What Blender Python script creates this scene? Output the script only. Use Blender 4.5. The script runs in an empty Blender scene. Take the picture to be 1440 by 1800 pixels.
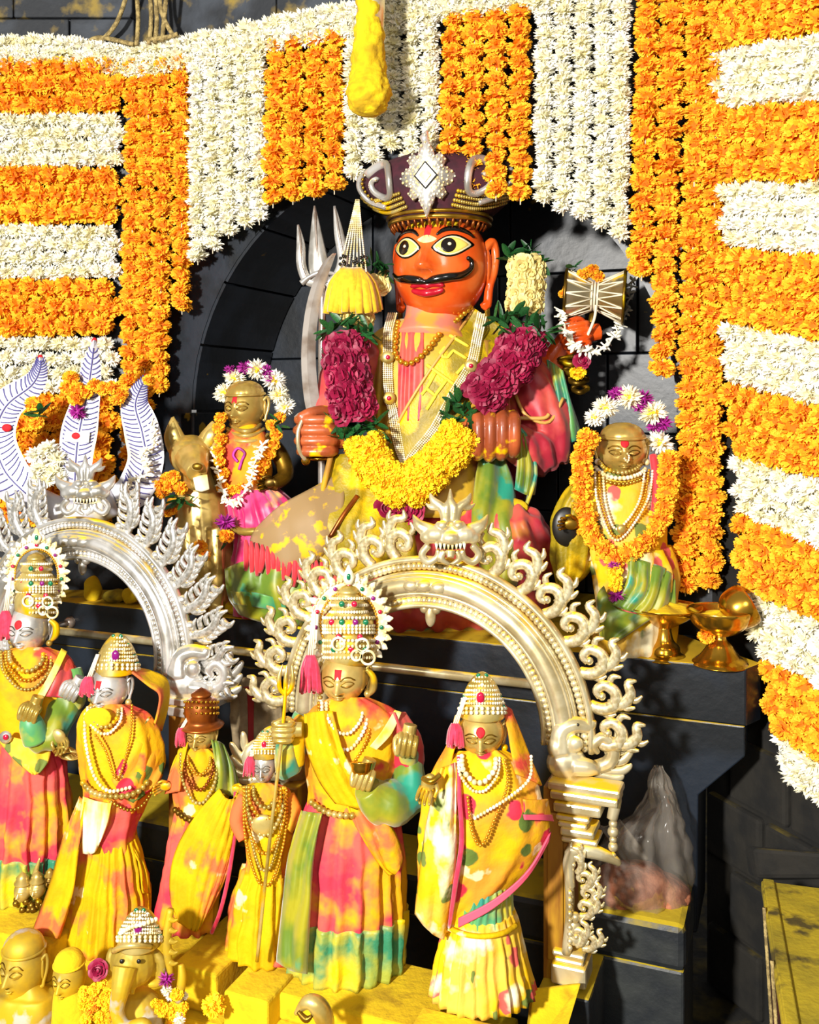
import bpy, bmesh, math, random
from mathutils import Vector, Matrix, Euler, noise
random.seed(7)
R = math.radians
F, HZ, CZ = 1700.0, 700.0, 1.55           # focal length in pixels, horizon row, eye height
TAN = 0.4; CT = 1/math.sqrt(1+TAN*TAN); ST = TAN*CT   # the altar is turned against the camera
sc = bpy.context.scene; COL = sc.collection
# ------------------------------------------------------------------ camera, world, lights, exposure
cam_d = bpy.data.cameras.new('camera'); cam = bpy.data.objects.new('camera', cam_d); COL.objects.link(cam)
cam.location = (0, 0, CZ); cam.rotation_euler = (R(90), 0, 0)
cam_d.sensor_fit = 'HORIZONTAL'; cam_d.sensor_width = 36; cam_d.lens = 36*F/1440
cam_d.shift_y = -200/1440; cam_d.clip_start = 0.05
sc.camera = cam
w = bpy.data.worlds.new('world'); sc.world = w; w.use_nodes = True
w.node_tree.nodes['Background'].inputs[0].default_value = (1.0, 0.96, 0.9, 1)
w.node_tree.nodes['Background'].inputs[1].default_value = 0.22
def area(name, loc, target, size, power, col):
    l = bpy.data.lights.new(name, 'AREA'); l.shape = 'DISK'; l.size = size; l.energy = power; l.color = col
    o = bpy.data.objects.new(name, l); COL.objects.link(o); o.location = loc
    o.rotation_euler = (Vector(target)-Vector(loc)).to_track_quat('-Z', 'Y').to_euler()
    return o
area('lamp_key', (-1.9, -1.3, 2.35), (0.1, 3.0, 1.15), 0.30, 365, (1, 0.965, 0.90))
area('fill_light', (0.5, -3.0, 3.6), (0.1, 3.0, 1.0), 1.5, 60, (1, 0.95, 0.88))  # unseen fill, added to lift the darks and feed reflections in the metal
vs_ = sc.view_settings
vs_.view_transform = 'Standard'; vs_.look = 'None'; vs_.gamma = 1; vs_.use_curve_mapping = False; vs_.exposure = 0.35

# ------------------------------------------------------------------ places
def W(px, py, d): return Vector(((px-720)/F*d, d, CZ+(HZ-py)/F*d))
def dp(u, t): return (3.0+t/CT)/(1+TAN*(u-720)/F)
def A(px, py, t): return W(px, py, dp(px, t))
SV = Vector((CT, -ST, 0)); TV = Vector((ST, CT, 0)); O0 = Vector((0, 3, 0))
def S(s, t, z): return O0+SV*s+TV*t+Vector((0, 0, z))
def s_of(px, t): return (A(px, 700, t)-O0).dot(SV)
def sz(px, py, t):
    p = A(px, py, t); return ((p-O0).dot(SV), p.z)
class Fig:                                  # pixel frame at one distance: P(px, py, dy) with dy in the same px unit, away from the eye
    def __init__(f, u, t, d=None):
        f.d = d or dp(u, t); f.k = f.d/F
    def P(f, px, py, dy=0): return W(px, py, f.d+dy*f.k)

# ------------------------------------------------------------------ materials
def hexc(h):
    h = h.lstrip('#'); c = [int(h[i:i+2], 16)/255 for i in (0, 2, 4)]
    return tuple(x/12.92 if x <= .04045 else ((x+.055)/1.055)**2.4 for x in c)+(1,)
MATS = {}
def M(name, c, rough=.6, metal=0, c2=None, sc2=20, lo=.42, hi=.58, c3=None, sc3=8, lo3=.52, hi3=.6, dust=None, dust_lo=.35, dust_hi=.75,
      bump=0, bsc=60, rnd=0, rc=None, coat=0, emis=0, spec=.5, sheen=0, sss=0, stretch=None, dots=None, dsc=30, dlo=.2, dcol2=None, spots=None, ssc=6, slo=.62, wave=None):
    m = bpy.data.materials.new(name); m.use_nodes = True; MATS[name] = m
    nt = m.node_tree; N = nt.nodes; L = nt.links; b = N['Principled BSDF']
    b.inputs['Roughness'].default_value = rough; b.inputs['Metallic'].default_value = metal
    b.inputs['Specular IOR Level'].default_value = spec
    if coat: b.inputs['Coat Weight'].default_value = coat; b.inputs['Coat Roughness'].default_value = .12
    if sheen: b.inputs['Sheen Weight'].default_value = sheen
    tc = N.new('ShaderNodeTexCoord'); vec = tc.outputs['Object']
    if stretch:
        mp = N.new('ShaderNodeMapping'); mp.inputs['Scale'].default_value = stretch; L.new(vec, mp.inputs[0]); vec = mp.outputs[0]
    def rgb(h): return hexc(h)
    cur = N.new('ShaderNodeRGB'); cur.outputs[0].default_value = rgb(c); cur = cur.outputs[0]
    def mix(fac, a, colr):
        x = N.new('ShaderNodeMix'); x.data_type = 'RGBA'
        if isinstance(fac, float): x.inputs[0].default_value = fac
        else: L.new(fac, x.inputs[0])
        L.new(a, x.inputs[6])
        if isinstance(colr, str): x.inputs[7].default_value = rgb(colr)
        else: L.new(colr, x.inputs[7])
        return x.outputs[2]
    def nz(scale, lo, hi, off=0, det=4):
        n = N.new('ShaderNodeTexNoise'); n.inputs['Scale'].default_value = scale; n.inputs['Detail'].default_value = det
        if off:
            v = N.new('ShaderNodeVectorMath'); v.operation = 'ADD'; v.inputs[1].default_value = (off, off*1.7, -off)
            L.new(vec, v.inputs[0]); L.new(v.outputs[0], n.inputs['Vector'])
        else: L.new(vec, n.inputs['Vector'])
        r = N.new('ShaderNodeMapRange'); r.inputs[1].default_value = lo; r.inputs[2].default_value = hi; L.new(n.outputs['Fac'], r.inputs[0])
        return r.outputs[0]
    if c2: cur = mix(nz(sc2, lo, hi), cur, c2)
    if wave:                                   # woven stripes
        wv = N.new('ShaderNodeTexWave'); wv.inputs['Scale'].default_value = wave[1]; wv.inputs['Distortion'].default_value = 1.5; wv.bands_direction = wave[2]
        L.new(vec, wv.inputs['Vector']); r = N.new('ShaderNodeMapRange'); r.inputs[1].default_value = .5; r.inputs[2].default_value = .7
        L.new(wv.outputs['Fac'], r.inputs[0]); cur = mix(r.outputs[0], cur, wave[0])
    if dots:                                   # printed blossoms
        v = N.new('ShaderNodeTexVoronoi'); v.inputs['Scale'].default_value = dsc
        wn = N.new('ShaderNodeTexNoise'); wn.inputs['Scale'].default_value = dsc*1.5; L.new(vec, wn.inputs['Vector'])
        mx = N.new('ShaderNodeMix'); mx.data_type = 'RGBA'; mx.inputs[0].default_value = .03; L.new(vec, mx.inputs[6]); L.new(wn.outputs['Color'], mx.inputs[7])
        L.new(mx.outputs[2], v.inputs['Vector'])
        r = N.new('ShaderNodeMapRange'); r.inputs[1].default_value = dlo+.05; r.inputs[2].default_value = dlo; L.new(v.outputs['Distance'], r.inputs[0])
        dc = dots
        if dcol2:
            sx = N.new('ShaderNodeSeparateColor'); L.new(v.outputs['Color'], sx.inputs[0])
            st = N.new('ShaderNodeMath'); st.operation = 'GREATER_THAN'; st.inputs[1].default_value = .5; L.new(sx.outputs[0], st.inputs[0])
            rr = N.new('ShaderNodeRGB'); rr.outputs[0].default_value = rgb(dots); dc = mix(st.outputs[0], rr.outputs[0], dcol2)
        cur = mix(r.outputs[0], cur, dc)
    if spots: cur = mix(nz(ssc, slo, slo+.03, 3.3), cur, spots)
    if c3: cur = mix(nz(sc3, lo3, hi3, 7.7), cur, c3)
    rg = None
    if dust:                                   # turmeric powder that settled on what faces up
        g = N.new('ShaderNodeNewGeometry'); sp = N.new('ShaderNodeSeparateXYZ'); L.new(g.outputs['Normal'], sp.inputs[0])
        n = N.new('ShaderNodeTexNoise'); n.inputs['Scale'].default_value = 14; n.inputs['Detail'].default_value = 5; L.new(vec, n.inputs['Vector'])
        ad = N.new('ShaderNodeMath'); ad.operation = 'MULTIPLY_ADD'; ad.inputs[1].default_value = 1.6; ad.inputs[2].default_value = -.8; L.new(n.outputs['Fac'], ad.inputs[0])
        a2 = N.new('ShaderNodeMath'); a2.operation = 'ADD'; L.new(sp.outputs[2], a2.inputs[0]); L.new(ad.outputs[0], a2.inputs[1])
        r = N.new('ShaderNodeMapRange'); r.inputs[1].default_value = dust_lo; r.inputs[2].default_value = dust_hi; L.new(a2.outputs[0], r.inputs[0])
        cur = mix(r.outputs[0], cur, dust); rg = r.outputs[0]
        q = N.new('ShaderNodeMapRange'); q.inputs[3].default_value = metal; q.inputs[4].default_value = 0; L.new(rg, q.inputs[0]); L.new(q.outputs[0], b.inputs['Metallic'])
        q = N.new('ShaderNodeMapRange'); q.inputs[3].default_value = rough; q.inputs[4].default_value = .85; L.new(rg, q.inputs[0]); L.new(q.outputs[0], b.inputs['Roughness'])
    if rnd:
        oi = N.new('ShaderNodeObjectInfo'); r = N.new('ShaderNodeMapRange'); r.inputs[4].default_value = rnd; L.new(oi.outputs['Random'], r.inputs[0])
        cur = mix(r.outputs[0], cur, rc)
    L.new(cur, b.inputs['Base Color'])
    if sss:
        b.inputs['Subsurface Weight'].default_value = sss; b.inputs['Subsurface Radius'].default_value = (.02, .01, .004); b.inputs['Subsurface Scale'].default_value = .3
    if bump:
        n = N.new('ShaderNodeTexNoise'); n.inputs['Scale'].default_value = bsc; n.inputs['Detail'].default_value = 5; L.new(vec, n.inputs['Vector'])
        bp = N.new('ShaderNodeBump'); bp.inputs['Strength'].default_value = bump; bp.inputs['Distance'].default_value = .01; L.new(n.outputs['Fac'], bp.inputs['Height']); L.new(bp.outputs[0], b.inputs['Normal'])
    return m
YP = '#f2c400'      # turmeric
M('marigold', '#ff9e0a', .8, c2='#ffc424', sc2=25, rnd=.8, rc='#ffba1a')
M('marigold_heart', '#d86a04', .9)
M('marigold_yellow', '#ffc800', .75, c2='#ffdc20', sc2=25, rnd=.5, rc='#ffd000')
M('white_petal', '#f8f5e8', .7, c2='#fffdf4', sc2=30, rnd=.6, rc='#f4ebb8')
M('white_heart', '#d8cf9a', .9)
M('rose_red', '#8a0a36', .55, c2='#b4164c', sc2=40, rnd=.6, rc='#5e0826')
M('rose_cream', '#d9bf62', .55, c2='#efe0a0', sc2=40)
M('purple_petal', '#86106c', .6, c2='#b0249a', sc2=30)
M('leaf', '#14401c', .45, c2='#2a6a30', sc2=25, rnd=.6, rc='#0f3016')
M('stem_green', '#3d6b2a', .6)
M('black_stone', '#11151a', .42, c2='#1e242d', sc2=6, c3='#a8871e', sc3=7, lo3=.69, hi3=.72, bump=.10, bsc=35)
M('altar_stone', '#0c1117', .36, c2='#18202b', sc2=4, dust='#c9a400', dust_lo=.45, dust_hi=.9, bump=.15, bsc=25)
M('ledge_stone', '#1c2024', .5, c2='#2e3130', sc2=6, dust='#b39a10', dust_lo=.4, dust_hi=.9, bump=.3, bsc=30)
M('beam_stone', '#3a3f47', .75, c2='#23262b', sc2=5, c3='#8a7430', sc3=9, lo3=.55, hi3=.68, bump=.6, bsc=22)
M('mortar', '#2c2b26', .9)
M('dark_rock', '#1d1a14', .9, c2='#0d0c0a', sc2=9, dust='#6a5a14', dust_lo=.9, dust_hi=1.5, bump=.8, bsc=14)
M('rope', '#b09a62', .9, c2='#7c6a40', sc2=60, bump=.6, bsc=200)
M('powder', '#d0ac00', .95, c2='#debe06', sc2=8, c3='#b08c00', sc3=15, lo3=.55, hi3=.7, bump=.35, bsc=70)
M('powder_olive', '#8a7a12', .85, c2='#a89314', sc2=6, c3='#4a3f10', sc3=14, lo3=.55, hi3=.66, bump=.3, bsc=60)
M('skin', '#d84c14', .25, c2='#e26222', sc2=8, coat=.4)
M('skin_hand', '#b4582c', .35, c2='#8f4424', sc2=10, c3=YP, sc3=16, lo3=.58, hi3=.66, coat=.2)
M('skin_pink', '#d97f68', .45, c2='#e39a3c', sc2=12)
M('black_gloss', '#0a0806', .16, coat=.6)
M('eye_white', '#f1d868', .3, coat=.4)
M('eye_cream', '#f8efc0', .3, coat=.4)
M('iris', '#120a06', .15, coat=.6)
M('lip', '#ae0e26', .25, coat=.4)
M('red_powder', '#c20f1c', .8)
M('maroon', '#300a18', .85, c2='#40101f', sc2=30)
M('silver', '#e2e0dc', .3, .72, c2='#b0ada4', sc2=14, dust=YP, dust_lo=.7, dust_hi=1.15)
M('silver_gilt', '#e2d7b2', .32, .62, c2='#bfae80', sc2=12, dust=YP, dust_lo=.62, dust_hi=1.05)
M('silver_plain', '#dcdad6', .27, .6, c2='#a9a59c', sc2=10)
M('steel_dark', '#5c564e', .4, .6)
M('steel', '#d2c8be', .25, .7, c2='#a08c7c', sc2=9)
M('pearl', '#efe7cf', .3, c2='#d9c48a', sc2=40)
M('gold', '#d9b24a', .3, .9, c2='#a87f20', sc2=12)
M('gold_bead', '#dda52c', .28, .75)
M('pale_gold', '#d2bd74', .32, .55, c2='#a88c3c', sc2=10, c3=YP, sc3=9, lo3=.56, hi3=.64)
M('brass_dark', '#8c6a1c', .35, .8, c2='#5c4414', sc2=12, c3=YP, sc3=10, lo3=.56, hi3=.66)
M('brass', '#d8a63a', .2, .95, c2='#a87a1c', sc2=8, dust='#d9b000', dust_lo=.85, dust_hi=1.25)
M('idol_gold', '#d6ba6c', .3, .5, c2='#b09248', sc2=9, dust='#e0b810', dust_lo=.8, dust_hi=1.3)
M('idol_powder', '#c8a61c', .55, .25, c2='#9c8430', sc2=9, c3='#b9b6ac', sc3=12, lo3=.58, hi3=.64)
M('gem_red', '#b00f38', .12, coat=.6); M('gem_green', '#0d6a44', .12, coat=.6); M('gem_purple', '#7a0f6a', .12, coat=.6)
M('tassel_pink', '#e2284e', .7, c2='#c01a40', sc2=60, sheen=.4); M('tassel_yellow', '#e2b808', .8, c2='#d8a800', sc2=60, sheen=.3); M('tassel_red', '#d32a35', .7, sheen=.3)
M('silk_gold', '#b48c14', .5, c2='#caa41c', sc2=9, c3='#d98a52', sc3=6, lo3=.56, hi3=.7, bump=.2, bsc=25, sheen=.3)
M('silk_olive', '#8a7608', .5, c2='#a38c0c', sc2=14, c3=YP, sc3=9, lo3=.5, hi3=.64, bump=.25, bsc=120)
M('sash_letter', '#f4d838', .7)
M('sash_edge', '#d2a050', .45)
M('silk_brown', '#a87a30', .5, c2='#c99a20', sc2=8, c3=YP, sc3=20, lo3=.6, hi3=.66, bump=.2, bsc=30)
M('silk_lap', '#c79312', .5, c2='#d8b218', sc2=7, c3='#c86a40', sc3=5, lo3=.55, hi3=.66, bump=.2, bsc=30)
M('silk_pink', '#b02438', .5, c2='#cf5446', sc2=7, c3='#d89a28', sc3=5, lo3=.6, hi3=.72, sheen=.15, bump=.15, bsc=25)
M('silk_magenta', '#c4125c', .45, c2='#d8407a', sc2=12, sheen=.4, c3='#eec060', sc3=7, lo3=.6, hi3=.7)
M('silk_teal', '#17806c', .45, c2='#5c9a4c', sc2=8, c3='#c9b41e', sc3=7, lo3=.54, hi3=.66, sheen=.3)
M('silk_green', '#5c7818', .45, c2='#9a9414', sc2=7, c3='#1c8a70', sc3=6, lo3=.6, hi3=.66, sheen=.3)
M('cloth_orange', '#d9822a', .75, spec=.15, c2='#e0a812', sc2=9, c3='#cf4a3a', sc3=8, lo3=.55, hi3=.63, spots='#e8c890', ssc=9, slo=.64, bump=.5, bsc=28)
M('cloth_floral', '#dd9430', .75, spec=.15, c2='#e6b010', sc2=8, dots='#c83044', dsc=15, dlo=.36, dcol2='#5c7030', spots='#efd2a0', ssc=10, slo=.6, c3='#e8b808', sc3=9, lo3=.6, hi3=.7, bump=.4, bsc=28)
M('cloth_floral_pale', '#dfb44a', .75, spec=.15, c2='#e2b010', sc2=8, dots='#cc5a50', dsc=17, dlo=.34, dcol2='#6c7a38', c3='#efe4bd', sc3=9, lo3=.54, hi3=.63, bump=.4, bsc=28)
M('cloth_pink', '#c8364a', .75, spec=.15, c2='#d85a50', sc2=8, c3='#e0a418', sc3=6, lo3=.53, hi3=.63, bump=.4, bsc=25)
M('cloth_yellow', '#d8ac0a', .75, spec=.15, c2='#c49c0a', sc2=11, c3='#d2683c', sc3=8, lo3=.53, hi3=.62, spots='#efdca0', ssc=10, slo=.64, bump=.55, bsc=28)
M('cloth_hem', '#2e7f5c', .5, c2='#9aa43c', sc2=8, c3='#e4c40c', sc3=6, lo3=.5, hi3=.62, bump=.2, bsc=90)
M('cloth_border', '#e2506a', .6)
M('cloth_white', '#f0e6c8', .6, c2='#f3d33c', sc2=7)
M('blade_white', '#c9c8d0', .4, .2, c2='#b9b8c2', sc2=10, c3='#f4e49a', sc3=6, lo3=.62, hi3=.74)
M('engraving', '#4a4684', .6)
M('wood_brown', '#7a4c14', .45, c2='#94641c', sc2=9, c3='#c29a1c', sc3=6, lo3=.55, hi3=.75, stretch=(3, 3, .5))
M('maroon_wood', '#571d16', .6, c2='#3a130f', sc2=14)
M('bronze_hat', '#a4581c', .35, .7, c2='#6c3410', sc2=14)
M('sack', '#a08e6c', .7, c2='#7d6c50', sc2=18, bump=.4, bsc=40)
M('sack_red', '#8c1418', .7)
M('bag_fill', '#8a4a2c', .8, c2='#a86a4c', sc2=30, bump=.5, bsc=90)
M('plain_black', '#15130f', .4)
M('cord', '#e6dcc0', .7)
M('drum_skin', '#3a3a26', .5)
M('drum_body', '#b8aa86', .25, .7, c2='#9a7f4c', sc2=6, dust=YP, dust_lo=.55, dust_hi=.9)
def plastic():
    m = bpy.data.materials.new('bag_plastic'); m.use_nodes = True; MATS['bag_plastic'] = m
    nt = m.node_tree; N = nt.nodes; L = nt.links; N.remove(N['Principled BSDF']); out = N['Material Output']
    tr = N.new('ShaderNodeBsdfTransparent'); tr.inputs[0].default_value = (.92, .9, .86, 1)
    gl = N.new('ShaderNodeBsdfGlossy'); gl.inputs['Roughness'].default_value = .12; gl.inputs['Color'].default_value = (.9, .9, .9, 1)
    df = N.new('ShaderNodeBsdfDiffuse'); df.inputs[0].default_value = (.62, .56, .48, 1)
    lw = N.new('ShaderNodeLayerWeight'); lw.inputs[0].default_value = .16
    a = N.new('ShaderNodeMixShader'); a.inputs[0].default_value = .13; L.new(tr.outputs[0], a.inputs[1]); L.new(df.outputs[0], a.inputs[2])
    b = N.new('ShaderNodeMixShader'); L.new(lw.outputs['Facing'], b.inputs[0]); L.new(a.outputs[0], b.inputs[1]); L.new(gl.outputs[0], b.inputs[2])
    L.new(b.outputs[0], out.inputs[0])
plastic()
def gauze():
    m = bpy.data.materials.new('gauze'); m.use_nodes = True; MATS['gauze'] = m
    nt = m.node_tree; N = nt.nodes; L = nt.links; b = N['Principled BSDF']; out = N['Material Output']
    b.inputs['Roughness'].default_value = .6
    tc = N.new('ShaderNodeTexCoord'); n = N.new('ShaderNodeTexNoise'); n.inputs['Scale'].default_value = 22; n.inputs['Detail'].default_value = 3; L.new(tc.outputs['Object'], n.inputs[0])
    r = N.new('ShaderNodeValToRGB'); r.color_ramp.elements[0].position = .55; r.color_ramp.elements[0].color = hexc('#a5875a'); r.color_ramp.elements[1].position = .62; r.color_ramp.elements[1].color = hexc('#f0c010')
    L.new(n.outputs['Fac'], r.inputs[0]); L.new(r.outputs[0], b.inputs['Base Color'])
    tr = N.new('ShaderNodeBsdfTransparent'); mx = N.new('ShaderNodeMixShader'); mx.inputs[0].default_value = .72
    L.new(tr.outputs[0], mx.inputs[1]); L.new(b.outputs[0], mx.inputs[2]); L.new(mx.outputs[0], out.inputs[0])
gauze()

# ------------------------------------------------------------------ geometry collector
def cr(pts, n):                              # Catmull-Rom through tuples, n samples per span
    pts = [tuple(p) for p in pts]; q = [pts[0]]+pts+[pts[-1]]; out = []
    for i in range(1, len(q)-2):
        for j in range(n):
            t = j/n; a, b, c, d = q[i-1], q[i], q[i+1], q[i+2]
            out.append(tuple(.5*((2*b[x])+(-a[x]+c[x])*t+(2*a[x]-5*b[x]+4*c[x]-d[x])*t*t+(-a[x]+3*b[x]-3*c[x]+d[x])*t**3) for x in range(len(b))))
    out.append(pts[-1]); return out
class G:
    def __init__(g): g.v = []; g.f = []
    def add(g, vs, fs):
        o = len(g.v); g.v += [Vector(v) for v in vs]; g.f += [tuple(i+o for i in f) for f in fs]; return g
    def ell(g, c, r, rot=None, n=14, m=9):
        if not hasattr(r, '__len__'): r = (r, r, r)
        c = Vector(c); vs = []; fs = []
        for i in range(m+1):
            ph = math.pi*i/m
            for j in range(n):
                th = 2*math.pi*j/n
                p = Vector((r[0]*math.sin(ph)*math.cos(th), r[1]*math.sin(ph)*math.sin(th), r[2]*math.cos(ph)))
                if rot is not None: p = rot @ p
                vs.append(c+p)
        for i in range(m):
            for j in range(n): fs.append((i*n+j, (i+1)*n+j, (i+1)*n+(j+1) % n, i*n+(j+1) % n))
        return g.add(vs, fs)
    def tube(g, pts, rad, n=8, flat=None, ref=None, cap=True, closed=False):
        pts = [Vector(p) for p in pts]; k = len(pts)
        if not hasattr(rad, '__len__'): rad = [rad]*k
        vs = []; fs = []; prev = None
        for i, p in enumerate(pts):
            if closed: t = pts[(i+1) % k]-pts[i-1]
            else: t = pts[min(i+1, k-1)]-pts[max(i-1, 0)]
            if t.length < 1e-9: t = Vector((0, 0, 1))
            t.normalize()
            if ref is not None: a = Vector(ref)
            elif prev is None: a = Vector((0, -1, 0)) if abs(t.y) < .9 else Vector((0, 0, 1))
            else: a = prev
            a = a-t*a.dot(t)
            if a.length < 1e-6: a = t.orthogonal()
            a.normalize(); prev = a; b = t.cross(a)
            r = rad[i]; ra, rb = (r, r) if not hasattr(r, '__len__') else r
            if flat: ra *= flat
            for j in range(n):
                th = 2*math.pi*(j+.5)/n; vs.append(p+a*math.cos(th)*ra+b*math.sin(th)*rb)
        m = k if closed else k-1
        for i in range(m):
            for j in range(n): fs.append((i*n+j, i*n+(j+1) % n, ((i+1) % k)*n+(j+1) % n, ((i+1) % k)*n+j))
        if cap and not closed:
            fs.append(tuple(range(n))[::-1]); fs.append(tuple((k-1)*n+j for j in range(n)))
        return g.add(vs, fs)
    def loft(g, rings, closed=True, cap=True):
        n = len(rings[0]); vs = [p for r in rings for p in r]; fs = []
        for i in range(len(rings)-1):
            for j in range(n if closed else n-1): fs.append((i*n+j, i*n+(j+1) % n, (i+1)*n+(j+1) % n, (i+1)*n+j))
        if cap and closed:
            fs.append(tuple(range(n))[::-1]); fs.append(tuple((len(rings)-1)*n+j for j in range(n)))
        return g.add(vs, fs)
    def lathe(g, c, prof, n=32, tilt=None):       # prof: (radius, height) about a vertical axis
        c = Vector(c); rings = []
        for r, h in prof:
            ring = [Vector((r*math.cos(2*math.pi*j/n), r*math.sin(2*math.pi*j/n), h)) for j in range(n)]
            rings.append([c+((tilt @ p) if tilt is not None else p) for p in ring])
        return g.loft(rings)
    def hexa(g, p):                               # eight corners: bottom four, top four
        return g.add(p, [(3, 2, 1, 0), (4, 5, 6, 7), (0, 1, 5, 4), (1, 2, 6, 5), (2, 3, 7, 6), (3, 0, 4, 7)])
    def prism(g, poly, off):                      # polygon (world points) pushed by a vector
        n = len(poly); off = Vector(off); poly = [Vector(p) for p in poly]
        return g.add(poly+[p+off for p in poly], [tuple(range(n)), tuple(range(n, 2*n))[::-1]]+[(i, i+n, (i+1) % n+n, (i+1) % n) for i in range(n)])
TINY = {'bead_swag', 'bead_row', 'pearl_rows', 'pearl_edge', 'red_drops', 'teeth', 'diamond_setting', 'paisley_stones', 'rim_beads', 'bead_knot', 'hat_studs', 'filigree', 'engraving', 'lacing', 'fringe', 'armlets', 'bead_base', 'bangles', 'drop_pendant', 'ear_drop', 'sleeve_cord', 'pearl_strand', 'pearl_chain', 'bead_cord', 'collar', 'belt', 'long_necklace', 'necklace', 'tassel_cord', 'belt_chain', 'pearl_band', 'nose_ring'}
def link(o): COL.objects.link(o); return o
def mesh_of(g, name, mat, base=Vector((0, 0, 0)), smooth=True, remesh=0, smooth_it=0, wr=0):
    me = bpy.data.meshes.new(name); me.from_pydata([v-base for v in g.v], [], g.f)
    bm = bmesh.new(); bm.from_mesh(me); bmesh.ops.recalc_face_normals(bm, faces=bm.faces); bm.to_mesh(me); bm.free()
    if remesh:
        o = bpy.data.objects.new('tmp', me); COL.objects.link(o)
        r = o.modifiers.new('r', 'REMESH'); r.mode = 'VOXEL'; r.voxel_size = remesh
        if smooth_it: s = o.modifiers.new('s', 'SMOOTH'); s.iterations = smooth_it; s.factor = .5
        m2 = bpy.data.meshes.new_from_object(o.evaluated_get(bpy.context.evaluated_depsgraph_get()))
        bpy.data.objects.remove(o); me = m2; me.name = name
    if wr:
        nn = [v.normal.copy() for v in me.vertices]
        for v, q in zip(me.vertices, nn):
            c = v.co; v.co = c+q*wr*(noise.noise(Vector((c.x*26, c.y*26, c.z*9)))+.6*math.sin(c.x*95+c.z*38+3*noise.noise(c*9)))
    me.materials.clear()
    for x in (mat if isinstance(mat, (list, tuple)) else [mat]): me.materials.append(MATS[x])
    if smooth: me.shade_smooth()
    return me
def obj(name, g, mat, parent=None, smooth=True, remesh=0, smooth_it=3, bevel=0, label=None, solid=0, wr=0):
    base = parent_world(parent) if parent else None
    if base is None:
        lo = [min(v[i] for v in g.v) for i in range(3)]; hi = [max(v[i] for v in g.v) for i in range(3)]
        base = Vector(((lo[0]+hi[0])/2, (lo[1]+hi[1])/2, lo[2]))
    o = link(bpy.data.objects.new(name, mesh_of(g, name, mat, base, smooth, remesh, smooth_it, wr)))
    if name in TINY: o['kind'] = 'stuff'
    if parent: o.parent = parent
    else: o.location = base
    if solid: s = o.modifiers.new('s', 'SOLIDIFY'); s.thickness = solid; s.offset = 0
    if bevel: b = o.modifiers.new('b', 'BEVEL'); b.width = bevel; b.segments = 2; b.limit_method = 'ANGLE'
    if label: o['label'] = label
    return o
def parent_world(p):
    v = Vector((0, 0, 0))
    while p is not None: v = v+p.location; p = p.parent
    return v
def tag(o, label, cat, group=None):
    o['label'] = label; o['category'] = cat
    if group: o['group'] = group
    return o
def thing(name, loc, label, cat, group=None):
    o = link(bpy.data.objects.new(name, None)); o.location = loc; o.empty_display_size = .05
    return tag(o, label, cat, group)
def struct(o): o['kind'] = 'structure'; return o
# ------------------------------------------------------------------ flowers (shared meshes)
def fib(n, seed=0):
    out = []
    for i in range(n):
        z = 1-2*(i+.5)/n; r = math.sqrt(max(0, 1-z*z)); th = i*2.399963+seed; out.append(Vector((r*math.cos(th), r*math.sin(th), z)))
    return out
def petal_ball(name, n, r0, width, mats, seed, heart, pointed, sq=(1, 1, 1), cup=.25):
    rr = random.Random(seed); g = G(); g.ell((0, 0, 0), heart, n=10, m=6); nh = len(g.f)
    for d in fib(n, seed):
        d = (d+Vector((rr.uniform(-.16, .16), rr.uniform(-.16, .16), rr.uniform(-.16, .16)))).normalized()
        a = d.orthogonal().normalized(); a = Matrix.Rotation(rr.uniform(0, 6.28), 3, d) @ a; b = d.cross(a)
        t = rr.uniform(.86, 1.08); w = width*rr.uniform(.8, 1.2)
        bend = b*rr.uniform(-cup, cup)
        if pointed: ps = [d*r0-a*w*.35, d*r0+a*w*.35, d*(r0+t)/2*1.0+a*w*.6+bend*.5, d*t+bend, d*(r0+t)/2-a*w*.6+bend*.5]; fs = [(0, 1, 2, 4), (4, 2, 3)]
        else: ps = [d*r0-a*w*.4, d*r0+a*w*.4, d*t*.93+a*w*.62+bend, d*t+bend*1.5+a*w*.2, d*t*.9+bend*.8, d*t-a*w*.3+bend*1.4, d*t*.92-a*w*.65+bend*.8]; fs = [(0, 1, 2, 4), (2, 3, 4), (0, 4, 6), (4, 5, 6)]
        g.add(ps, fs)
    for v in g.v: v.x *= sq[0]; v.y *= sq[1]; v.z *= sq[2]
    me = bpy.data.meshes.new(name); me.from_pydata(g.v, [], g.f)
    for m in mats: me.materials.append(MATS[m])
    for i, p in enumerate(me.polygons): p.material_index = 1 if i < nh else 0
    return me
def rose_mesh(name, mat, seed):
    rr = random.Random(seed); g = G()
    for layer, (rad, h, np_) in enumerate([(.16, .62, 3), (.36, .6, 4), (.6, .5, 5), (.85, .32, 6)]):
        for k in range(np_):
            a0 = 6.283*(k+.5*layer)/np_+rr.uniform(-.2, .2); half = 3.6/np_; rows = []
            for i in range(4):
                v = i/3; row = []
                for j in range(6):
                    u = j/5*2-1; th = a0+u*half
                    r = rad*(.35+.75*v**.7)+(.1*v*v)*(1-u*u)+.03*rr.uniform(-1, 1)
                    row.append(Vector((r*math.cos(th), r*math.sin(th), h*v-.18*abs(u)**2*v-(.12*v**4 if layer > 1 else 0)-.2)))
                rows.append(row)
            g.loft(rows, closed=False, cap=False)
    g.ell((0, 0, -.12), (.62, .62, .2), n=10, m=5)
    me = bpy.data.meshes.new(name); me.from_pydata(g.v, [], g.f); me.materials.append(MATS[mat]); me.shade_smooth(); return me
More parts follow.
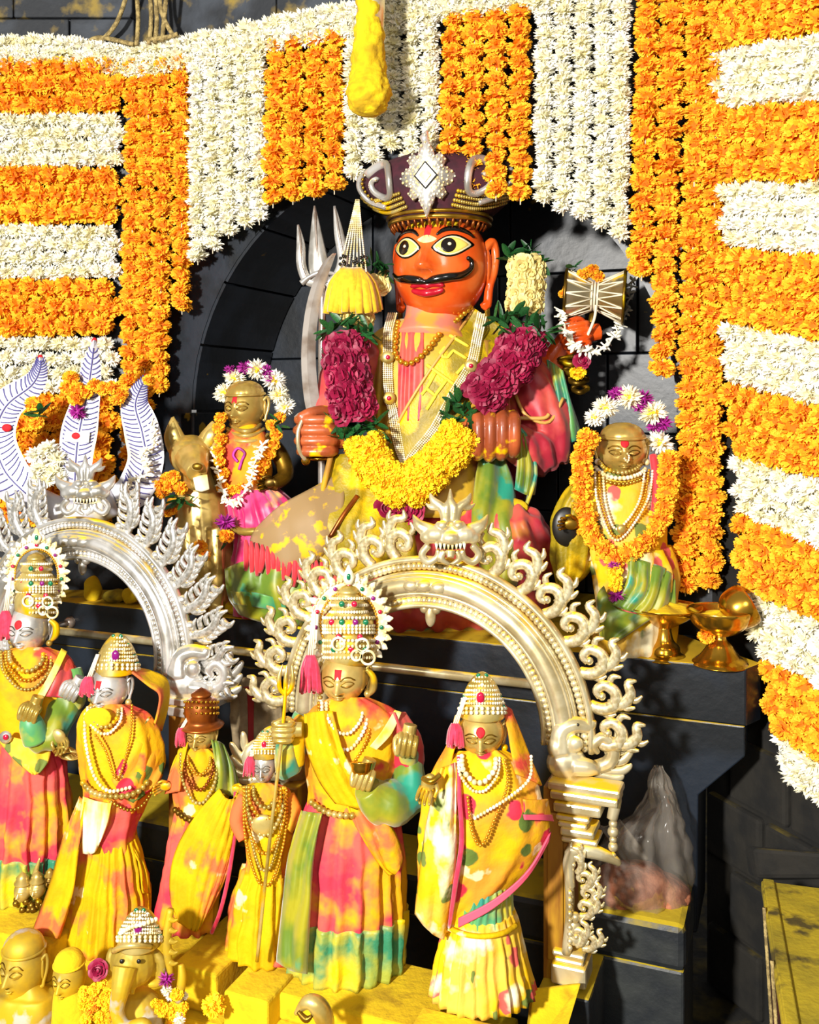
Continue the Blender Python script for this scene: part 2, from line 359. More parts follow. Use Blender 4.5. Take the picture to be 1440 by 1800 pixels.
def leaf_mesh(name, mat, wid=.3, fold=.12):
    g = G(); rows = []
    for i in range(6):
        v = i/5; w = wid*math.sin(math.pi*(v*.9+.05))**.8
        rows.append([Vector((-w, v, fold*w/wid+.1*v*v)), Vector((0, v, .1*v*v)), Vector((w, v, fold*w/wid+.1*v*v))])
    g.loft(rows, closed=False, cap=False)
    me = bpy.data.meshes.new(name); me.from_pydata(g.v, [], g.f); me.materials.append(MATS[mat]); me.shade_smooth(); return me
FL = {
 'marigold': [petal_ball('marigold', 95, .45, .34, ('marigold', 'marigold_heart'), s, .62, False, (1, 1, .86)) for s in (1, 2, 3)],
 'yellow_marigold': [petal_ball('yellow_marigold', 95, .45, .34, ('marigold_yellow', 'marigold'), s, .62, False, (1, 1, .86)) for s in (4, 5)],
 'white_flower': [petal_ball('white_flower', 130, .3, .27, ('white_petal', 'white_heart'), s, .5, True, (1, 1, .8), .3) for s in (6, 7, 8)],
 'chrysanthemum': [petal_ball('chrysanthemum', 150, .3, .2, ('white_petal', 'marigold_yellow'), s, .45, True, (1, 1, .8), .2) for s in (9, 10)],
 'purple_flower': [petal_ball('purple_flower', 80, .2, .18, ('purple_petal', 'purple_petal'), s, .35, True, (1, 1, .8), .4) for s in (11,)],
 'rose': [rose_mesh('rose', 'rose_red', s) for s in (1, 2, 3)], 'cream_rose': [rose_mesh('cream_rose', 'rose_cream', s) for s in (4, 5)],
 'leaf': [leaf_mesh('leaf', 'leaf', .2, .08), leaf_mesh('leaf', 'leaf', .13, .05)],
 'jasmine_bud': [], }
def jasmine():
    g = G(); g.tube([(0, 0, -.7), (0, 0, .1), (0, 0, .55), (0, 0, .9)], [.1, .1, .2, .04], n=6)
    me = bpy.data.meshes.new('jasmine_bud'); me.from_pydata(g.v, [], g.f); me.materials.append(MATS['white_petal']); me.shade_smooth(); FL['jasmine_bud'] = [me]
jasmine()
FR = random.Random(21)
def flower(kind, pos, size, parent=None, rot=None, sq=None):
    o = link(bpy.data.objects.new(kind, FR.choice(FL[kind])))
    p = Vector(pos)-(parent_world(parent) if parent else Vector((0, 0, 0)))
    o.location = p; o.scale = (size, size, size) if sq is None else (size*sq[0], size*sq[1], size*sq[2])
    o.rotation_euler = rot if rot is not None else (FR.uniform(-.5, .5), FR.uniform(-.5, .5), FR.uniform(0, 6.28))
    if parent: o.parent = parent
    return o
def aim(direction, roll=None):               # euler that turns local +Z along a direction
    q = Vector(direction).to_track_quat('Z', 'Y')
    return (q.to_matrix() @ Matrix.Rotation(FR.uniform(0, 6.28) if roll is None else roll, 3, 'Z')).to_euler()
def leaves(pts, size, parent, n, spread=None, out=Vector((0, -1, 0))):   # leaf blades that stick out round points
    for i in range(int(n*1.7)):
        p = Vector(FR.choice(pts))+Vector((FR.uniform(-.3, .3), FR.uniform(-.2, .2), FR.uniform(-.2, .2)))*size; d = Vector((FR.uniform(-1, 1), FR.uniform(-1, .1), FR.uniform(-.8, .8)))
        if spread is not None: d = d+spread
        d.normalize(); q = d.to_track_quat('Y', 'Z')
        e = (q.to_matrix() @ Matrix.Rotation(FR.uniform(-1.2, 1.2), 3, 'Y')).to_euler()
        flower('leaf', p, size*FR.uniform(.6, 1.05), parent, e)
def strand(label, kind, top, bot, t, wpx, pitch, group, name, cat='garland', bow=0, string=True, jit=.12):
    k = dp((top[0]+bot[0])/2, t)/F; h = bot[1]-top[1]; n = max(2, int(round(h/pitch)))
    base = A(bot[0], bot[1], t); th = thing(name, base, label, cat, group)
    g = G(); g.tube([A(top[0], top[1]-4, t), A((top[0]+bot[0])/2, (top[1]+bot[1])/2, t), A(bot[0], bot[1]+8, t)], .0022, n=5)
    obj('string', g, 'cord', th)
    for i in range(n):
        f = (i+.5)/n; x = top[0]+(bot[0]-top[0])*f+FR.uniform(-jit, jit)*wpx*.5; y = top[1]+h*f
        s = wpx*.5*k*FR.uniform(.98, 1.16)*(1.14 if kind == 'marigold' else 1.15)
        flower(kind, A(x, y, t+FR.uniform(-.006, .006)), s, th, sq=(1, 1, .8))
    return th
def band(label, kind, plane, quad, wpx_m, rows, group, name, jit=.15):
    """rows of flowers between the two edges of a band; quad: pixel corners tl, tr, br, bl on the given wall"""
    tl, tr, br, bl = [plane(*q) for q in quad]
    th = thing(name, (bl+br)/2, label, 'garland', group)
    width = ((tr-tl).length+(br-bl).length)/2; cols = max(2, int(round(width/wpx_m)))
    nrm = (tr-tl).cross(bl-tl).normalized()
    if nrm.y > 0: nrm = -nrm
    for r_ in range(rows):
        v = (r_+.5)/rows
        for c_ in range(cols):
            u = (c_+.5+(.25 if r_ % 2 else -.25))/cols
            p = tl.lerp(tr, u).lerp(bl.lerp(br, u), v)+nrm*FR.uniform(0, .012)
            p += Vector((0, 0, FR.uniform(-jit, jit)*wpx_m*.5))
            hgt = (bl-tl).length*(1-u)+(br-tr).length*u
            s = max(wpx_m, hgt/rows)*(.70 if kind == 'marigold' else .74)*FR.uniform(.94, 1.12)
            flower(kind, p, s, th)
    return th
# ------------------------------------------------------------------ the setting
g = G(); g.hexa([Vector(p) for p in ((-3, -.6, -.35), (3, -.6, -.35), (3, 5, -.35), (-3, 5, -.35), (-3, -.6, -.25), (3, -.6, -.25), (3, 5, -.25), (-3, 5, -.25))])
struct(obj('floor', g, 'dark_rock', smooth=False))
TW, TB = .32, .86                      # front face of the shrine wall, back face of the niche
AC, AR, AZ = -.12, .90, 1.50           # arch centre, radius, springing height
ZT = .814                              # altar top
# shrine wall round the arched niche, one slab with the opening cut out
g = G(); fr = []; NA = 28
for t in (TW, TB):
    inner = [S(AC-AR, t, ZT+.002)]+[S(AC-AR*math.cos(math.pi*i/NA), t, AZ+AR*math.sin(math.pi*i/NA)) for i in range(NA+1)]+[S(AC+AR, t, ZT+.002)]
    outer = [S(-1.34, t, ZT+.002)]+[S(-1.34+(2.34*i/NA), t, 4.2) if 0 < i < NA else S(-1.34 if i == 0 else 1.0, t, 1.5) for i in range(NA+1)]+[S(1.0, t, ZT+.002)]
    fr.append((inner, outer))
n = len(fr[0][0])
for t_ in (0, 1):
    i_, o_ = fr[t_]; g.add(i_+o_, [(k, k+1, n+k+1, n+k) for k in range(n-1)])
wall = struct(obj('wall_back', g, 'black_stone', smooth=False))
# stone blocks lining the niche: jambs, arch stones, back courses
def ringstone(a0, a1):
    g = G(); rings = []
    for i in range(5):
        a = a0+(a1-a0)*i/4
        def q(r, t): return S(AC-r*math.cos(a), t, AZ+r*math.sin(a))
        rings.append([q(AR-.012, TW+.004), q(AR-.012, TB-.01), q(AR+.05, TB-.01), q(AR+.05, TW+.004)])
    return g.loft(rings)
for i in range(11):
    a0 = math.pi*i/11+.006; a1 = math.pi*(i+1)/11-.006
    obj('arch_stone', ringstone(a0, a1), 'black_stone', wall, smooth=False)
for sd in (-1, 1):
    for z0, z1 in ((ZT, 1.09), (1.10, 1.30), (1.31, 1.494)):
        g = G(); s0, s1 = (AC-AR-.05, AC-AR+.012) if sd < 0 else (AC+AR-.012, AC+AR+.05)
        g.hexa([S(s0, TW, z0), S(s1, TW, z0), S(s1, TB-.01, z0), S(s0, TB-.01, z0), S(s0, TW, z1), S(s1, TW, z1), S(s1, TB-.01, z1), S(s0, TB-.01, z1)])
        obj('jamb_stone', g, 'black_stone', wall, smooth=False, bevel=.003)
zz = [ZT, 1.12, 1.42, 1.72, 2.03, 2.42]; rs = random.Random(3)
for r_ in range(5):
    xs = [AC-AR-.02]; 
    while xs[-1] < AC+AR: xs.append(xs[-1]+rs.uniform(.38, .62))
    for a, b in zip(xs, xs[1:]):
        b = min(b, AC+AR+.02)
        g = G(); g.hexa([S(a+.002, TB, zz[r_]), S(b-.004, TB, zz[r_]), S(b-.004, TB+.08, zz[r_]), S(a+.004, TB+.08, zz[r_]), S(a+.002, TB, zz[r_+1]-.004), S(b-.004, TB, zz[r_+1]-.004), S(b-.004, TB+.08, zz[r_+1]-.004), S(a+.004, TB+.08, zz[r_+1]-.004)])
        obj('stone_block', g, 'black_stone', wall, smooth=False, bevel=.004)
g = G(); g.hexa([S(-1.4, TB+.05, .6), S(1.0, TB+.05, .6), S(1.0, TB+.15, .6), S(-1.4, TB+.15, .6), S(-1.4, TB+.05, 4.2), S(1.0, TB+.05, 4.2), S(1.0, TB+.15, 4.2), S(-1.4, TB+.15, 4.2)])
obj('mortar_bed', g, 'mortar', wall, smooth=False)
# squared stones of the lintel that show above the flowers
for (x0, x1, y0, y1) in ((242, 484, -150, 110), (486, 700, -150, 80), (702, 900, -150, 60), (222, 240, -150, 110)):
    g = G(); g.prism([A(x0, y1, .30), A(x1, y1, .30), A(x1, y0, .30), A(x0, y0, .30)], TV*.05)
    obj('stone_block', g, 'beam_stone', wall, smooth=False, bevel=.006)
# left wall, turned towards the viewer
YL = 3.74
wl = G(); wl.hexa([Vector(p) for p in ((-2.3, YL, -.25), (-1.07, YL, -.25), (-1.07, YL+.12, -.25), (-2.3, YL+.12, -.25), (-2.3, YL, 4.2), (-1.07, YL, 4.2), (-1.07, YL+.12, 4.2), (-2.3, YL+.12, 4.2))])
wl = struct(obj('wall_left', wl, 'black_stone', smooth=False))
for (x0, x1, y0, y1) in ((24, 232, -150, 30), (-150, 22, -150, 30), (-150, 120, 33, 120), (123, 235, 33, 120)):
    g = G(); g.prism([W(x0, y1, YL-.03), W(x1, y1, YL-.03), W(x1, y0, YL-.03), W(x0, y0, YL-.03)], (0, .05, 0))
    obj('stone_block', g, 'beam_stone', wl, smooth=False, bevel=.006)
# right wall, splayed
def YR(u): return 2.1468/((u-720)/F+.4256)
def PR(px, py): return W(px, py, YR(px))
def PL(px, py): return W(px, py, 3.665)
rd = Vector((.143, -.336, 0)).normalized(); rn = Vector((rd.y, -rd.x, 0)); rn = rn if rn.x > 0 else -rn
p0 = Vector((.927, 2.866, 0))+rn*.045-rd*.12; p1 = p0+rd*1.25
g = G(); g.hexa([p0+Vector((0, 0, -.25)), p1+Vector((0, 0, -.25)), p1+rn*.12+Vector((0, 0, -.25)), p0+rn*.12+Vector((0, 0, -.25))]+[q+Vector((0, 0, 4.2)) for q in (p0, p1, p1+rn*.12, p0+rn*.12)])
wr = struct(obj('wall_right', g, 'dark_rock', smooth=False))
rs = random.Random(9)
for r_ in range(4):                                  # rough stones low on that wall
    for c_ in range(5):
        q = p0+rd*(.02+c_*.24+(.1 if r_ % 2 else 0)); a = q-rn*.022
        z0 = -.24+r_*.2
        g = G(); e = rd*.225
        g.hexa([a+Vector((0, 0, z0)), a+e+Vector((0, 0, z0)), a+e+rn*.04+Vector((0, 0, z0)), a+rn*.04+Vector((0, 0, z0)), a+Vector((0, 0, z0+.185)), a+e+Vector((0, 0, z0+.185)), a+e+rn*.04+Vector((0, 0, z0+.185)), a+rn*.04+Vector((0, 0, z0+.185))])
        obj('rough_stone', g, 'dark_rock', wr, smooth=False, bevel=.012)

# ------------------------------------------------------------------ altar of black stone
alt = thing('stone_altar', S(-.1, .3, -.25), 'black stone altar with yellow powdered top behind the silver arches', 'altar')
def plan(u0, z0, z1, t0=0.0, grow=0):
    fl = S(s_of(u0, 0), t0, 0); f1 = A(1312, 700, t0); f1.z = 0
    P1 = f1+SV*grow; P2 = Vector((.978+grow*.5, 2.69, 0)); P3 = Vector((.845, 3.03, 0)); P4 = S((P3-O0).dot(SV), .85, 0); PB = [S((P3-O0).dot(SV), .85, 0), S(-1.02, .85, 0), S(-1.02, .36, 0), Vector((-1.09, 3.72, 0)), Vector((fl.x, 3.72, 0))]
    g = G(); poly = [fl+Vector((0, 0, z0)), P1+Vector((0, 0, z0)), P2+Vector((0, 0, z0)), P3+Vector((0, 0, z0))]+[q+Vector((0, 0, z0)) for q in PB]
    return g.prism(poly, (0, 0, z1-z0))
obj('top_slab', plan(-60, .655, ZT), 'altar_stone', alt, smooth=False, bevel=.005)
def face(pts, t, depth, name='front_slab', m='altar_stone'):
    g = G(); g.prism([A(x, y, t) for x, y in pts], TV*depth); return obj(name, g, m, alt, smooth=False, bevel=.004)
zf = lambda u: HZ+(CZ-.6544)*F/dp(u, 0.003)
face([(1010, zf(1010)), (1310, zf(1310)), (1310, 1330), (1228, 1398), (1226, 1640), (1010, 1640)], .003, .25)
face([(640, zf(640)), (1008, zf(1008)), (1008, 1640), (640, 1640)], .003, .5)
face([(230, zf(230)), (638, zf(638)), (638, 1640), (230, 1640)], .003, .5)
face([(-60, zf(-60)), (228, zf(228)), (228, 1640), (-60, 1640)], .003, .04)
# ledge in front of it
led = thing('stone_ledge', S(0, -.2, -.25), 'low stone ledge with yellow dusted top under the plastic bag', 'ledge')
def sbox(s0, s1, t0, t1, z0, z1):
    g = G(); return g.hexa([S(s0, t0, z0), S(s1, t0, z0), S(s1, t1, z0), S(s0, t1, z0), S(s0, t0, z1), S(s1, t0, z1), S(s1, t1, z1), S(s0, t1, z1)])
TL = -.245; sL = s_of(1205, TL)
obj('ledge_slab', sbox(-1.6, sL, TL, .0, .085, .205), 'ledge_stone', led, smooth=False, bevel=.018)
obj('ledge_stone', sbox(.32, sL-.004, TL+.01, .0, -.25, .0847), 'ledge_stone', led, smooth=False, bevel=.008)
obj('ledge_stone', sbox(-.40, .314, TL+.01, .0, -.25, .0847), 'ledge_stone', led, smooth=False, bevel=.008)
obj('ledge_stone', sbox(-1.6, -.406, TL+.01, .0, -.25, .0847), 'ledge_stone', led, smooth=False, bevel=.008)
# rail
g = G(); ra, rb = A(60, 1099, -.12), A(1000, 1216, -.12); rb.z = ra.z = (ra.z+rb.z)/2
g.tube([ra, ra.lerp(rb, .5), rb], .0135, n=14)
rod = thing('metal_rail', ra, 'pale metal rail running across the front of the black altar', 'rail')
obj('rail_bar', g, 'silver_gilt', rod)
for f_ in (.03, .97):
    g = G(); q = ra.lerp(rb, f_); g.tube([q, q+TV*.115], .012, n=8); g.ell(q+TV*.115, .022); obj('bracket', g, 'steel', rod)

# ------------------------------------------------------------------ flower hangings
TC = .22
ordn = ['first', 'second', 'third', 'fourth', 'fifth']
def block(kind, cols, wpx, pitch, what, group):
    for i, (xt, yt, xb, yb) in enumerate(cols):
        strand('%s strand, %s from left %s' % ('orange marigold' if kind == 'marigold' else 'white flower', ordn[i], what), kind, (xt, yt), (xb, yb), TC+(0 if kind == 'marigold' else .004), wpx, pitch, group, 'marigold_strand' if kind == 'marigold' else 'white_flower_strand')
block('marigold', [(236, 108, 228, 830), (262, 108, 252, 825), (290, 104, 280, 690), (318, 100, 320, 545)], 34, 25, 'in the orange column beside the left wall panel', 'marigold strands of the left column')
block('white_flower', [(346, 92, 348, 458), (373, 86, 374, 438), (400, 82, 402, 412), (427, 78, 430, 396), (453, 74, 456, 388)], 33, 19, 'in the white block beside the left orange column', 'white strands left of the niche')
block('marigold', [(487, 66, 480, 358), (520, 62, 515, 352), (554, 58, 552, 344), (588, 54, 588, 334)], 37, 27, 'in orange block left of the hanging bell', 'marigold strands left of the bell')
block('white_flower', [(622, 46, 622, 312), (655, 36, 655, 286), (690, 28, 688, 262), (724, 20, 722, 284), (756, 14, 756, 294)], 36, 20, 'in the white block behind the hanging yellow bell', 'white strands behind the bell')
block('marigold', [(800, 22, 788, 310), (836, 18, 828, 336), (874, 14, 872, 346), (914, 10, 915, 352)], 38, 28, 'in the orange block above the crown', 'marigold strands above the crown')
block('white_flower', [(958, -10, 956, 356), (990, -12, 990, 372), (1025, -14, 1024, 382), (1060, -16, 1058, 400), (1092, -18, 1090, 420)], 35, 20, 'in the white block right of the crown', 'white strands right of the crown')
block('marigold', [(1142, -20, 1128, 486), (1183, -20, 1165, 660), (1228, -20, 1205, 1040), (1262, -20, 1246, 1034)], 42, 29, 'in the orange column beside the right wall panel', 'marigold strands of the right column')
# long white garland along the top
top = thing('top_garland', A(330, 90, .21), 'thick white flower garland running along the top of the hangings', 'garland')
pth = cr([(-110, 100), (-40, 96), (60, 88), (170, 98), (230, 106), (330, 86), (470, 58), (605, 32), (720, 10), (860, -8), (960, -22)], 7)
for row, dy in enumerate((-12, 6, 20)):
    for i, (x, y) in enumerate(pth):
        x += FR.uniform(-4, 4)+row*5; y += dy+FR.uniform(-3, 3)
        p = W(x, y, 3.66) if x < 222 else A(x, y, TC-.005)
        flower('white_flower', p, FR.uniform(.038, .046), top)
# wall panels: bands of alternating colour
posL = ['topmost', 'second', 'third', 'fourth', 'fifth', 'lowest']
Lb = [('marigold', 108, 198), ('white_flower', 203, 292), ('marigold', 297, 393), ('white_flower', 399, 488), ('marigold', 493, 588), ('white_flower', 594, 690), ('marigold', 694, 790), ('marigold', 794, 920)]
nm = {'marigold': 'orange marigold', 'white_flower': 'white flower'}
ctr = {'marigold': 0, 'white_flower': 0}
oL = {'marigold': ['topmost', 'second', 'third', 'fourth', 'lowest'], 'white_flower': ['topmost', 'middle', 'lowest']}
for kind, y0, y1 in Lb:
    xe = 218-(y0-100)*.03; k = ctr[kind]; ctr[kind] += 1
    band('%s band on the left wall panel, %s of its colour counted downwards' % (nm[kind], oL[kind][k]), kind, PL, [(-110, y0-5), (xe, y0), (xe-2, y1), (-110, y1+7)], .066 if kind == 'marigold' else .055, 3 if kind == 'marigold' else 4, 'flower bands on the left wall', 'marigold_band' if kind == 'marigold' else 'white_flower_band')
Rb = [('marigold', (1262, -60), (1262, 86), (1440, -90), (1440, 58)), ('white_flower', (1264, 92), (1270, 188), (1440, 64), (1440, 176)), ('marigold', (1268, 194), (1276, 318), (1440, 182), (1440, 314)),
      ('white_flower', (1276, 325), (1276, 432), (1440, 320), (1440, 446)), ('marigold', (1278, 440), (1282, 560), (1440, 453), (1440, 594)), ('white_flower', (1282, 568), (1284, 668), (1440, 600), (1440, 710)),
      ('marigold', (1284, 676), (1296, 796), (1440, 717), (1440, 835)), ('white_flower', (1300, 802), (1300, 896), (1440, 842), (1440, 956)), ('marigold', (1302, 902), (1310, 1026), (1440, 963), (1440, 1082)),
      ('white_flower', (1318, 1036), (1340, 1146), (1440, 1089), (1440, 1202)), ('marigold', (1350, 1156), (1368, 1278), (1440, 1209), (1440, 1326)), ('white_flower', (1374, 1286), (1384, 1360), (1440, 1332), (1440, 1396))]
ctr = {'marigold': 0, 'white_flower': 0}
oR = ['topmost', 'second', 'third', 'fourth', 'fifth', 'lowest']
for kind, tl, bl, tr, br in Rb:
    k = ctr[kind]; ctr[kind] += 1
    ext = lambda a, b: (b[0]+75, b[1]+(b[1]-a[1])*75/(b[0]-a[0]))
    band('%s band on the right wall panel, %s of its colour counted downwards' % (nm[kind], oR[k]), kind, PR, [tl, ext(tl, tr), ext(bl, br), bl], .062 if kind == 'marigold' else .052, 4, 'flower bands on the right wall', 'marigold_band' if kind == 'marigold' else 'white_flower_band')
# ropes over the lintel
rp = thing('rope_bundle', A(265, 85, .2), 'bundle of fibre ropes knotted over the stone lintel at upper left', 'rope')
for a in ([(232, -40), (205, 40), (165, 84)], [(238, -40), (243, 30), (240, 80)], [(262, -40), (266, 30), (262, 78)], [(270, -40), (276, 30), (272, 76)], [(280, -40), (284, 20), (306, 66)], [(296, -40), (290, 20), (285, 74)], [(150, 78), (175, 66), (235, 78)], [(160, 86), (172, 92), (185, 82), (172, 72), (160, 86)], [(258, 70), (290, 66), (312, 60)]):
    g = G(); pp = cr(a, 6); g.tube([A(x, y, .18) for x, y in pp], .0085, n=7); obj('rope', g, 'rope', rp)
# hanging bell-shaped bundle coated with turmeric
hb = thing('hanging_bell', W(648, 200, 3.04), 'hanging bell-ended rod thickly coated with yellow turmeric powder', 'bell')
fg = Fig(0, 0, 3.04); k = fg.k
prof = cr([(0, -2), (16, 0), (30, 10), (37, 28), (38, 45), (34, 62), (31, 80), (29, 110), (26, 140), (22, 170), (19, 210)], 8)
g = G(); c = fg.P(648, 202)
rings = []
for r_, h_ in prof:
    rings.append([c+Vector((math.cos(6.283*j/60)*r_*k, math.sin(6.283*j/60)*r_*k, h_*k)) for j in range(60)])
g.loft(rings)
for v in g.v:
    q = (v-c); n_ = noise.noise(q*35)*.009+noise.noise(q*110)*.005; v += Vector((q.x, q.y, 0)).normalized()*n_
obj('powdered_bell', g, 'powder', hb)
g = G(); g.tube([fg.P(650, 60, 8), fg.P(655, -60, 8)], 25*k, n=16); obj('rod', g, 'silver_gilt', hb)
# ------------------------------------------------------------------ figure tools
def ga(x, z, cx, cz, wx, wz): return math.exp(-((x-cx)/wx)**2-((z-cz)/wz)**2)
class Head:
    """a carved head; local px frame, face towards -y, turned by yaw (minus = towards the left of the picture)"""
    def __init__(h, fig, cx, cy, a, b, c, yaw=0, pitch=0, roll=0, dy=0, nose=(.1, -.28), eye=(.38, .02), lip=-.5, jaw=.22, relief=1.6, eyes=True, nose_h=1):
        h.fig = fig; h.c0 = fig.P(cx, cy, dy); h.a, h.b, h.c = a, b, c; h.jaw = jaw; h.nose = nose; h.eye = eye; h.lip = lip; h.rel = relief; h.eyes = eyes; h.nh = nose_h
        h.R = Matrix.Rotation(R(yaw), 3, 'Z') @ Matrix.Rotation(R(pitch), 3, 'X') @ Matrix.Rotation(R(roll), 3, 'Y')
    def bump(h, X, Z):
        n0, n1 = h.nose; ex, ez = h.eye; lz = h.lip; v = 0
        t = (n0-Z)/(n0-n1)
        if t > 0:
            tt = min(t, 1); wd = .075+.075*tt; hh = (.05+.2*tt)*h.nh
            if t > 1: hh *= math.exp(-((Z-n1)/.045)**2)
            v += hh*math.exp(-(X/wd)**2)
        elif t > -1: v += .05*h.nh*math.exp(-(X/.075)**2)*(1+t)
        v += .06*h.nh*(ga(X, Z, -.14, n1+.02, .07, .06)+ga(X, Z, .14, n1+.02, .07, .06))
        if h.eyes:
            for s in (-1, 1):
                v += .045*ga(X, Z, s*ex, ez+.17, .26, .05)-.05*ga(X, Z, s*ex, ez+.02, .22, .13)+.085*ga(X, Z, s*ex, ez-.01, .15, .07)
                v -= .03*ga(X, Z, s*ex, ez-.045, .17, .02)
        v += .07*ga(X, Z, 0, lz+.045, .2, .04)+.08*ga(X, Z, 0, lz-.055, .16, .045)-.03*ga(X, Z, 0, lz, .22, .018)
        v += .09*ga(X, Z, 0, -.78, .24, .16)+.03*ga(X, Z, -.5, -.25, .25, .25)+.03*ga(X, Z, .5, -.25, .25, .25)
        return v*h.rel
    def y(h, x, z):
        Z = z/h.c; X = x/h.a/(1-h.jaw*Z*Z if Z < 0 else 1); val = max(0, 1-X*X-Z*Z)
        return -h.b*math.sqrt(val)-h.bump(X, Z)*h.a*math.sqrt(math.sqrt(val))
    def w(h, p): return h.c0+h.R @ (Vector(p)*h.fig.k)
    def on(h, x, z, off=0): return h.w((x, h.y(x, z)-off, z))
    def mesh(h):
        g = G(); nu, nv = 72, 56; vs = []; fs = []
        for i in range(nv+1):
            ph = math.pi*i/nv
            for j in range(nu):
                th = 2*math.pi*j/nu; X = math.sin(ph)*math.cos(th); Y = math.sin(ph)*math.sin(th); Z = math.cos(ph)
                x = X*h.a*(1-h.jaw*Z*Z if Z < 0 else 1); z = Z*h.c; y = Y*h.b
                if Y < 0: y -= h.bump(X, Z)*h.a*math.sqrt(-Y)
                vs.append(h.w((x, y, z)))
        for i in range(nv):
            for j in range(nu): fs.append((i*nu+j, i*nu+(j+1) % nu, (i+1)*nu+(j+1) % nu, (i+1)*nu+j))
        return g.add(vs, fs)
    def patch(h, outline, off, rings=6, dome=0):
        cx = sum(p[0] for p in outline)/len(outline); cz = sum(p[1] for p in outline)/len(outline); n = len(outline); g = G()
        vs = [h.on(cx, cz, off+dome)]; fs = []
        for r_ in range(1, rings+1):
            f = r_/rings
            for x, z in outline: vs.append(h.on(cx+(x-cx)*f, cz+(z-cz)*f, off+dome*(1-f*f)))
        for x, z in outline: vs.append(h.on(x, z, -2.5))
        for j in range(n): fs.append((0, 1+j, 1+(j+1) % n))
        for r_ in range(rings):
            for j in range(n): a = 1+r_*n; fs.append((a+j, a+n+j, a+n+(j+1) % n, a+(j+1) % n))
        return g.add(vs, fs)
    def features(h, parent, mat, dark):
        k = h.fig.k; ex, ez = h.eye[0]*h.a, h.eye[1]*h.c
        for s in (-1, 1):
            e = obj('eye', h.patch(almond(s*ex, ez, .24*h.a, .1*h.c, 20), .4, 4, dome=.05*h.a), mat, parent)
            q = [p for p in almond(s*ex, ez, .25*h.a, .105*h.c, 24)]
            obj('eyelid', G().tube([h.on(x, z, .8) for x, z in q], .022*h.a*k, n=5, closed=True), dark, e)
            b = cr([(s*.12*h.a, ez+.16*h.c), (s*.3*h.a, ez+.26*h.c), (s*.5*h.a, ez+.25*h.c), (s*.66*h.a, ez+.15*h.c)], 4)
            obj('eyebrow', G().tube([h.on(x, z, .8) for x, z in b], .03*h.a*k, n=6), dark, parent)
        lz = h.lip*h.c; g = G()
        for dz, w_, r_ in ((.045, .26, .05), (-.05, .2, .06)):
            q = [(-w_*h.a, lz), (-w_*.5*h.a, lz+dz*h.c), (0, lz+dz*.9*h.c), (w_*.5*h.a, lz+dz*h.c), (w_*h.a, lz)]; q = cr(q, 4); g.tube([h.on(x, z, .3) for x, z in q], [r_*h.a*k*(.4+.6*math.sin(math.pi*(i+.5)/len(q))) for i in range(len(q))], n=7)
        lp_ = obj('lips', g, mat, parent); obj('mouth_line', G().tube([h.on(x*h.a, lz, .06*h.a) for x in (-.24, -.12, 0, .12, .24)], .018*h.a*k, n=5), dark, lp_)
    def ear(h, side, sc=1.0, lobe=1.0):
        g = G(); s = side; pts = []
        outer = [(.90, .25, .12), (1.0, .38, .2), (1.06, .40, .28), (1.1, .2, .32), (1.07, -.1, .28), (1.0, -.35, .2), (.96, -.55*lobe, .16), (.9, -.5*lobe, .1)]
        q = cr([(x*h.a*s, y*h.b, z*h.c) for x, z, y in outer], 4)
        g.tube([h.w(p) for p in q], [h.a*.075*h.fig.k*sc]*len(q), n=8)
        g.ell(h.w((.96*h.a*s, .18*h.b, -.02*h.c)), (h.a*.08*h.fig.k, h.b*.16*h.fig.k, h.c*.33*h.fig.k))
        return g
def almond(cx, cz, hw, hh, n=28, lift=.2):
    out = []
    for i in range(n):
        t = 2*math.pi*i/n; x = math.cos(t); y = math.sin(t)
        out.append((cx+hw*x, cz+hh*(y*(1-.55*abs(x)**2.2))+lift*hh*x*(1 if cx > 0 else -1)))
    return out
def disc2(cx, cz, r, rz=None, n=20): return [(cx+r*math.cos(6.283*i/n), cz+(rz or r)*math.sin(6.283*i/n)) for i in range(n)]
def shell(fig, secs, rows=6, n=56, folds=0, amp=0, ramp=None, seed=0, sup=1.0, twist=0, noise_amp=5, level=False):
    """closed cloth body; secs: (y, x_left, x_right, depth[, dy])"""
    secs = [tuple(s) if len(s) == 5 else tuple(s)+(0,) for s in secs]; q = cr(secs, rows); rings = []; rr = random.Random(seed)
    phs = [rr.uniform(0, 6.28) for _ in range(4)]; y0, y1 = q[0][0], q[-1][0]
    for (y, xl, xr, dd, dy) in q:
        v = (y-y0)/(y1-y0) if y1 != y0 else 0; am = amp*(ramp(v) if ramp else 1); cx = (xl+xr)/2; rx = (xr-xl)/2; ring = []; zr = fig.P(cx, y, dy-dd).z
        for j in range(n):
            th = 2*math.pi*j/n; c_, s_ = math.cos(th), math.sin(th)
            if sup != 1: c_ = math.copysign(abs(c_)**sup, c_); s_ = math.copysign(abs(s_)**sup, s_)
            m = 1
            if folds: m += am*(math.sin(folds*th+phs[0]+twist*v)+.45*math.sin(folds*1.7*th+phs[1]+1.3*v)+.3*math.sin(folds*.45*th+phs[2]))/max(rx, 1)
            p = fig.P(cx+rx*c_*m, y, dy-dd*s_*m)
            if level: p.z = zr
            if noise_amp: p = p+(noise.noise_vector(p*14)+.4*noise.noise_vector(p*38))*noise_amp*fig.k*(.25+.75*min(1, 4*min(v, 1-v)))
            ring.append(p)
        rings.append(ring)
    return G().loft(rings)
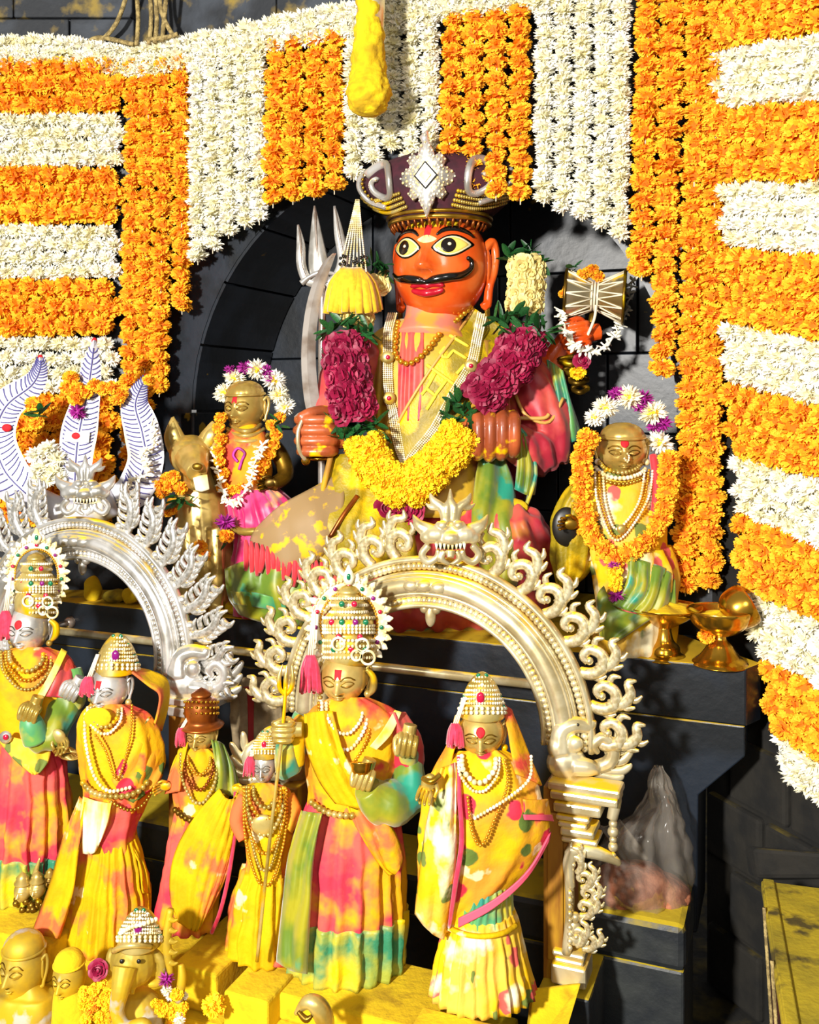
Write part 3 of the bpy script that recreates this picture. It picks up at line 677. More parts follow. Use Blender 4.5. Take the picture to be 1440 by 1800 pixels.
def sheet(fig, rows, nu=6, nv=6, wav=0, nw=3, seed=0):
    """open cloth: rows of (px, py, dy) control points"""
    rows = [cr(r, nu) for r in rows]; n = len(rows[0]); cols = [cr([r[i] for r in rows], nv) for i in range(n)]; g = G(); out = []
    for i in range(len(cols[0])):
        out.append([fig.P(c[i][0], c[i][1], c[i][2]+wav*1.5*math.sin(nw*6.283*j/n+seed+i*.15+1.5*noise.noise(Vector((c[i][0]*.03, c[i][1]*.015, seed))))) for j, c in enumerate(cols)])
    return g.loft(out, closed=False, cap=False)
def ft(fig, pts, rad, n=10, sm=5, **kw):
    """tube through (px, py, dy) with radius in px (number or list)"""
    if not hasattr(rad, '__len__'): rad = [rad]*len(pts)
    q = cr([tuple(p if len(p) == 3 else tuple(p)+(0,))+(r,) for p, r in zip(pts, rad)], sm)
    return [fig.P(*p[:3]) for p in q], [max(p[3], .05)*fig.k for p in q]
def T(fig, pts, rad, n=10, sm=5, g=None, **kw):
    g = g or G(); p, r = ft(fig, pts, rad, sm=sm); return g.tube(p, r, n=n, **kw)
def beads(fig, pts, r, gap=2.1, g=None, sm=8, n=8):
    g = g or G(); q = [fig.P(*p) for p in cr(pts, sm)]; acc = 0; step = r*gap*fig.k; last = q[0]; g.ell(q[0], r*fig.k, n=n, m=5)
    for a, b in zip(q, q[1:]):
        L_ = (b-a).length; pos = step-acc
        while pos <= L_: g.ell(a.lerp(b, pos/L_), r*fig.k, n=n, m=5); pos += step
        acc = L_-(pos-step)
    return g
def fist(fig, cx, cy, dy, ln, st, flip=1, rot=0, fr=None):
    """closed hand: four curled fingers side by side and a thumb; ln along the fingers, st across them (px)"""
    g = G(); k = fig.k; fr = fr or st/8.2; Rr = Matrix.Rotation(R(rot), 3, 'Y')
    def q(a, b, c): return fig.P(cx, cy, dy)+Rr @ (Vector((a*flip, -c, b))*k)
    g.ell(q(6, 0, -ln*.1), (ln*.48*k, ln*.36*k, st*.46*k), Rr, n=18, m=12)
    for i in range(4):
        b = st*(.375-.25*i); l = ln*(.5, .53, .5, .44)[i]
        pts = cr([(l*.95, b, ln*.05, fr), (l*.7, b, ln*.36, fr*1.08), (l*.0, b, ln*.46, fr), (-l*.75, b, ln*.36, fr*1.05), (-l*.98, b, ln*.08, fr*.95), (-l*.5, b, -ln*.12, fr*.8)], 5)
        g.tube([q(*p[:3]) for p in pts], [p[3]*k for p in pts], n=10)
        g.ell(q(-l*.98, b, ln*.08), fr*1.02*k, n=10, m=7)
    pts = cr([(ln*.42, st*.35, -ln*.1, fr*1.1), (ln*.2, st*.58, ln*.12, fr*1.15), (-ln*.15, st*.56, ln*.32, fr), (-ln*.4, st*.46, ln*.4, fr*.85)], 5)
    g.tube([q(*p[:3]) for p in pts], [p[3]*k for p in pts], n=10); g.ell(q(*pts[-1][:3]), fr*.85*k, n=10, m=7)
    pts = [(ln*.3, 0, -ln*.1, st*.36), (ln*.9, 0, -ln*.15, st*.33)]
    g.tube([q(*p[:3]) for p in pts], [p[3]*k for p in pts], n=14)
    return g
def open_hand(fig, wr, dirn, size, side=1, curl=.3, dy=0):
    """relaxed small hand from the wrist (px, py) along a direction in the picture plane"""
    g = G(); k = fig.k; d = Vector((dirn[0], 0, -dirn[1])).normalized(); a = Vector((d.z, 0, -d.x))*side; f = Vector((0, -1, 0)); o = fig.P(wr[0], wr[1], dy)
    def q(l, s, c): return o+(d*l+a*s+f*c)*size*k
    M3 = Matrix((a, f, d)).transposed()
    g.ell(q(.32, 0, 0), (.27*size*k, .14*size*k, .36*size*k), M3)
    for i, (s, l) in enumerate(((-.2, .38), (-.07, .46), (.07, .43), (.2, .33))):
        g.tube([q(.55, s, 0), q(.55+l*.5, s*1.15, .1+curl*.1), q(.55+l*.85, s*1.2, .1+curl*.5), q(.55+l*.8, s*1.2, .05+curl*.9)], [.075*size*k, .072*size*k, .065*size*k, .05*size*k], n=7)
    g.tube([q(.15, .2, .02), q(.4, .38, .14), q(.62, .36, .28)], [.09*size*k, .08*size*k, .06*size*k], n=7)
    return g
def tassel(fig, cx, top, bot, w, dy, mat, parent, cords=True, name='tassel', n=26, up=None):
    g = G(); rr = random.Random(int(cx*7+top))
    for i in range(n):
        a = 6.283*i/n; r_ = rr.uniform(.55, 1)
        T(fig, [(cx+w*.14*math.cos(a), top, dy+w*.14*math.sin(a)), (cx+w*.36*math.cos(a)*r_, top+(bot-top)*.35, dy+w*.3*math.sin(a)), (cx+w*.5*math.cos(a)*r_+rr.uniform(-1, 1), bot+rr.uniform(-4, 4), dy+w*.42*math.sin(a)*r_)], [w*.07, w*.1, w*.07], n=5, sm=3, g=g)
    g.ell(fig.P(cx, top+(bot-top)*.3, dy), (w*.26*fig.k, w*.22*fig.k, (bot-top)*.3*fig.k))
    o = obj(name, g, mat, parent)
    if up:
        g = G()
        for s in (-1, 0, 1): T(fig, [(cx+s*w*.1, top+3, dy), (up[0]+s*2, up[1], dy+4)], w*.045, n=5, sm=2, g=g)
        obj('tassel_cord', g, 'cord', o)
    return o
def arcpts(cx, cy, rx, ry, a0, a1, dy, n=14, dyr=0): return [(cx+rx*math.sin(R(a0+(a1-a0)*i/n)), cy-ry*math.cos(R(a0+(a1-a0)*i/n)), dy) for i in range(n+1)]
# ------------------------------------------------------------------ the large seated statue
FM = Fig(770, .36); P = FM.P; K = FM.k
dei = thing('seated_statue', P(745, 1108), 'large seated orange-faced statue with black moustache and maroon crown in the niche', 'statue')
# body under the garment
TS = [(560, 706, 806, 40), (580, 668, 850, 52), (600, 652, 888, 62), (640, 645, 905, 72), (700, 648, 902, 78), (760, 660, 882, 80), (830, 658, 872, 86), (910, 650, 880, 96)]
def torso_dy(x, y, off=0):
    for a, b in zip(TS, TS[1:]):
        if y <= b[0] or b is TS[-1]:
            f = max(0, min(1, (y-a[0])/(b[0]-a[0]))); xl, xr, dd = [a[i]+(b[i]-a[i])*f for i in (1, 2, 3)]; break
    u = max(-.97, min(.97, (x-(xl+xr)/2)/((xr-xl)/2))); return -dd*math.sqrt(1-u*u)-off
obj('robe', shell(FM, TS, folds=9, amp=2.2, n=96, noise_amp=2), 'silk_gold', dei)
g = T(FM, [(765, 500, -5), (762, 560, -8), (758, 600, -18)], [50, 50, 66], n=24); obj('neck', g, 'skin_pink', dei)
g = sheet(FM, [[(x, y, torso_dy(x, y, 2.5)) for x in (700, 712, 726, 745)] for y in (575, 640, 700, 740)], wav=1.5); obj('chest_cloth', g, 'silk_pink', dei, solid=.003)
for xs in ((650, 660, 672, 686), (842, 860, 878, 892)):
    obj('lapel', sheet(FM, [[(x, y, torso_dy(x, y, 3)) for x in xs] for y in (598, 660, 720, 780, 840)], wav=2.6, nw=2.5, seed=xs[0]), 'silk_brown', dei, solid=.003)
# head
hd = Head(FM, 775, 469, 83, 85, 102, yaw=-19, dy=-8, nose=(.22, -.13), eye=(.46, .27), lip=-.5, jaw=.10, eyes=False, nose_h=1.35, relief=1.25)
ho = obj('head', hd.mesh(), 'skin', dei)
for s in (-1, 1):
    cx, cz = s*40, 25
    e = obj('eye', hd.patch(almond(cx, cz, 31, 19.5), 1.2), 'black_gloss', ho)
    obj('eye_rim', hd.patch(almond(cx, cz, 27.5, 16.5), 2.0), 'eye_cream', e)
    obj('eye_ball', hd.patch(almond(cx, cz, 24.5, 14), 2.7, dome=1.5), 'eye_white', e)
    obj('iris', hd.patch(disc2(cx-3, cz, 11.5, 12.5), 4.6), 'iris', e)
    obj('glint', hd.patch(disc2(cx-1, cz+2, 2.6), 5.6, rings=2), 'eye_cream', e)
    b = cr([(s*16, 43), (s*27, 52), (s*44, 55), (s*60, 50), (s*69, 42)], 6)
    g = G().tube([hd.on(x, z, 1.5) for x, z in b], [(2.5*K, (1.2+3.8*math.sin(math.pi*(i+1)/(len(b)+1)))*K) for i in range(len(b))], n=8)
    obj('eyebrow', g, 'black_gloss', ho)
g = G(); up = cr([(-28, -42), (-12, -39), (0, -41), (12, -39), (28, -42)], 5); g.tube([hd.on(x, z, 2.5) for x, z in up], [(4*K, 5.5*K*math.sin(math.pi*(i+.6)/(len(up)+.2))**.4+.6*K) for i in range(len(up))], n=10)
lo = cr([(-27, -49), (0, -54), (27, -49)], 8); g.tube([hd.on(x, z, 3) for x, z in lo], [(5*K, 6*K*math.sin(math.pi*(i+.6)/(len(lo)+.2))**.4+.6*K) for i in range(len(lo))], n=10)
obj('lips', g, 'lip', ho)
mo = cr([(-70, -16, 2.6), (-56, -26, 5.0), (-36, -29, 7.2), (-14, -33, 7.5), (0, -36, 4.5), (14, -33, 7.5), (36, -29, 7.4), (56, -25, 6.4), (68, -14, 5), (70, -2, 4.2), (66, 4, 3.4)], 6)
g = G().tube([hd.on(max(-74, min(x, 74)), z, 5) for x, z, r_ in mo], [r_*K for x, z, r_ in mo], n=12); g.ell(hd.on(66, 4, 5), 4*K); obj('moustache', g, 'black_gloss', ho)
obj('tilak', hd.patch([(-5, 38), (5, 38), (6, 62), (-6, 62)], 1.5), 'red_powder', ho)
obj('forehead_powder', hd.patch([(-68, 50), (-40, 62), (-14, 58), (14, 58), (40, 62), (68, 50), (62, 72), (32, 86), (0, 90), (-32, 86), (-62, 72)], 1.0), 'powder', ho)
obj('brow_patch', hd.patch(almond(0, 36, 17, 7, lift=0), 1.4), 'cloth_white', ho)  # pale almond patch low between the brows
for s in (-1, 1):
    g = hd.ear(s, 1.3, 1.25); e = obj('ear', g, 'skin', ho, remesh=1.6*K)
    q = hd.w((s*80, 14, -58)); g = G(); g.tube([q+Vector((0, 0, 8*K)), q-Vector((0, 0, 14*K)), q-Vector((0, 0, 30*K))], [4*K, 5.5*K, 6.5*K], n=4); obj('earring', g, 'gold', e)
# crown
crn = thing('crown', P(773, 402), 'maroon velvet crown with silver jewel plate on the orange-faced statue', 'crown')
Rc = Matrix.Rotation(R(-13), 3, 'Z'); cc = P(773, 391, -8)
def cw(x, y, z): return cc+Rc @ (Vector((x, y, z))*K)
def crown_ring(z, rx, ry, n=48, f=None): return [cw(rx*math.cos(6.283*j/n)*(f(j/n) if f else 1), ry*math.sin(6.283*j/n)*(f(j/n) if f else 1), z) for j in range(n)]
prof = cr([(-8, 84, 86), (8, 91, 92), (26, 112, 100), (48, 136, 106), (70, 138, 104), (90, 118, 94), (106, 84, 74), (114, 30, 30)], 4)
g = G().loft([crown_ring(*p) for p in prof]); obj('velvet_cap', g, 'maroon', crn)
def cap_r(z):
    for a, b in zip(prof, prof[1:]):
        if z <= b[0]: f = (z-a[0])/(b[0]-a[0]); return a[1]+(b[1]-a[1])*f, a[2]+(b[2]-a[2])*f
    return prof[-1][1:]
def con(ang, z, off=2):                     # point on the cap; angle 0 = front, plus = picture right
    rx, ry = cap_r(z); return cw((rx+off)*math.sin(R(ang)), -(ry+off)*math.cos(R(ang)), z)
for z, r_ in ((-5, 4.2), (4, 3.2)):
    g = G(); g.tube([con(360*i/64, z) for i in range(64)], r_*K, n=8, closed=True); obj('brim_band', g, 'gold', crn)
for row in range(4):                          # swags of small beads
    g = G()
    for s in (-1, 1):
        for i in range(26):
            f = i/25; a = s*(24+62*f); z = 12+row*7+16*f-10*math.sin(math.pi*f); g.ell(con(a, z, 3), 3.5*K, n=6, m=4)
    obj('bead_swag', g, 'pale_gold', crn)
g = G()
for i in range(-9, 10):
    a = i*9; g.tube([con(a, -6, 2), con(a, -14, 1), con(a, -22, -1)], [1.6*K, 3.4*K, .8*K], n=6)
obj('red_drops', g, 'bronze_hat', crn)
# jewel plate
pl = G(); stars = []
for i in range(40):
    a = 6.283*i/40; r_ = 1+.16*math.cos(8*a)+.06*math.cos(20*a); stars.append((48*r_*math.sin(a)*(1-.25*abs(math.sin(2*a))), 56+56*r_*math.cos(a)*(1-.25*abs(math.sin(2*a)))))
def plate_pt(x, z, off): return cw(x, -104-off+.0035*x*x*2-(.1*(z-40) if z > 40 else 0), z)
ring0 = [plate_pt(x, z, 8) for x, z in stars]; ring1 = [plate_pt(x, z, 0) for x, z in stars]; mid = [plate_pt(x*.6, 56+(z-56)*.6, 12) for x, z in stars]; inn = [plate_pt(x*.05, 56+(z-56)*.05, 12) for x, z in stars]
pl.loft([ring1, ring0, mid, inn]); jp = obj('jewel_plate', pl, 'silver_plain', crn)
g = G()
for f in (.95, .78, .6, .44):
    for i in range(40):
        x, z = stars[i]; g.ell(plate_pt(x*f, 56+(z-56)*f, 11), (2.5 if i % 2 else 1.8)*K, n=6, m=4)
obj('diamond_setting', g, 'pearl', jp)
for f, m_ in ((20, 'black_gloss'), (17, 'silver_plain'), (10, 'gold')):
    g = G(); o_ = 14+(20-f)*.4; g.loft([[plate_pt(x*f, 56+z*f*1.15, o_-4) for x, z in ((0, 1), (1, 0), (0, -1), (-1, 0))], [plate_pt(x*f, 56+z*f*1.15, o_) for x, z in ((0, 1), (1, 0), (0, -1), (-1, 0))]]); obj('centre_stone' if f == 10 else 'stone_mount', g, m_, jp, smooth=False)
g = G(); q = [plate_pt(0, 108, 6), plate_pt(-3, 118, 4), plate_pt(2, 130, 0)]; g.tube(q, [5*K, 8*K, 2*K], n=8); obj('plume', g, 'silver_plain', jp)
for s in (-1, 1):                             # paisley side ornaments
    pz = []
    for i in range(40):
        f = i/39; a = 7.5*f; r_ = 36*(1-f*.8); pz.append((s*80+s*r_*.8*math.cos(a+.6), 52+1.1*r_*math.sin(a+.6)))
    def side_pt(x, z, off=0):
        an = math.degrees(math.asin(max(-.99, min(.99, x/126)))); return con(an, max(0, min(z, 110)), 4+off)
    so = obj('paisley', G().tube([side_pt(x, z) for x, z in pz], [(6*K, (9-5*i/39)*K) for i in range(40)], n=8), 'silver_plain', crn)
    g = G()
    for i in range(0, 40, 1): x, z = pz[i]; g.ell(side_pt(x, z, 4), 1.9*K, n=6, m=4)
    obj('paisley_stones', g, 'pearl', so)
    rim = [(s*78, 20), (s*112, 40), (s*130, 72), (s*118, 108), (s*88, 128)]
    q = cr(rim, 8); g = G()
    def rim_pt(x, z): z *= .84; rx, ry = cap_r(max(-8, min(z, 113))); u = max(-1, min(1, x/(rx+5))); return cw(x*1.02, -(ry+5)*math.sqrt(max(0, 1-u*u)), z)
    g.tube([rim_pt(*p) for p in q], [(6*K, 5*K)]*len(q), n=8); obj('silver_rim', g, 'silver_plain', crn)
    g = G()
    for p in q[6::2]: g.ell(rim_pt(p[0]*.93, p[1]), 3.2*K, n=6, m=4)
    obj('rim_beads', g, 'gold', crn)
# sash with lettering
SP = cr([(872, 566), (846, 606), (800, 668), (757, 735), (722, 800), (700, 842)], 6)
def sash_grid(off, half):
    rows = []
    for i, (x, y) in enumerate(SP):
        a = SP[min(i+1, len(SP)-1)]; b = SP[max(i-1, 0)]; tx, ty = a[0]-b[0], a[1]-b[1]; l = math.hypot(tx, ty); nx, ny = -ty/l, tx/l
        if nx > 0: nx, ny = -nx, -ny
        rows.append([P(x+nx*h_, y+ny*h_, torso_dy(x+nx*h_, y+ny*h_, off)) for h_ in half])
    return rows
g = G().loft(sash_grid(4, [-46+92*i/12 for i in range(13)]), closed=False, cap=False)
ss = obj('sash', g, 'silk_olive', dei, solid=.004)
g = G()
rows = sash_grid(6, [46]); g.tube([r_[0] for r_ in rows], 2.6*K, n=7); obj('sash_edge', g, 'sash_edge', ss)
for st in ([(790, 589), (824, 609)], [(783, 609), (774, 620), (779, 628), (787, 628), (797, 616), (820, 630)], [(817, 641), (803, 657)], [(750, 641), (803, 679)], [(765, 656), (750, 683), (741, 694)], [(750, 683), (765, 695), (786, 667)], [(766, 695), (750, 720)]):
    q = []
    for a, b in zip(st, st[1:]): q += [(a[0]+(b[0]-a[0])*i/5, a[1]+(b[1]-a[1])*i/5) for i in range(5)]
    q.append(st[-1]); g = G().tube([P(x, y, torso_dy(x, y, 6.5)) for x, y in q], [(1.1*K, 2.9*K)]*len(q), n=6, ref=(0, -1, 0)); obj('lettering', g, 'sash_letter', ss)
# lap and robes below
def blob(fig, parts, name, mat, parent, vox=3.0, it=6, **kw):
    g = G()
    for p in parts:
        if p[0] == 'e': g.ell(fig.P(*p[1]), tuple(x*fig.k for x in p[2]), n=18, m=12)
        else: T(fig, p[1], p[2], n=14, sm=4, g=g)
    return obj(name, g, mat, parent, remesh=vox*fig.k, smooth_it=it, **kw)
blob(FM, [('e', (750, 985, 20), (175, 110, 105)), ('t', [(690, 920, -30), (590, 940, -80), (470, 985, -60)], [70, 62, 42]), ('t', [(820, 930, -30), (905, 945, -70), (945, 985, -30)], [66, 60, 45]), ('t', [(560, 1050, -95), (700, 1065, -130), (880, 1062, -95), (930, 1055, -40)], [46, 46, 46, 42]), ('t', [(520, 1030, -60), (470, 1060, -30)], [48, 34])], 'dhoti', 'silk_pink', dei, wr=.010)
obj('dhoti_hem', shell(FM, level=True, secs=[(1086, 470, 945, 122, -25), (1098, 462, 952, 128, -25), (1108, 458, 956, 132, -25), (1112, 460, 954, 130, -25)], folds=15, amp=3, n=90), 'silk_teal', dei)
obj('gold_drape', sheet(FM, [[(588, 800, -70), (622, 800, -92), (660, 830, -100), (705, 850, -98)], [(570, 860, -95), (615, 870, -120), (660, 885, -125), (720, 900, -122)], [(555, 920, -128), (605, 930, -150), (655, 935, -150), (730, 950, -140)], [(560, 1000, -130), (610, 1010, -145), (670, 1010, -150), (740, 1010, -150)]], wav=3, nw=4), 'silk_olive', dei, solid=.004)
obj('drape_edge', T(FM, [(582, 800, -80), (568, 860, -108), (552, 930, -140), (545, 980, -140)], 5, n=8), 'silk_brown', dei)
obj('drape_edge', T(FM, [(628, 872, -128), (604, 905, -146), (580, 945, -152)], 4, n=8), 'bronze_hat', dei)
obj('knee_shawl', sheet(FM, [[(600, 830, -86), (540, 862, -112), (490, 890, -118), (448, 930, -95)], [(605, 880, -124), (548, 905, -142), (492, 930, -136), (440, 955, -104)], [(590, 945, -145), (545, 960, -150), (500, 985, -140), (462, 992, -112)], [(560, 985, -138), (530, 995, -142), (500, 1002, -134), (470, 1005, -112)]], wav=2, nw=2), 'gauze', dei, solid=.002)
obj('knee_cloth', sheet(FM, [[(592, 838, -80), (540, 872, -108), (496, 902, -112), (455, 940, -90)], [(600, 900, -122), (548, 920, -136), (496, 945, -128), (452, 962, -98)]], wav=2, nw=2), 'cloth_orange', dei, solid=.003)
g = G(); rr = random.Random(5)
for i in range(15):
    x = 432+i*9.5; y = 955+i*2.8; T(FM, [(x, y-6, -118-i*2), (x+2, y+16, -122-i*2), (x+rr.uniform(-3, 3), y+rr.uniform(34, 52), -116-i*2)], [2.5, 5.5, 4], n=6, sm=3, g=g)
obj('fringe', g, 'tassel_red', dei)
obj('green_hem', sheet(FM, [[(395, 1000, -70), (440, 985, -110), (500, 1000, -125), (560, 1015, -130)], [(400, 1045, -80), (450, 1040, -125), (500, 1050, -135), (545, 1060, -135)], [(420, 1080, -80), (465, 1095, -118), (505, 1098, -128), (530, 1100, -125)]], wav=6, nw=3), 'silk_green', dei, solid=.004)
obj('teal_border', sheet(FM, [[(405, 1040, -88), (450, 1042, -133), (500, 1056, -142)], [(412, 1062, -88), (458, 1068, -130), (505, 1078, -138)]], wav=4, nw=3), 'silk_teal', dei, solid=.004)
obj('waist_cloth', sheet(FM, [[(845, 790, -78), (870, 800, -60), (885, 800, -45)], [(835, 850, -100), (870, 860, -92), (905, 860, -70)], [(830, 930, -128), (865, 940, -128), (905, 935, -118)], [(850, 1020, -130), (880, 1030, -132), (910, 1030, -118)]], wav=5, nw=2), 'silk_green', dei, solid=.004)
# sleeves and hands
blob(FM, [('t', [(655, 618, 0), (612, 660, -18), (588, 720, -40), (585, 765, -62)], [42, 44, 38, 30])], 'sleeve', 'silk_pink', dei, vox=2.5, wr=.006)
blob(FM, [('t', [(880, 620, 5), (925, 680, 10), (958, 750, 0), (962, 815, -12)], [44, 52, 50, 34]), ('t', [(958, 800, -10), (930, 790, -45), (900, 775, -62)], [38, 36, 30])], 'sleeve', 'silk_pink', dei, vox=2.5, wr=.008)
g = T(FM, [(905, 690, -30), (925, 730, -48), (965, 742, -48), (990, 700, -28)], 3, n=7); g2 = T(FM, [(912, 735, -52), (955, 735, -52), (965, 728, -50)], 3.5, n=7, g=g); obj('sleeve_cord', g, 'sash_edge', dei)
obj('hand', fist(FM, 560, 765, -70, 66, 70), 'skin_hand', dei, remesh=1.7*K, smooth_it=2)
obj('hand', fist(FM, 870, 762, -88, 74, 80, rot=-90, flip=1), 'skin_hand', dei, remesh=1.8*K, smooth_it=2)
# open sleeve mouth below the right hand
g = G(); rings = []
for dyo, f in ((-78, 1.0), (-60, 1.02), (-30, .95), (10, .8)):
    rings.append([P(896+46*f*math.cos(6.283*j/40)*(1 if math.sin(6.283*j/40) > 0 else 1-.35*abs(math.sin(6.283*j/40))), 835-88*f*math.sin(6.283*j/40), dyo+4*math.sin(5*6.283*j/40)) for j in range(40)])
g.loft(rings, cap=False); sl = obj('hanging_sleeve', g, 'silk_green', dei, solid=.005)
g = G().tube(rings[0], 3.6*K, n=7, closed=True); obj('sleeve_border', g, 'silk_teal', sl)
g = G().loft([[p for p in rings[3]], [P(896, 835, 12)]*40], cap=False); obj('sleeve_lining', g, 'silk_magenta', sl)
g = G(); g.ell(P(896, 892, -84), (32*K, 6*K, 16*K)); obj('sleeve_tip', g, 'powder', sl)
g = sheet(FM, [[(905, 742, -84), (920, 760, -84), (935, 790, -70)], [(910, 800, -90), (928, 815, -86), (944, 830, -70)], [(905, 860, -90), (925, 870, -84), (940, 870, -66)]], wav=3); obj('sleeve_flap', g, 'silk_green', sl, solid=.004)
# raised rear arm on the right
blob(FM, [('t', [(930, 640, 40), (968, 650, 40), (990, 620, 28), (1002, 590, 18)], [40, 36, 28, 21])], 'rear_arm', 'skin', dei, vox=2)
obj('rear_hand', fist(FM, 1012, 590, 2, 50, 46, rot=-10), 'skin', dei, remesh=1.7*K, smooth_it=2)
obj('rear_sleeve', sheet(FM, [[(962, 632, 0), (975, 640, -14), (990, 652, -8)], [(968, 690, -8), (985, 695, -24), (1002, 700, -10)], [(974, 745, -8), (995, 750, -26), (1016, 742, -10)], [(984, 776, -4), (1004, 778, -20), (1022, 768, -6)]], wav=5, nw=2), 'silk_teal', dei, solid=.004)
g = G()
for i, (x, y, r_) in enumerate(((1006, 634, 23), (1012, 652, 20), (1016, 668, 17), (1020, 684, 14))): T(FM, arcpts(x, y, r_, 7, -90, 90, 6, 8), 6-.6*i, g=g, n=7, sm=2); T(FM, [(x-r_, y, 6), (x, y+6, -8), (x+r_, y, 6)], 6.5-.6*i, g=g, n=7)
obj('armlets', g, 'brass_dark', dei)
flower('yellow_marigold', P(1016, 655, -22), 15*K, dei); flower('rose', P(1023, 634, -24), 16*K, dei, aim((0, -1, .2)))
# pedestal cushion
obj('seat', shell(FM, level=True, secs=[(1106, 455, 960, 132, -25), (1112, 450, 965, 134, -25), (1116, 452, 962, 132, -25)], folds=0), 'silk_olive', dei)

# ------------------------------------------------------------------ necklaces
nb = [(828, 540), (793, 571), (774, 585), (757, 608), (741, 625), (727, 636), (714, 639), (701, 632), (694, 617), (696, 590), (700, 563)]
o = obj('bead_necklace', beads(FM, [(x, y, torso_dy(x, y, 11)) for x, y in nb], 5.2, 1.9), 'gold_bead'); tag(o, 'necklace of large golden beads round the neck of the orange-faced statue', 'necklace')
ml = [(690, 551), (682, 585), (682, 627), (682, 666), (685, 702), (690, 722), (700, 780), (711, 822)]; mr = [(711, 822), (730, 796), (765, 753), (799, 690), (828, 641), (839, 594), (848, 551)]
pn = thing('pearl_necklace', P(711, 822, -90), 'long many-stranded white pearl necklace hanging to a V on the statue chest', 'necklace')
for i in range(5):
    o_ = (i-2)*3.6
    obj('pearl_strand', beads(FM, [(x+o_*(1 if y < 800 else .4), y, torso_dy(x, y, 10)) for x, y in ml], 1.75, 2.0, n=6), 'pearl', pn)
    obj('pearl_strand', beads(FM, [(x+o_*(1 if y < 800 else .4), y+o_*.4, torso_dy(x, y, 12)) for x, y in mr], 1.75, 2.0, n=6), 'pearl', pn)
for x, y in ((842, 572), (828, 643), (682, 628), (684, 700), (711, 826)):
    g = G(); g.ell(P(x, y, torso_dy(x, y, 15)), (11*K, 4*K, 11*K)); md = obj('medallion', g, 'pale_gold', pn); g = G(); g.ell(P(x, y, torso_dy(x, y, 19)), (4*K, 2.5*K, 4*K)); obj('stone', g, 'gem_red' if y != 826 else 'gem_green', md)

# ------------------------------------------------------------------ big garland
gar = thing('rose_garland', P(700, 940, -120), 'thick garland of red roses, leaves and yellow marigolds on the large statue', 'garland')
def gpt(pa, f):
    q = cr(pa, 8); x = f*(len(q)-1); i = min(int(x), len(q)-2); a, b = q[i], q[i+1]; return tuple(a[j]+(b[j]-a[j])*(x-i) for j in range(len(a)))
def cover(kind, path, r, size, n_along, n_around, arc=150):
    for i in range(n_along):
        x, y, dy = gpt(path, (i+.5)/n_along); x2, y2, _ = gpt(path, min(1, (i+.6)/n_along)); l = math.hypot(x2-x, y2-y) or 1; nx, ny = -(y2-y)/l, (x2-x)/l
        for j in range(n_around):
            a = R(-arc/2+arc*(j+.5+(.3 if i % 2 else -.2))/n_around); c_, s_ = math.cos(a), math.sin(a)
            pos = P(x+nx*r*s_, y+ny*r*s_, dy-r*c_)
            d = Vector((nx*s_, -c_, -ny*s_)); flower(kind, pos, size*K*FR.uniform(.9, 1.12), gar, aim(d))
def core(path, r, mat): obj('garland_core', T(FM, path, r, n=12), mat, gar)
A1 = [(606, 600, -75), (610, 660, -92), (622, 725, -98)]; core(A1, 30, 'leaf'); cover('rose', A1, 32, 27, 5, 4)
A2 = [(925, 592, -70), (900, 640, -88), (845, 700, -98)]; core(A2, 30, 'leaf'); cover('rose', A2, 33, 27, 5, 4)
Y1 = [(640, 775, -105), (655, 815, -116), (690, 850, -124), (708, 862, -126)]; core(Y1, 24, 'marigold_yellow'); cover('yellow_marigold', Y1, 24, 17, 8, 5, 180)
Y2 = [(812, 762, -105), (790, 795, -114), (745, 838, -124), (715, 864, -126)]; core(Y2, 26, 'marigold_yellow'); cover('yellow_marigold', Y2, 26, 18, 8, 5, 180)
for pts, n_, sz_ in (([(580, 582), (606, 576), (640, 586)], 26, 34), ([(600, 745), (630, 752), (655, 748), (612, 770)], 34, 34), ([(905, 560), (930, 575), (880, 570), (950, 585)], 30, 36), ([(800, 712), (818, 728), (790, 730), (830, 745)], 32, 32), ([(680, 882), (712, 884), (730, 888)], 16, 30), ([(675, 918), (700, 925), (726, 918)], 18, 28)):
    leaves([P(x, y, -98) for x, y in pts], sz_*K, gar, n_)
for x, y in ((680, 893), (702, 890), (724, 898), (690, 905), (714, 906)): flower('rose', P(x, y, -132), 22*K, gar, aim((FR.uniform(-.4, .4), -1, .1)))
for x, y in ((690, 934), (704, 940), (716, 934)): flower('yellow_marigold', P(x, y, -120), 13*K, gar)
C1 = [(925, 462, -30), (926, 500, -34), (922, 542, -46)]; core(C1, 26, 'rose_cream'); cover('cream_rose', C1, 27, 20, 5, 4, 200)
C0 = [(628, 552, -60), (622, 565, -66)]; core(C0, 26, 'rose_cream'); cover('cream_rose', C0, 26, 18, 2, 4, 180)
C3 = [(662, 492, -10), (668, 508, -14)]; cover('cream_rose', C3, 16, 16, 2, 2, 160)
leaves([P(x, y, -30) for x, y in ((900, 452), (925, 446), (950, 462))], 34*K, gar, 26); leaves([P(x, y, -12) for x, y in ((655, 468), (678, 478), (668, 470))], 30*K, gar, 18)

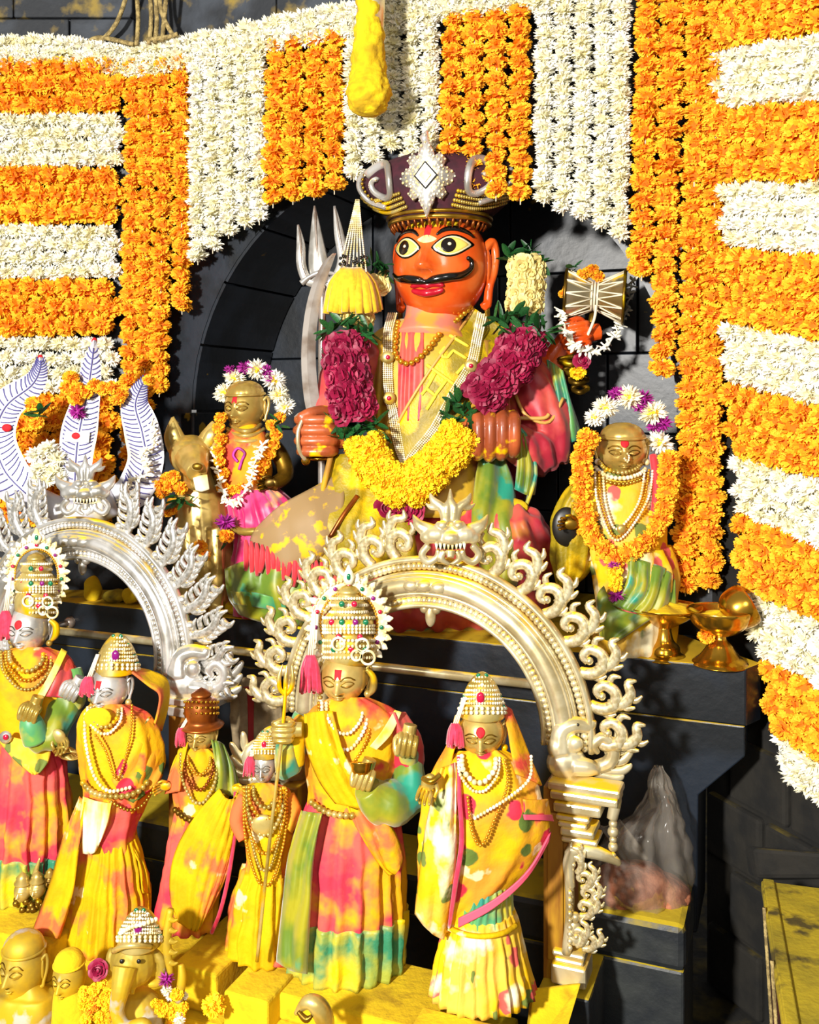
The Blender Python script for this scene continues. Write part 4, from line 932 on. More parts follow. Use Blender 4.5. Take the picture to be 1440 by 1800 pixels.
# ------------------------------------------------------------------ what the statue holds
sw = thing('curved_sword', P(560, 810, -75), 'silver curved sword standing upright in the statue fist', 'sword')
bp = cr([(556, 742, 13), (548, 700, 13.5), (543, 650, 13), (543, 600, 12.5), (549, 545, 12), (560, 500, 11), (575, 465, 9), (588, 445, 3)], 5)
g = G().loft([[P(x-w_, y, -60), P(x-w_*.2, y, -64), P(x+w_, y, -60), P(x-w_*.2, y, -56)] for x, y, w_ in bp]); obj('blade', g, 'steel', sw, smooth=False)
g = T(FM, [(519, 735, -66), (532, 728, -68), (560, 730, -70), (590, 734, -68)], [3.5, 5, 6, 4], n=8); obj('crossguard', g, 'silver_plain', sw)
g = T(FM, [(533, 735, -100), (524, 760, -104), (526, 790, -102), (537, 808, -92)], [(3.2), 3.6, 3.6, 4], n=8); obj('knuckle_guard', g, 'silver_gilt', sw)
g = T(FM, [(560, 730, -66), (562, 800, -68)], 9, n=10); obj('grip', g, 'steel', sw); g = G(); g.ell(P(562, 806, -72), (20*K, 14*K, 5*K)); g.ell(P(538, 810, -90), (8*K, 5*K, 8*K)); obj('pommel', g, 'brass', sw)
tr = thing('silver_trident', P(566, 700, 20), 'silver trident rising behind the sword at the left of the statue', 'trident')
g = T(FM, [(567, 500, 20), (566, 700, 20), (566, 900, 20)], 7, n=10); obj('shaft', g, 'steel', tr)
for pts, rr_ in (([(566, 500, 18), (561, 470, 16), (557, 430, 18), (553, 362, 26)], [14, 19, 14, 2]), ([(560, 500, 18), (540, 492, 16), (530, 465, 16), (529, 430, 18), (524, 395, 24)], [8, 9, 9, 8, 2]), ([(572, 500, 18), (592, 486, 16), (603, 455, 16), (596, 410, 20), (588, 362, 26)], [8, 9, 10, 9, 2])):
    g = T(FM, pts, rr_, n=10, ref=(0, -1, 0), flat=.45); pr = obj('prong', g, 'silver_plain', tr)
    g = T(FM, [(x, y, d_-6) for x, y, d_ in pts[1:]], [2, 2, 2, .5][:len(pts)-1], n=6); obj('prong_ridge', g, 'steel', pr)
g = T(FM, [(530, 498, 12), (545, 486, 10), (566, 478, 8), (590, 482, 10)], [6, 4, 5, 3], n=8); obj('prong_collar', g, 'silver_plain', tr)
ts = thing('yellow_tassel', P(618, 548, -70), 'yellow tassel on white beaded cords hanging from the crown', 'tassel')
tassel(FM, 619, 474, 548, 98, -70, 'tassel_yellow', ts, n=54, name='tassel_skirt')
for i in range(7):
    x = 596+i*8; g = beads(FM, [(629+i*.8-3, 352, -40), (622+(x-620)*.5+i*.5, 420, -66), (x, 478, -78)], 1.8, 2.0, n=6); obj('bead_cord', g, 'pearl', ts)
g = G(); rr = random.Random(4)
for i in range(26): g.ell(P(620+rr.uniform(-24, 24), 456+rr.uniform(-8, 18), -78+rr.uniform(-6, 6)), 3.2*K, n=6, m=4)
obj('bead_knot', g, 'black_gloss', ts)
# drum
dr = thing('hourglass_drum', P(1047, 566, 10), 'hourglass hand drum laced with cord, raised in the rear right hand', 'drum')
ax = (Vector((1, -.22, -.06))).normalized(); dc = P(1046, 521, 0); q3 = ax.to_track_quat('Z', 'Y').to_matrix()
pr_ = cr([(47, -50), (45, -48), (36, -30), (25, -10), (22, 0), (25, 10), (36, 30), (45, 48), (47, 50)], 4)
g = G(); g.lathe(dc, [(r_*K, h_*K) for r_, h_ in pr_], 40, q3); obj('drum_body', g, 'drum_body', dr)
for s in (-1, 1):
    g = G(); e = [dc+q3 @ Vector((46*K*math.cos(6.283*j/40), 46*K*math.sin(6.283*j/40), s*50*K)) for j in range(40)]; g.tube(e, 3*K, n=7, closed=True); hp = obj('hoop', g, 'brass_dark', dr)
    g = G(); g.loft([[dc+q3 @ Vector((44*K*f*math.cos(6.283*j/40), 44*K*f*math.sin(6.283*j/40), s*52*K)) for j in range(40)] for f in (1, .05)]); obj('drum_skin', g, 'drum_skin', hp)
g = G()
for j in range(12):
    a0 = 6.283*j/12; a1 = a0+.26
    for s in (-1, 1):
        p0_ = dc+q3 @ Vector((47*K*math.cos(a0), 47*K*math.sin(a0), s*50*K)); p1_ = dc+q3 @ Vector((25*K*math.cos(a1), 25*K*math.sin(a1), s*4*K)); g.tube([p0_, p1_], 1.5*K, n=5)
        p0_ = dc+q3 @ Vector((47*K*math.cos(a0+.52), 47*K*math.sin(a0+.52), s*50*K)); g.tube([p0_, p1_], 1.5*K, n=5)
for h_ in (-5, 0, 5): g.tube([dc+q3 @ Vector((25*K*math.cos(6.283*j/24), 25*K*math.sin(6.283*j/24), h_*K)) for j in range(24)], 2*K, n=5, closed=True)
obj('lacing', g, 'cord', dr)
obj('hanging_cord', T(FM, [(1048, 536, -30), (1045, 560, -26), (1032, 592, -20)], 2.6, n=7), 'cord', dr)
g = G(); g.tube([dc+q3 @ Vector((24*K, 0, 0)), P(1036, 590, 0)], 6*K, n=8); obj('drum_handle', g, 'brass_dark', dr)
def jasmine_string(name, fig, path, label, ln=13, n=40, parent=None):
    root = thing(name, fig.P(*gpt(path, .5)), label, 'garland') if parent is None else parent
    obj('jasmine_thread', T(fig, path, 1.2, n=5, sm=6), 'cord', root)
    for i in range(n):
        x, y, dy = gpt(path, i/(n-1)); d = Vector((FR.uniform(-1, 1), FR.uniform(-1, .2), FR.uniform(-.7, .7)))
        flower('jasmine_bud', fig.P(x+FR.uniform(-2, 2), y+FR.uniform(-2, 2), dy-2), ln*fig.k*FR.uniform(.8, 1.2), root, aim(d))
    return root
jasmine_string('jasmine_garland', FM, [(984, 545, -20), (996, 585, -30), (1015, 612, -34), (1050, 616, -30), (1080, 590, -14), (1100, 548, 10), (1112, 492, 22)], 'white jasmine string looped below the hourglass drum', 15, 80)
mt = thing('marigold_spray', P(1040, 490, -10), 'small orange marigolds tucked on top of the hourglass drum', 'flowers')
for x, y, r_ in ((1026, 482, 13), (1040, 476, 14), (1052, 486, 12), (998, 508, 10), (990, 516, 9)): flower('marigold', P(x, y, -10), r_*K, mt)
leaves([P(1012, 470, 0)], 20*K, mt, 3)
# ------------------------------------------------------------------ small crowned idol beside the dog, left on the altar
def cap(fig, hd, name, mat, parent, z0=.38, h=1.0, ribs=16, flare=1.04, top=.25):
    """ribbed skull cap on a head"""
    g = G(); rings = []; n = 48
    for i in range(9):
        f = i/8; z = hd.c*(z0+f*h*.62); r_ = flare*math.sqrt(max(.04, 1-(f*(1-top*.2))**2.2)) if i else flare
        rr_ = r_*math.sqrt(max(.1, 1-min(z0, .6)**2))*1.12
        rings.append([hd.w((hd.a*rr_*math.cos(6.283*j/n)*(1+.02*math.cos(ribs*6.283*j/n)), hd.b*rr_*math.sin(6.283*j/n)*(1+.02*math.cos(ribs*6.283*j/n)), z)) for j in range(n)])
    g.loft(rings); o = obj(name, g, mat, parent)
    g = G(); rr_ = flare*math.sqrt(1-min(z0, .6)**2)*1.15
    g.tube([hd.w((hd.a*rr_*math.cos(6.283*j/40), hd.b*rr_*math.sin(6.283*j/40), hd.c*z0)) for j in range(40)], hd.a*.07*fig.k, n=8, closed=True)
    obj('cap_band', g, mat, o); return o
FA = Fig(435, .12); KA = FA.k
ia = thing('crowned_idol', FA.P(440, 1010), 'small golden-faced idol with white flower headdress between the dog and the large statue', 'idol')
h1 = Head(FA, 432, 716, 36, 38, 42, yaw=-22, pitch=4)
ho = obj('head', h1.mesh(), 'idol_gold', ia); h1.features(ho, 'idol_gold', 'brass_dark'); cap(FA, h1, 'cap', 'idol_gold', ia, z0=.55, h=.9, flare=.97)
for s in (-1, 1): obj('ear', h1.ear(s), 'idol_gold', ho)
obj('tilak', h1.patch([(-5, 10), (5, 10), (4, 22), (-4, 22)], .8, 3), 'red_powder', ho)
obj('torso', shell(FA, [(745, 412, 452, 22), (768, 392, 472, 34), (800, 388, 478, 40), (850, 392, 476, 42), (880, 396, 480, 44)], sup=.9), 'cloth_orange', ia)
for y, rx in ((752, 26), (760, 32), (770, 40)): obj('neck_ring', T(FA, [(432-rx, y-6, 0), (432-rx*.6, y+3, -26), (432, y+6, -36), (432+rx*.6, y+3, -26), (432+rx, y-6, 0)], 4, n=8), 'idol_gold', ia)
obj('chest_swirl', T(FA, [(418, 812, -42), (410, 800, -41), (418, 788, -40), (430, 796, -42), (426, 808, -43), (420, 826, -43)], 2.4, n=6, ref=(0, -1, 0), flat=.5), 'purple_petal', ia)
obj('arm', T(FA, [(468, 772, 0), (492, 800, -6), (502, 835, -20), (478, 852, -48)], [15, 15, 14, 11], n=12), 'brass_dark', ia); obj('hand', open_hand(FA, (486, 846), (-1, .25), 34, 1, .5, -50), 'brass_dark', ia)
obj('arm', T(FA, [(396, 772, 0), (382, 815, -8), (392, 850, -30)], [14, 14, 12], n=12), 'brass_dark', ia)
obj('skirt', shell(FA, level=True, secs=[(862, 408, 486, 46, -8), (885, 400, 512, 56, -12), (915, 404, 526, 62, -16), (945, 410, 520, 62, -16), (1010, 405, 520, 64, -14), (1090, 402, 522, 66, -14)], folds=16, amp=3.2, n=84), 'silk_magenta', ia)
obj('lace_belt', T(FA, [(405, 925, -52), (425, 934, -70), (450, 934, -78), (475, 930, -80)], [6, 7, 7, 5], n=8), 'pale_gold', ia)
wreath = thing('flower_wreath', FA.P(445, 660, 20), 'white and purple flower wreath on the small idol beside the dog', 'wreath')
for x, y, r_, kd in ((396, 690, 17, 'chrysanthemum'), (412, 664, 16, 'chrysanthemum'), (452, 650, 18, 'chrysanthemum'), (482, 668, 18, 'chrysanthemum'), (490, 694, 16, 'chrysanthemum'), (501, 716, 15, 'chrysanthemum'), (430, 646, 12, 'purple_flower'), (468, 652, 12, 'purple_flower'), (404, 650, 9, 'purple_flower'), (474, 668, 9, 'purple_flower')): flower(kd, FA.P(x, y, 10 if kd == 'chrysanthemum' else 4), r_*1.35*KA, wreath)
mg = thing('marigold_garland', FA.P(440, 900, -60), 'orange marigold garland on the small idol beside the dog', 'garland')
for x, y in ((388, 734), (384, 752), (388, 772), (384, 792), (386, 812), (392, 832), (392, 856), (408, 862), (424, 858), (492, 734), (478, 748), (486, 764), (482, 782), (474, 798), (466, 814), (458, 826), (452, 840)): flower('marigold', FA.P(x, y, -40), 12*KA, mg)
leaves([FA.P(487, 745, -50)], 26*KA, mg, 4); leaves([FA.P(400, 940, -70)], 30*KA, mg, 4)
flower('marigold', FA.P(398, 942, -84), 14*KA, mg); flower('purple_flower', FA.P(396, 918, -80), 20*KA, mg)
jasmine_string('jasmine_garland', FA, [(462, 782, -56), (448, 812, -60), (440, 842, -62), (420, 880, -66), (398, 880, -62), (384, 830, -44), (378, 785, -30)], 'white jasmine string across the small idol beside the dog', 12, 80)
# ------------------------------------------------------------------ golden dog
FD = Fig(335, .02); KD = FD.k
dg = thing('dog_statue', FD.P(345, 1030), 'golden dog statue with pointed ears sitting left of the small idol', 'statue')
gd = G(); E = lambda c, r_: gd.ell(FD.P(*c), tuple(x*KD for x in r_), n=18, m=12)
E((336, 800, 0), (38, 40, 36)); E((338, 808, -14), (31, 28, 30))
T(FD, [(338, 806, -24), (343, 822, -56), (346, 830, -76)], [30, 23, 17], n=14, g=gd); E((347, 822, -86), (10, 8, 7))
T(FD, [(340, 840, -20), (344, 848, -50), (346, 850, -66)], [20, 15, 11], n=12, g=gd)
for sx, tip in ((-1, (304, 732)), (1, (374, 740))):
    T(FD, [(337+sx*24, 790, -4), ((337+sx*24+tip[0])/2+sx*3, 764, -6), (tip[0], tip[1], -2)], [19, 18, 3], n=12, g=gd, ref=(0, -1, 0), flat=.4)
T(FD, [(340, 820, 14), (352, 870, 14), (358, 930, 10), (362, 1000, 6), (362, 1050, 6)], [34, 44, 50, 56, 54], n=18, g=gd)
for s in (-1, 1): T(FD, [(356+s*24, 930, -28), (358+s*24, 1000, -46), (356+s*24, 1072, -50)], [17, 13, 12], n=10, g=gd); E((356+s*24, 1074, -62), (13, 18, 7))
db = obj('body', gd, 'idol_gold', dg, remesh=2*KD, smooth_it=3)
for s in (-1, 1):
    g = G(); g.ell(FD.P(337+s*16, 796, -40), (5*KD, 3*KD, 3.4*KD)); obj('eye', g, 'brass_dark', dg)
    tip = (304, 732) if s < 0 else (374, 740); obj('inner_ear', T(FD, [(337+s*24, 784, -11), ((337+s*24+tip[0])/2+s*3, 764, -12), (tip[0], tip[1]+8, -6)], [10, 10, 1.5], n=8, ref=(0, -1, 0), flat=.3), 'pale_gold', dg)
g = G(); g.ell(FD.P(347, 820, -94), (9*KD, 4*KD, 6*KD)); obj('nose', g, 'brass_dark', dg)
obj('tongue', T(FD, [(346, 840, -70), (349, 848, -86), (354, 860, -88)], [10, 12, 9], n=10, ref=(0, -1, 0), flat=.35), 'pale_gold', dg)
obj('sweet', sheet(FD, [[(340, 840, -92), (352, 836, -96), (364, 834, -90)], [(345, 862, -94), (355, 864, -98), (368, 860, -92)]]), 'cloth_white', dg, solid=.006)
dgm = thing('marigold_garland', FD.P(310, 900, -50), 'orange marigolds and green leaves hung on the golden dog', 'garland')
for x, y in ((280, 850), (292, 842), (304, 838), (300, 854), (285, 866), (318, 858), (306, 884), (294, 898), (302, 894), (352, 960), (360, 975)): flower('marigold', FD.P(x, y, -46), 13*KD, dgm)
leaves([FD.P(290, 868, -58), FD.P(320, 874, -58), FD.P(326, 880, -58)], 34*KD, dgm, 8)
# ------------------------------------------------------------------ right idol on the altar
FB = Fig(1090, .12); KB = FB.k
ib = thing('crowned_idol', FB.P(1095, 1140), 'golden-faced idol in mustard shawl with flower headdress beside the brass lamps', 'idol')
h2 = Head(FB, 1094, 792, 42, 42, 44, yaw=-6, pitch=4)
ho = obj('head', h2.mesh(), 'idol_gold', ib); h2.features(ho, 'idol_gold', 'brass_dark'); cap(FB, h2, 'cap', 'idol_gold', ib, z0=.55, h=.9, ribs=22, flare=.97)
for s in (-1, 1):
    e = obj('ear', h2.ear(s), 'idol_gold', ho); g = G(); g.ell(h2.w((s*42, -2, -20)), 6*KB); obj('earring', g, 'pearl', e)
obj('tilak', h2.patch(disc2(0, 17, 7), .9, 3), 'red_powder', ho)
g = beads(FB, [(1098, 806, -56), (1104, 812, -55), (1106, 802, -54), (1102, 796, -55)], 2, 2, n=6); obj('nose_ring', g, 'pearl', ho)
obj('torso', shell(FB, [(825, 1066, 1124, 26), (845, 1038, 1152, 40), (880, 1030, 1168, 52), (930, 1030, 1172, 58), (985, 1026, 1176, 62)], folds=7, amp=1.2), 'cloth_floral_pale', ib)
obj('shawl', shell(FB, [(838, 1030, 1066, 26, -4), (860, 1000, 1066, 40, -4), (900, 976, 1060, 46, -4), (950, 972, 1050, 44, -4), (1000, 976, 1038, 36, -4), (1030, 982, 1010, 20, -4)], folds=9, amp=3, n=64), 'silk_olive', ib)
g = G(); g.ell(FB.P(996, 926, -42), (25*KB, 10*KB, 34*KB), n=24, m=16); obj('shawl_shade', g, 'plain_black', ib)  # solid black oval painted in for the shade inside the shawl opening
obj('hand', open_hand(FB, (1016, 922), (-1, -.1), 38, 1, .6, -60), 'brass_dark', ib)
for y, rx, m_ in ((826, 38, 'pale_gold'), (836, 44, 'pearl'), (846, 46, 'gold')):
    g = beads(FB, [(1092-rx, y-14, -10), (1092-rx*.7, y-2, -34), (1092, y+5, -48), (1092+rx*.7, y-2, -34), (1092+rx, y-14, -10)], 4, 1.8, n=7); obj('collar', g, m_, ib)
for i, (b_, w_) in enumerate(((950, 40), (944, 33), (930, 26))):
    g = beads(FB, [(1092-w_-6, 830, -36), (1092-w_, 890, -58), (1085, b_, -66), (1092+w_+4, 885, -58), (1092+w_+16, 826, -34)], 2.6, 2, n=6); obj('pearl_chain', g, 'pearl' if i != 1 else 'gold_bead', ib)
g = G(); g.ell(FB.P(1093, 930, -70), (8*KB, 4*KB, 8*KB)); obj('pendant', g, 'pale_gold', ib)
obj('tassel_cords', T(FB, [(1148, 800, -20), (1154, 850, -40), (1150, 910, -48)], 7, n=8), 'tassel_red', ib)
obj('lower_robe', shell(FB, level=True, secs=[(970, 1030, 1178, 60, -4), (1010, 1040, 1192, 70, -8), (1060, 1048, 1190, 74, -8), (1157, 1046, 1186, 74, -6)], folds=13, amp=4, n=90), 'cloth_floral_pale', ib)
obj('green_fold', sheet(FB, [[(1095, 975, -68), (1130, 985, -74), (1170, 1000, -60), (1186, 1020, -40)], [(1098, 1020, -82), (1130, 1035, -92), (1160, 1045, -84), (1188, 1060, -60)], [(1070, 1060, -86), (1105, 1074, -94), (1145, 1080, -90), (1180, 1078, -70)]], wav=7, nw=5), 'silk_green', ib, solid=.005)
obj('green_fold', sheet(FB, [[(1062, 1030, -84), (1085, 1070, -92), (1150, 1084, -92)], [(1050, 1050, -84), (1070, 1085, -92), (1130, 1098, -92)], [(1055, 1120, -84), (1066, 1125, -92), (1080, 1130, -92)]], wav=3), 'silk_green', ib, solid=.005)
wreath = thing('flower_wreath', FB.P(1110, 710, 20), 'white and purple flower wreath on the idol beside the brass lamps', 'wreath')
for x, y, r_, kd in ((1046, 734, 16, 'chrysanthemum'), (1064, 716, 20, 'chrysanthemum'), (1106, 698, 20, 'chrysanthemum'), (1148, 726, 21, 'chrysanthemum'), (1160, 778, 21, 'chrysanthemum'), (1084, 692, 13, 'purple_flower'), (1132, 700, 15, 'purple_flower'), (1124, 714, 12, 'purple_flower'), (1164, 744, 16, 'purple_flower'), (1150, 750, 12, 'purple_flower')): flower(kd, FB.P(x, y, 6), r_*1.35*KB, wreath)
mg = thing('marigold_garland', FB.P(1100, 985, -70), 'long orange marigold garland looped over the idol beside the brass lamps', 'garland')
for x, y in ((1034, 770), (1028, 788), (1022, 806), (1024, 826), (1022, 846), (1022, 866), (1024, 888), (1032, 908), (1034, 928), (1046, 950), (1064, 966), (1082, 984), (1104, 972), (1122, 962), (1138, 948), (1154, 930), (1162, 910), (1168, 890), (1172, 868), (1174, 846), (1174, 826), (1176, 808)):
    flower('marigold', FB.P(x, y, -52-18*math.exp(-((x-1090)/40)**2)), FR.uniform(18, 21)*KB, mg)
for y in (1004, 1018, 1030): flower('yellow_marigold', FB.P(1082, y, -92), 13*KB, mg)
flower('purple_flower', FB.P(1083, 1046, -94), 16*KB, mg); flower('purple_flower', FB.P(1080, 996, -90), 13*KB, mg)
# ------------------------------------------------------------------ brass lamps and cup
def lamp(px, py, t, prof, label, heap):
    f = Fig(px, t); th = thing('brass_lamp', f.P(px, py), label, 'lamp', 'brass lamps on the altar'); k = f.k
    c = f.P(px, py); g = G(); g.lathe(c, [(r_*k, h_*k) for r_, h_ in cr(prof[0], 5)], 40); obj('foot', g, 'brass', th)
    g = G(); g.lathe(c, [(r_*k, h_*k) for r_, h_ in cr(prof[1], 5)], 40); obj('bowl', g, 'brass', th)
    if heap:
        g = G(); n = 40; rings = []
        for fr_, hh in ((1.0, 0), (.8, 5), (.5, 9), (.2, 12), (.02, 13)): rings.append([c+Vector((prof[2][0]*fr_*k*math.cos(6.283*j/n), prof[2][0]*fr_*k*math.sin(6.283*j/n), (prof[2][1]+hh+2*math.sin(7*j))*k)) for j in range(n)])
        g.loft(rings); obj('powder_heap', g, 'powder', th)
    return th, f
lamp(1168, 1158, .06, ([(0, 0), (37, 0), (38, 5), (30, 12), (26, 22), (17, 32), (13, 45), (12, 55)], [(10, 54), (22, 60), (45, 74), (62, 88), (66, 92), (63, 92), (44, 80), (0, 70)], (60, 86)), 'brass pedestal lamp heaped with yellow powder beside the right idol', True)
tl, fl = lamp(1266, 1168, .04, ([(0, 0), (46, 0), (47, 5), (36, 14), (28, 24), (20, 36), (12, 44), (10, 52)], [(9, 50), (28, 56), (46, 70), (56, 88), (58, 96), (55, 96), (44, 76), (0, 62)], (50, 80)), 'brass pedestal lamp holding a tilted cup at the right end of the altar', True)
c = fl.P(1276, 1082, -6); k = fl.k; tm = Matrix.Rotation(R(38), 3, 'Y') @ Matrix.Rotation(R(15), 3, 'X')
g = G(); g.lathe(c, [(r_*k, h_*k) for r_, h_ in cr([(0, -4), (20, -2), (33, 10), (38, 30), (37, 44), (34, 44), (33, 28), (26, 10), (0, 4)], 4)], 40, Matrix.Rotation(R(62), 3, 'Y')); tag(obj('brass_cup', g, 'brass'), 'small brass cup lying tilted in the right-hand lamp bowl', 'cup')
tag(flower('marigold', A(1242, 1118, .02), .026), 'single orange marigold lying between the two brass lamps', 'flower')
# powder lumps and offerings on the altar seen under the left arch
for i, (x, y, w_, h_, lb) in enumerate(((163, 1034, 17, 22, 'pointed heap of yellow turmeric on the altar under the left arch'), (205, 1042, 24, 12, 'flat dark lump dusted yellow on the altar under the left arch'), (230, 1036, 16, 16, 'round yellow dusted lump on the altar under the left arch'), (262, 1052, 14, 14, 'small brown dusted lump at the right end under the left arch'), (420, 1060, 26, 14, 'broken yellow turmeric piece on the altar near the green cloth'))):
    f = Fig(x, .06); g = G(); g.ell(f.P(x, y+h_*.2, 0), (w_*f.k, w_*f.k*.9, h_*f.k), n=20, m=14)
    for v in g.v: v += noise.noise_vector(v*30)*.008
    zmin = min(v.z for v in g.v)
    for v in g.v: v.z += ZT-.004-zmin
    tag(obj('turmeric_lump', g, ('powder', 'powder_olive', 'powder', 'brass_dark', 'powder')[i]), lb, 'powder lump', 'lumps of turmeric on the altar')
# ------------------------------------------------------------------ silver arches
def scroll_leaf(mat, kind):
    """flame leaf: x along the arch, y outwards, height about 1, z thickness"""
    g = G()
    def tb(pts, rs, n=8):
        q = cr([p+(r_*(1.12 if kind == 0 else 1.05),) for p, r_ in zip(pts, rs)], 5); g.tube([(x, y, z) for x, y, z, r_ in q], [(r_*.8, r_) for *_, r_ in q], n=n, ref=(0, 0, 1))
    if kind == 0:       # curling scroll with flame tip
        tb([(.05, 0, 0), (.22, .18, .02), (.24, .42, .03), (.06, .55, .04), (-.14, .46, .05), (-.14, .28, .06), (.0, .26, .06)], [.1, .11, .11, .1, .09, .08, .06])
        g.ell((0, .3, .06), (.08, .08, .08), n=8, m=6)
        tb([(.2, .3, .0), (.3, .55, .02), (.22, .78, .04), (.02, .86, .05), (.06, 1.02, .05)], [.1, .1, .09, .07, .02])
        tb([(.26, .5, 0), (.4, .58, .02), (.46, .72, .03)], [.07, .06, .02]); tb([(.24, .7, 0), (.36, .8, .02), (.34, .95, .03)], [.06, .055, .02]); tb([(-.1, .5, 0), (-.2, .66, .02), (-.12, .8, .03)], [.06, .055, .02]); tb([(.2, .12, 0), (.36, .2, .02), (.4, .34, .02)], [.06, .055, .02])
    else:               # feathered acanthus leaf
        tb([(.0, 0, 0), (.12, .3, .03), (.1, .6, .05), (-.04, .82, .05), (-.02, 1.05, .04)], [.1, .1, .09, .07, .02])
        for i in range(5):
            y = .12+i*.17
            tb([(.08, y, 0), (.24, y+.1, .03), (.34-.03*i, y+.28, .04)], [.07, .065, .02]); tb([(.0, y, 0), (-.14, y+.06, .03), (-.22+.02*i, y+.2, .04)], [.06, .055, .015])
        g.ell((-.16, .12, .04), (.1, .1, .09), n=8, m=6)
    return mesh_of(g, 'flame_leaf', mat)
LEAF = [scroll_leaf('silver_gilt', 0), scroll_leaf('silver', 1)]
def kirti(fig, cx, cy, sc_, dy, mat, parent, name='lion_mask'):
    k = fig.k; g = G()
    def e(x, y, z, r_): g.ell(fig.P(cx+x*sc_, cy+y*sc_, dy-z*sc_), tuple(q*sc_*k for q in r_), n=14, m=10)
    def t(pts, rs): T(fig, [(cx+x*sc_, cy+y*sc_, dy-z*sc_) for x, y, z in pts], [r_*sc_ for r_ in rs], n=9, sm=4, g=g)
    e(0, 0, 6, (40, 22, 24)); e(-24, 2, 18, (22, 16, 16)); e(24, 2, 18, (22, 16, 16)); e(0, 8, 26, (17, 14, 12))
    for s in (-1, 1):
        e(s*14, -14, 22, (10, 9, 9)); e(s*13, 12, 28, (7, 6, 6)); e(s*38, 6, 14, (16, 14, 12))
        t([(s*34, -4, 10), (s*54, -14, 8), (s*66, -34, 2)], [14, 11, 1.5])
        t([(s*38, 20, 12), (s*50, 36, 10), (s*40, 50, 10), (s*24, 42, 12), (s*22, 28, 14)], [7, 7, 7, 6, 4])
        t([(s*10, 30, 14), (s*16, 44, 14), (s*2, 54, 14)], [5, 6, 3])
        t([(s*9, -22, 16), (s*14, -44, 14), (s*30, -58, 10), (s*36, -72, 6)], [8, 9, 7, 1.5]); t([(s*20, -46, 12), (s*34, -46, 10), (s*44, -54, 6)], [6, 5, 1.5]); t([(s*5, -20, 18), (s*7, -44, 18), (s*3, -60, 14)], [7, 7, 3])
        t([(s*20, -20, 18), (s*24, -12, 22), (s*12, -4, 24)], [4, 4, 3])
    t([(0, -20, 16), (0, -50, 14), (0, -80, 8)], [7, 8, 1.5])
    o = obj(name, g, mat, parent, remesh=1.9*k*max(sc_, .75), smooth_it=2)
    g = G()
    for i in range(8):
        x = -24.5+i*7; g.tube([fig.P(cx+x*sc_, cy+17*sc_, dy-27*sc_), fig.P(cx+x*sc_, cy+28*sc_, dy-26*sc_)], [3.2*sc_*k, 1.2*sc_*k], n=6)
    obj('teeth', g, 'pearl', o); g = G(); g.ell(fig.P(cx, cy+20*sc_, dy-16*sc_), (28*sc_*k, 8*k, 8*sc_*k)); obj('mouth', g, 'plain_black', o)
    g = T(fig, [(cx, cy+30*sc_, dy-20*sc_), (cx, cy+42*sc_, dy-26*sc_)], [9*sc_, 6*sc_], n=10, ref=(0, -1, 0), flat=.5); obj('tongue', g, mat, o)
    return o
def peacock(fig, pts_fn, mat, parent):
    """bird at an arch foot; pts_fn maps local px offsets"""
    g = G(); k = fig.k
    def t(pts, rs): q = cr([tuple(p)+(r_,) for p, r_ in zip(pts, rs)], 5); g.tube([pts_fn(x, y, z) for x, y, z, r_ in q], [r_*k for *_, r_ in q], n=10)
    def e(x, y, z, r_): g.ell(pts_fn(x, y, z), tuple(q*k for q in r_), n=14, m=10)
    e(-12, 20, 0, (36, 22, 30)); e(-26, -6, 2, (20, 18, 22)); t([(-22, 0, 0), (-20, -34, 0), (2, -46, 0), (26, -44, 0), (34, -56, 0)], [22, 17, 15, 13, 9]); e(4, -12, 14, (14, 10, 14))
    t([(0, 26, 8), (30, 30, 12), (46, 38, 10)], [18, 15, 4]); t([(-4, 40, 0), (2, 60, 0)], [9, 6])
    t([(30, 30, 0), (62, 20, 4), (70, -6, 6), (52, -24, 6), (36, -10, 6), (44, 4, 6)], [12, 13, 12, 10, 8, 5])
    o = obj('peacock', g, mat, parent, remesh=2*k, smooth_it=2)
    for i, (a, b) in enumerate((((62, 34), (102, 30)), ((66, 22), (104, 6)), ((70, 8), (106, -20)), ((52, 40), (88, 48)), ((66, -4), (84, -40)))):
        q = cr([(a[0]-14, a[1], 0, 7), ((a[0]+b[0])/2, (a[1]+b[1])/2+4, 2, 8), (b[0]-4, b[1]-2, 3, 6), (b[0], b[1]-8, 3, 1.5)], 5)
        g = G().tube([pts_fn(x, y, z) for x, y, z, r_ in q], [(r_*.6*k, r_*k) for *_, r_ in q], n=8, ref=(0, -1, 0)); obj('tail_feather', g, mat, o)
    g = G(); g.ell(pts_fn(8, -46, 12), 3*k); obj('eye', g, 'plain_black', o)
    return o
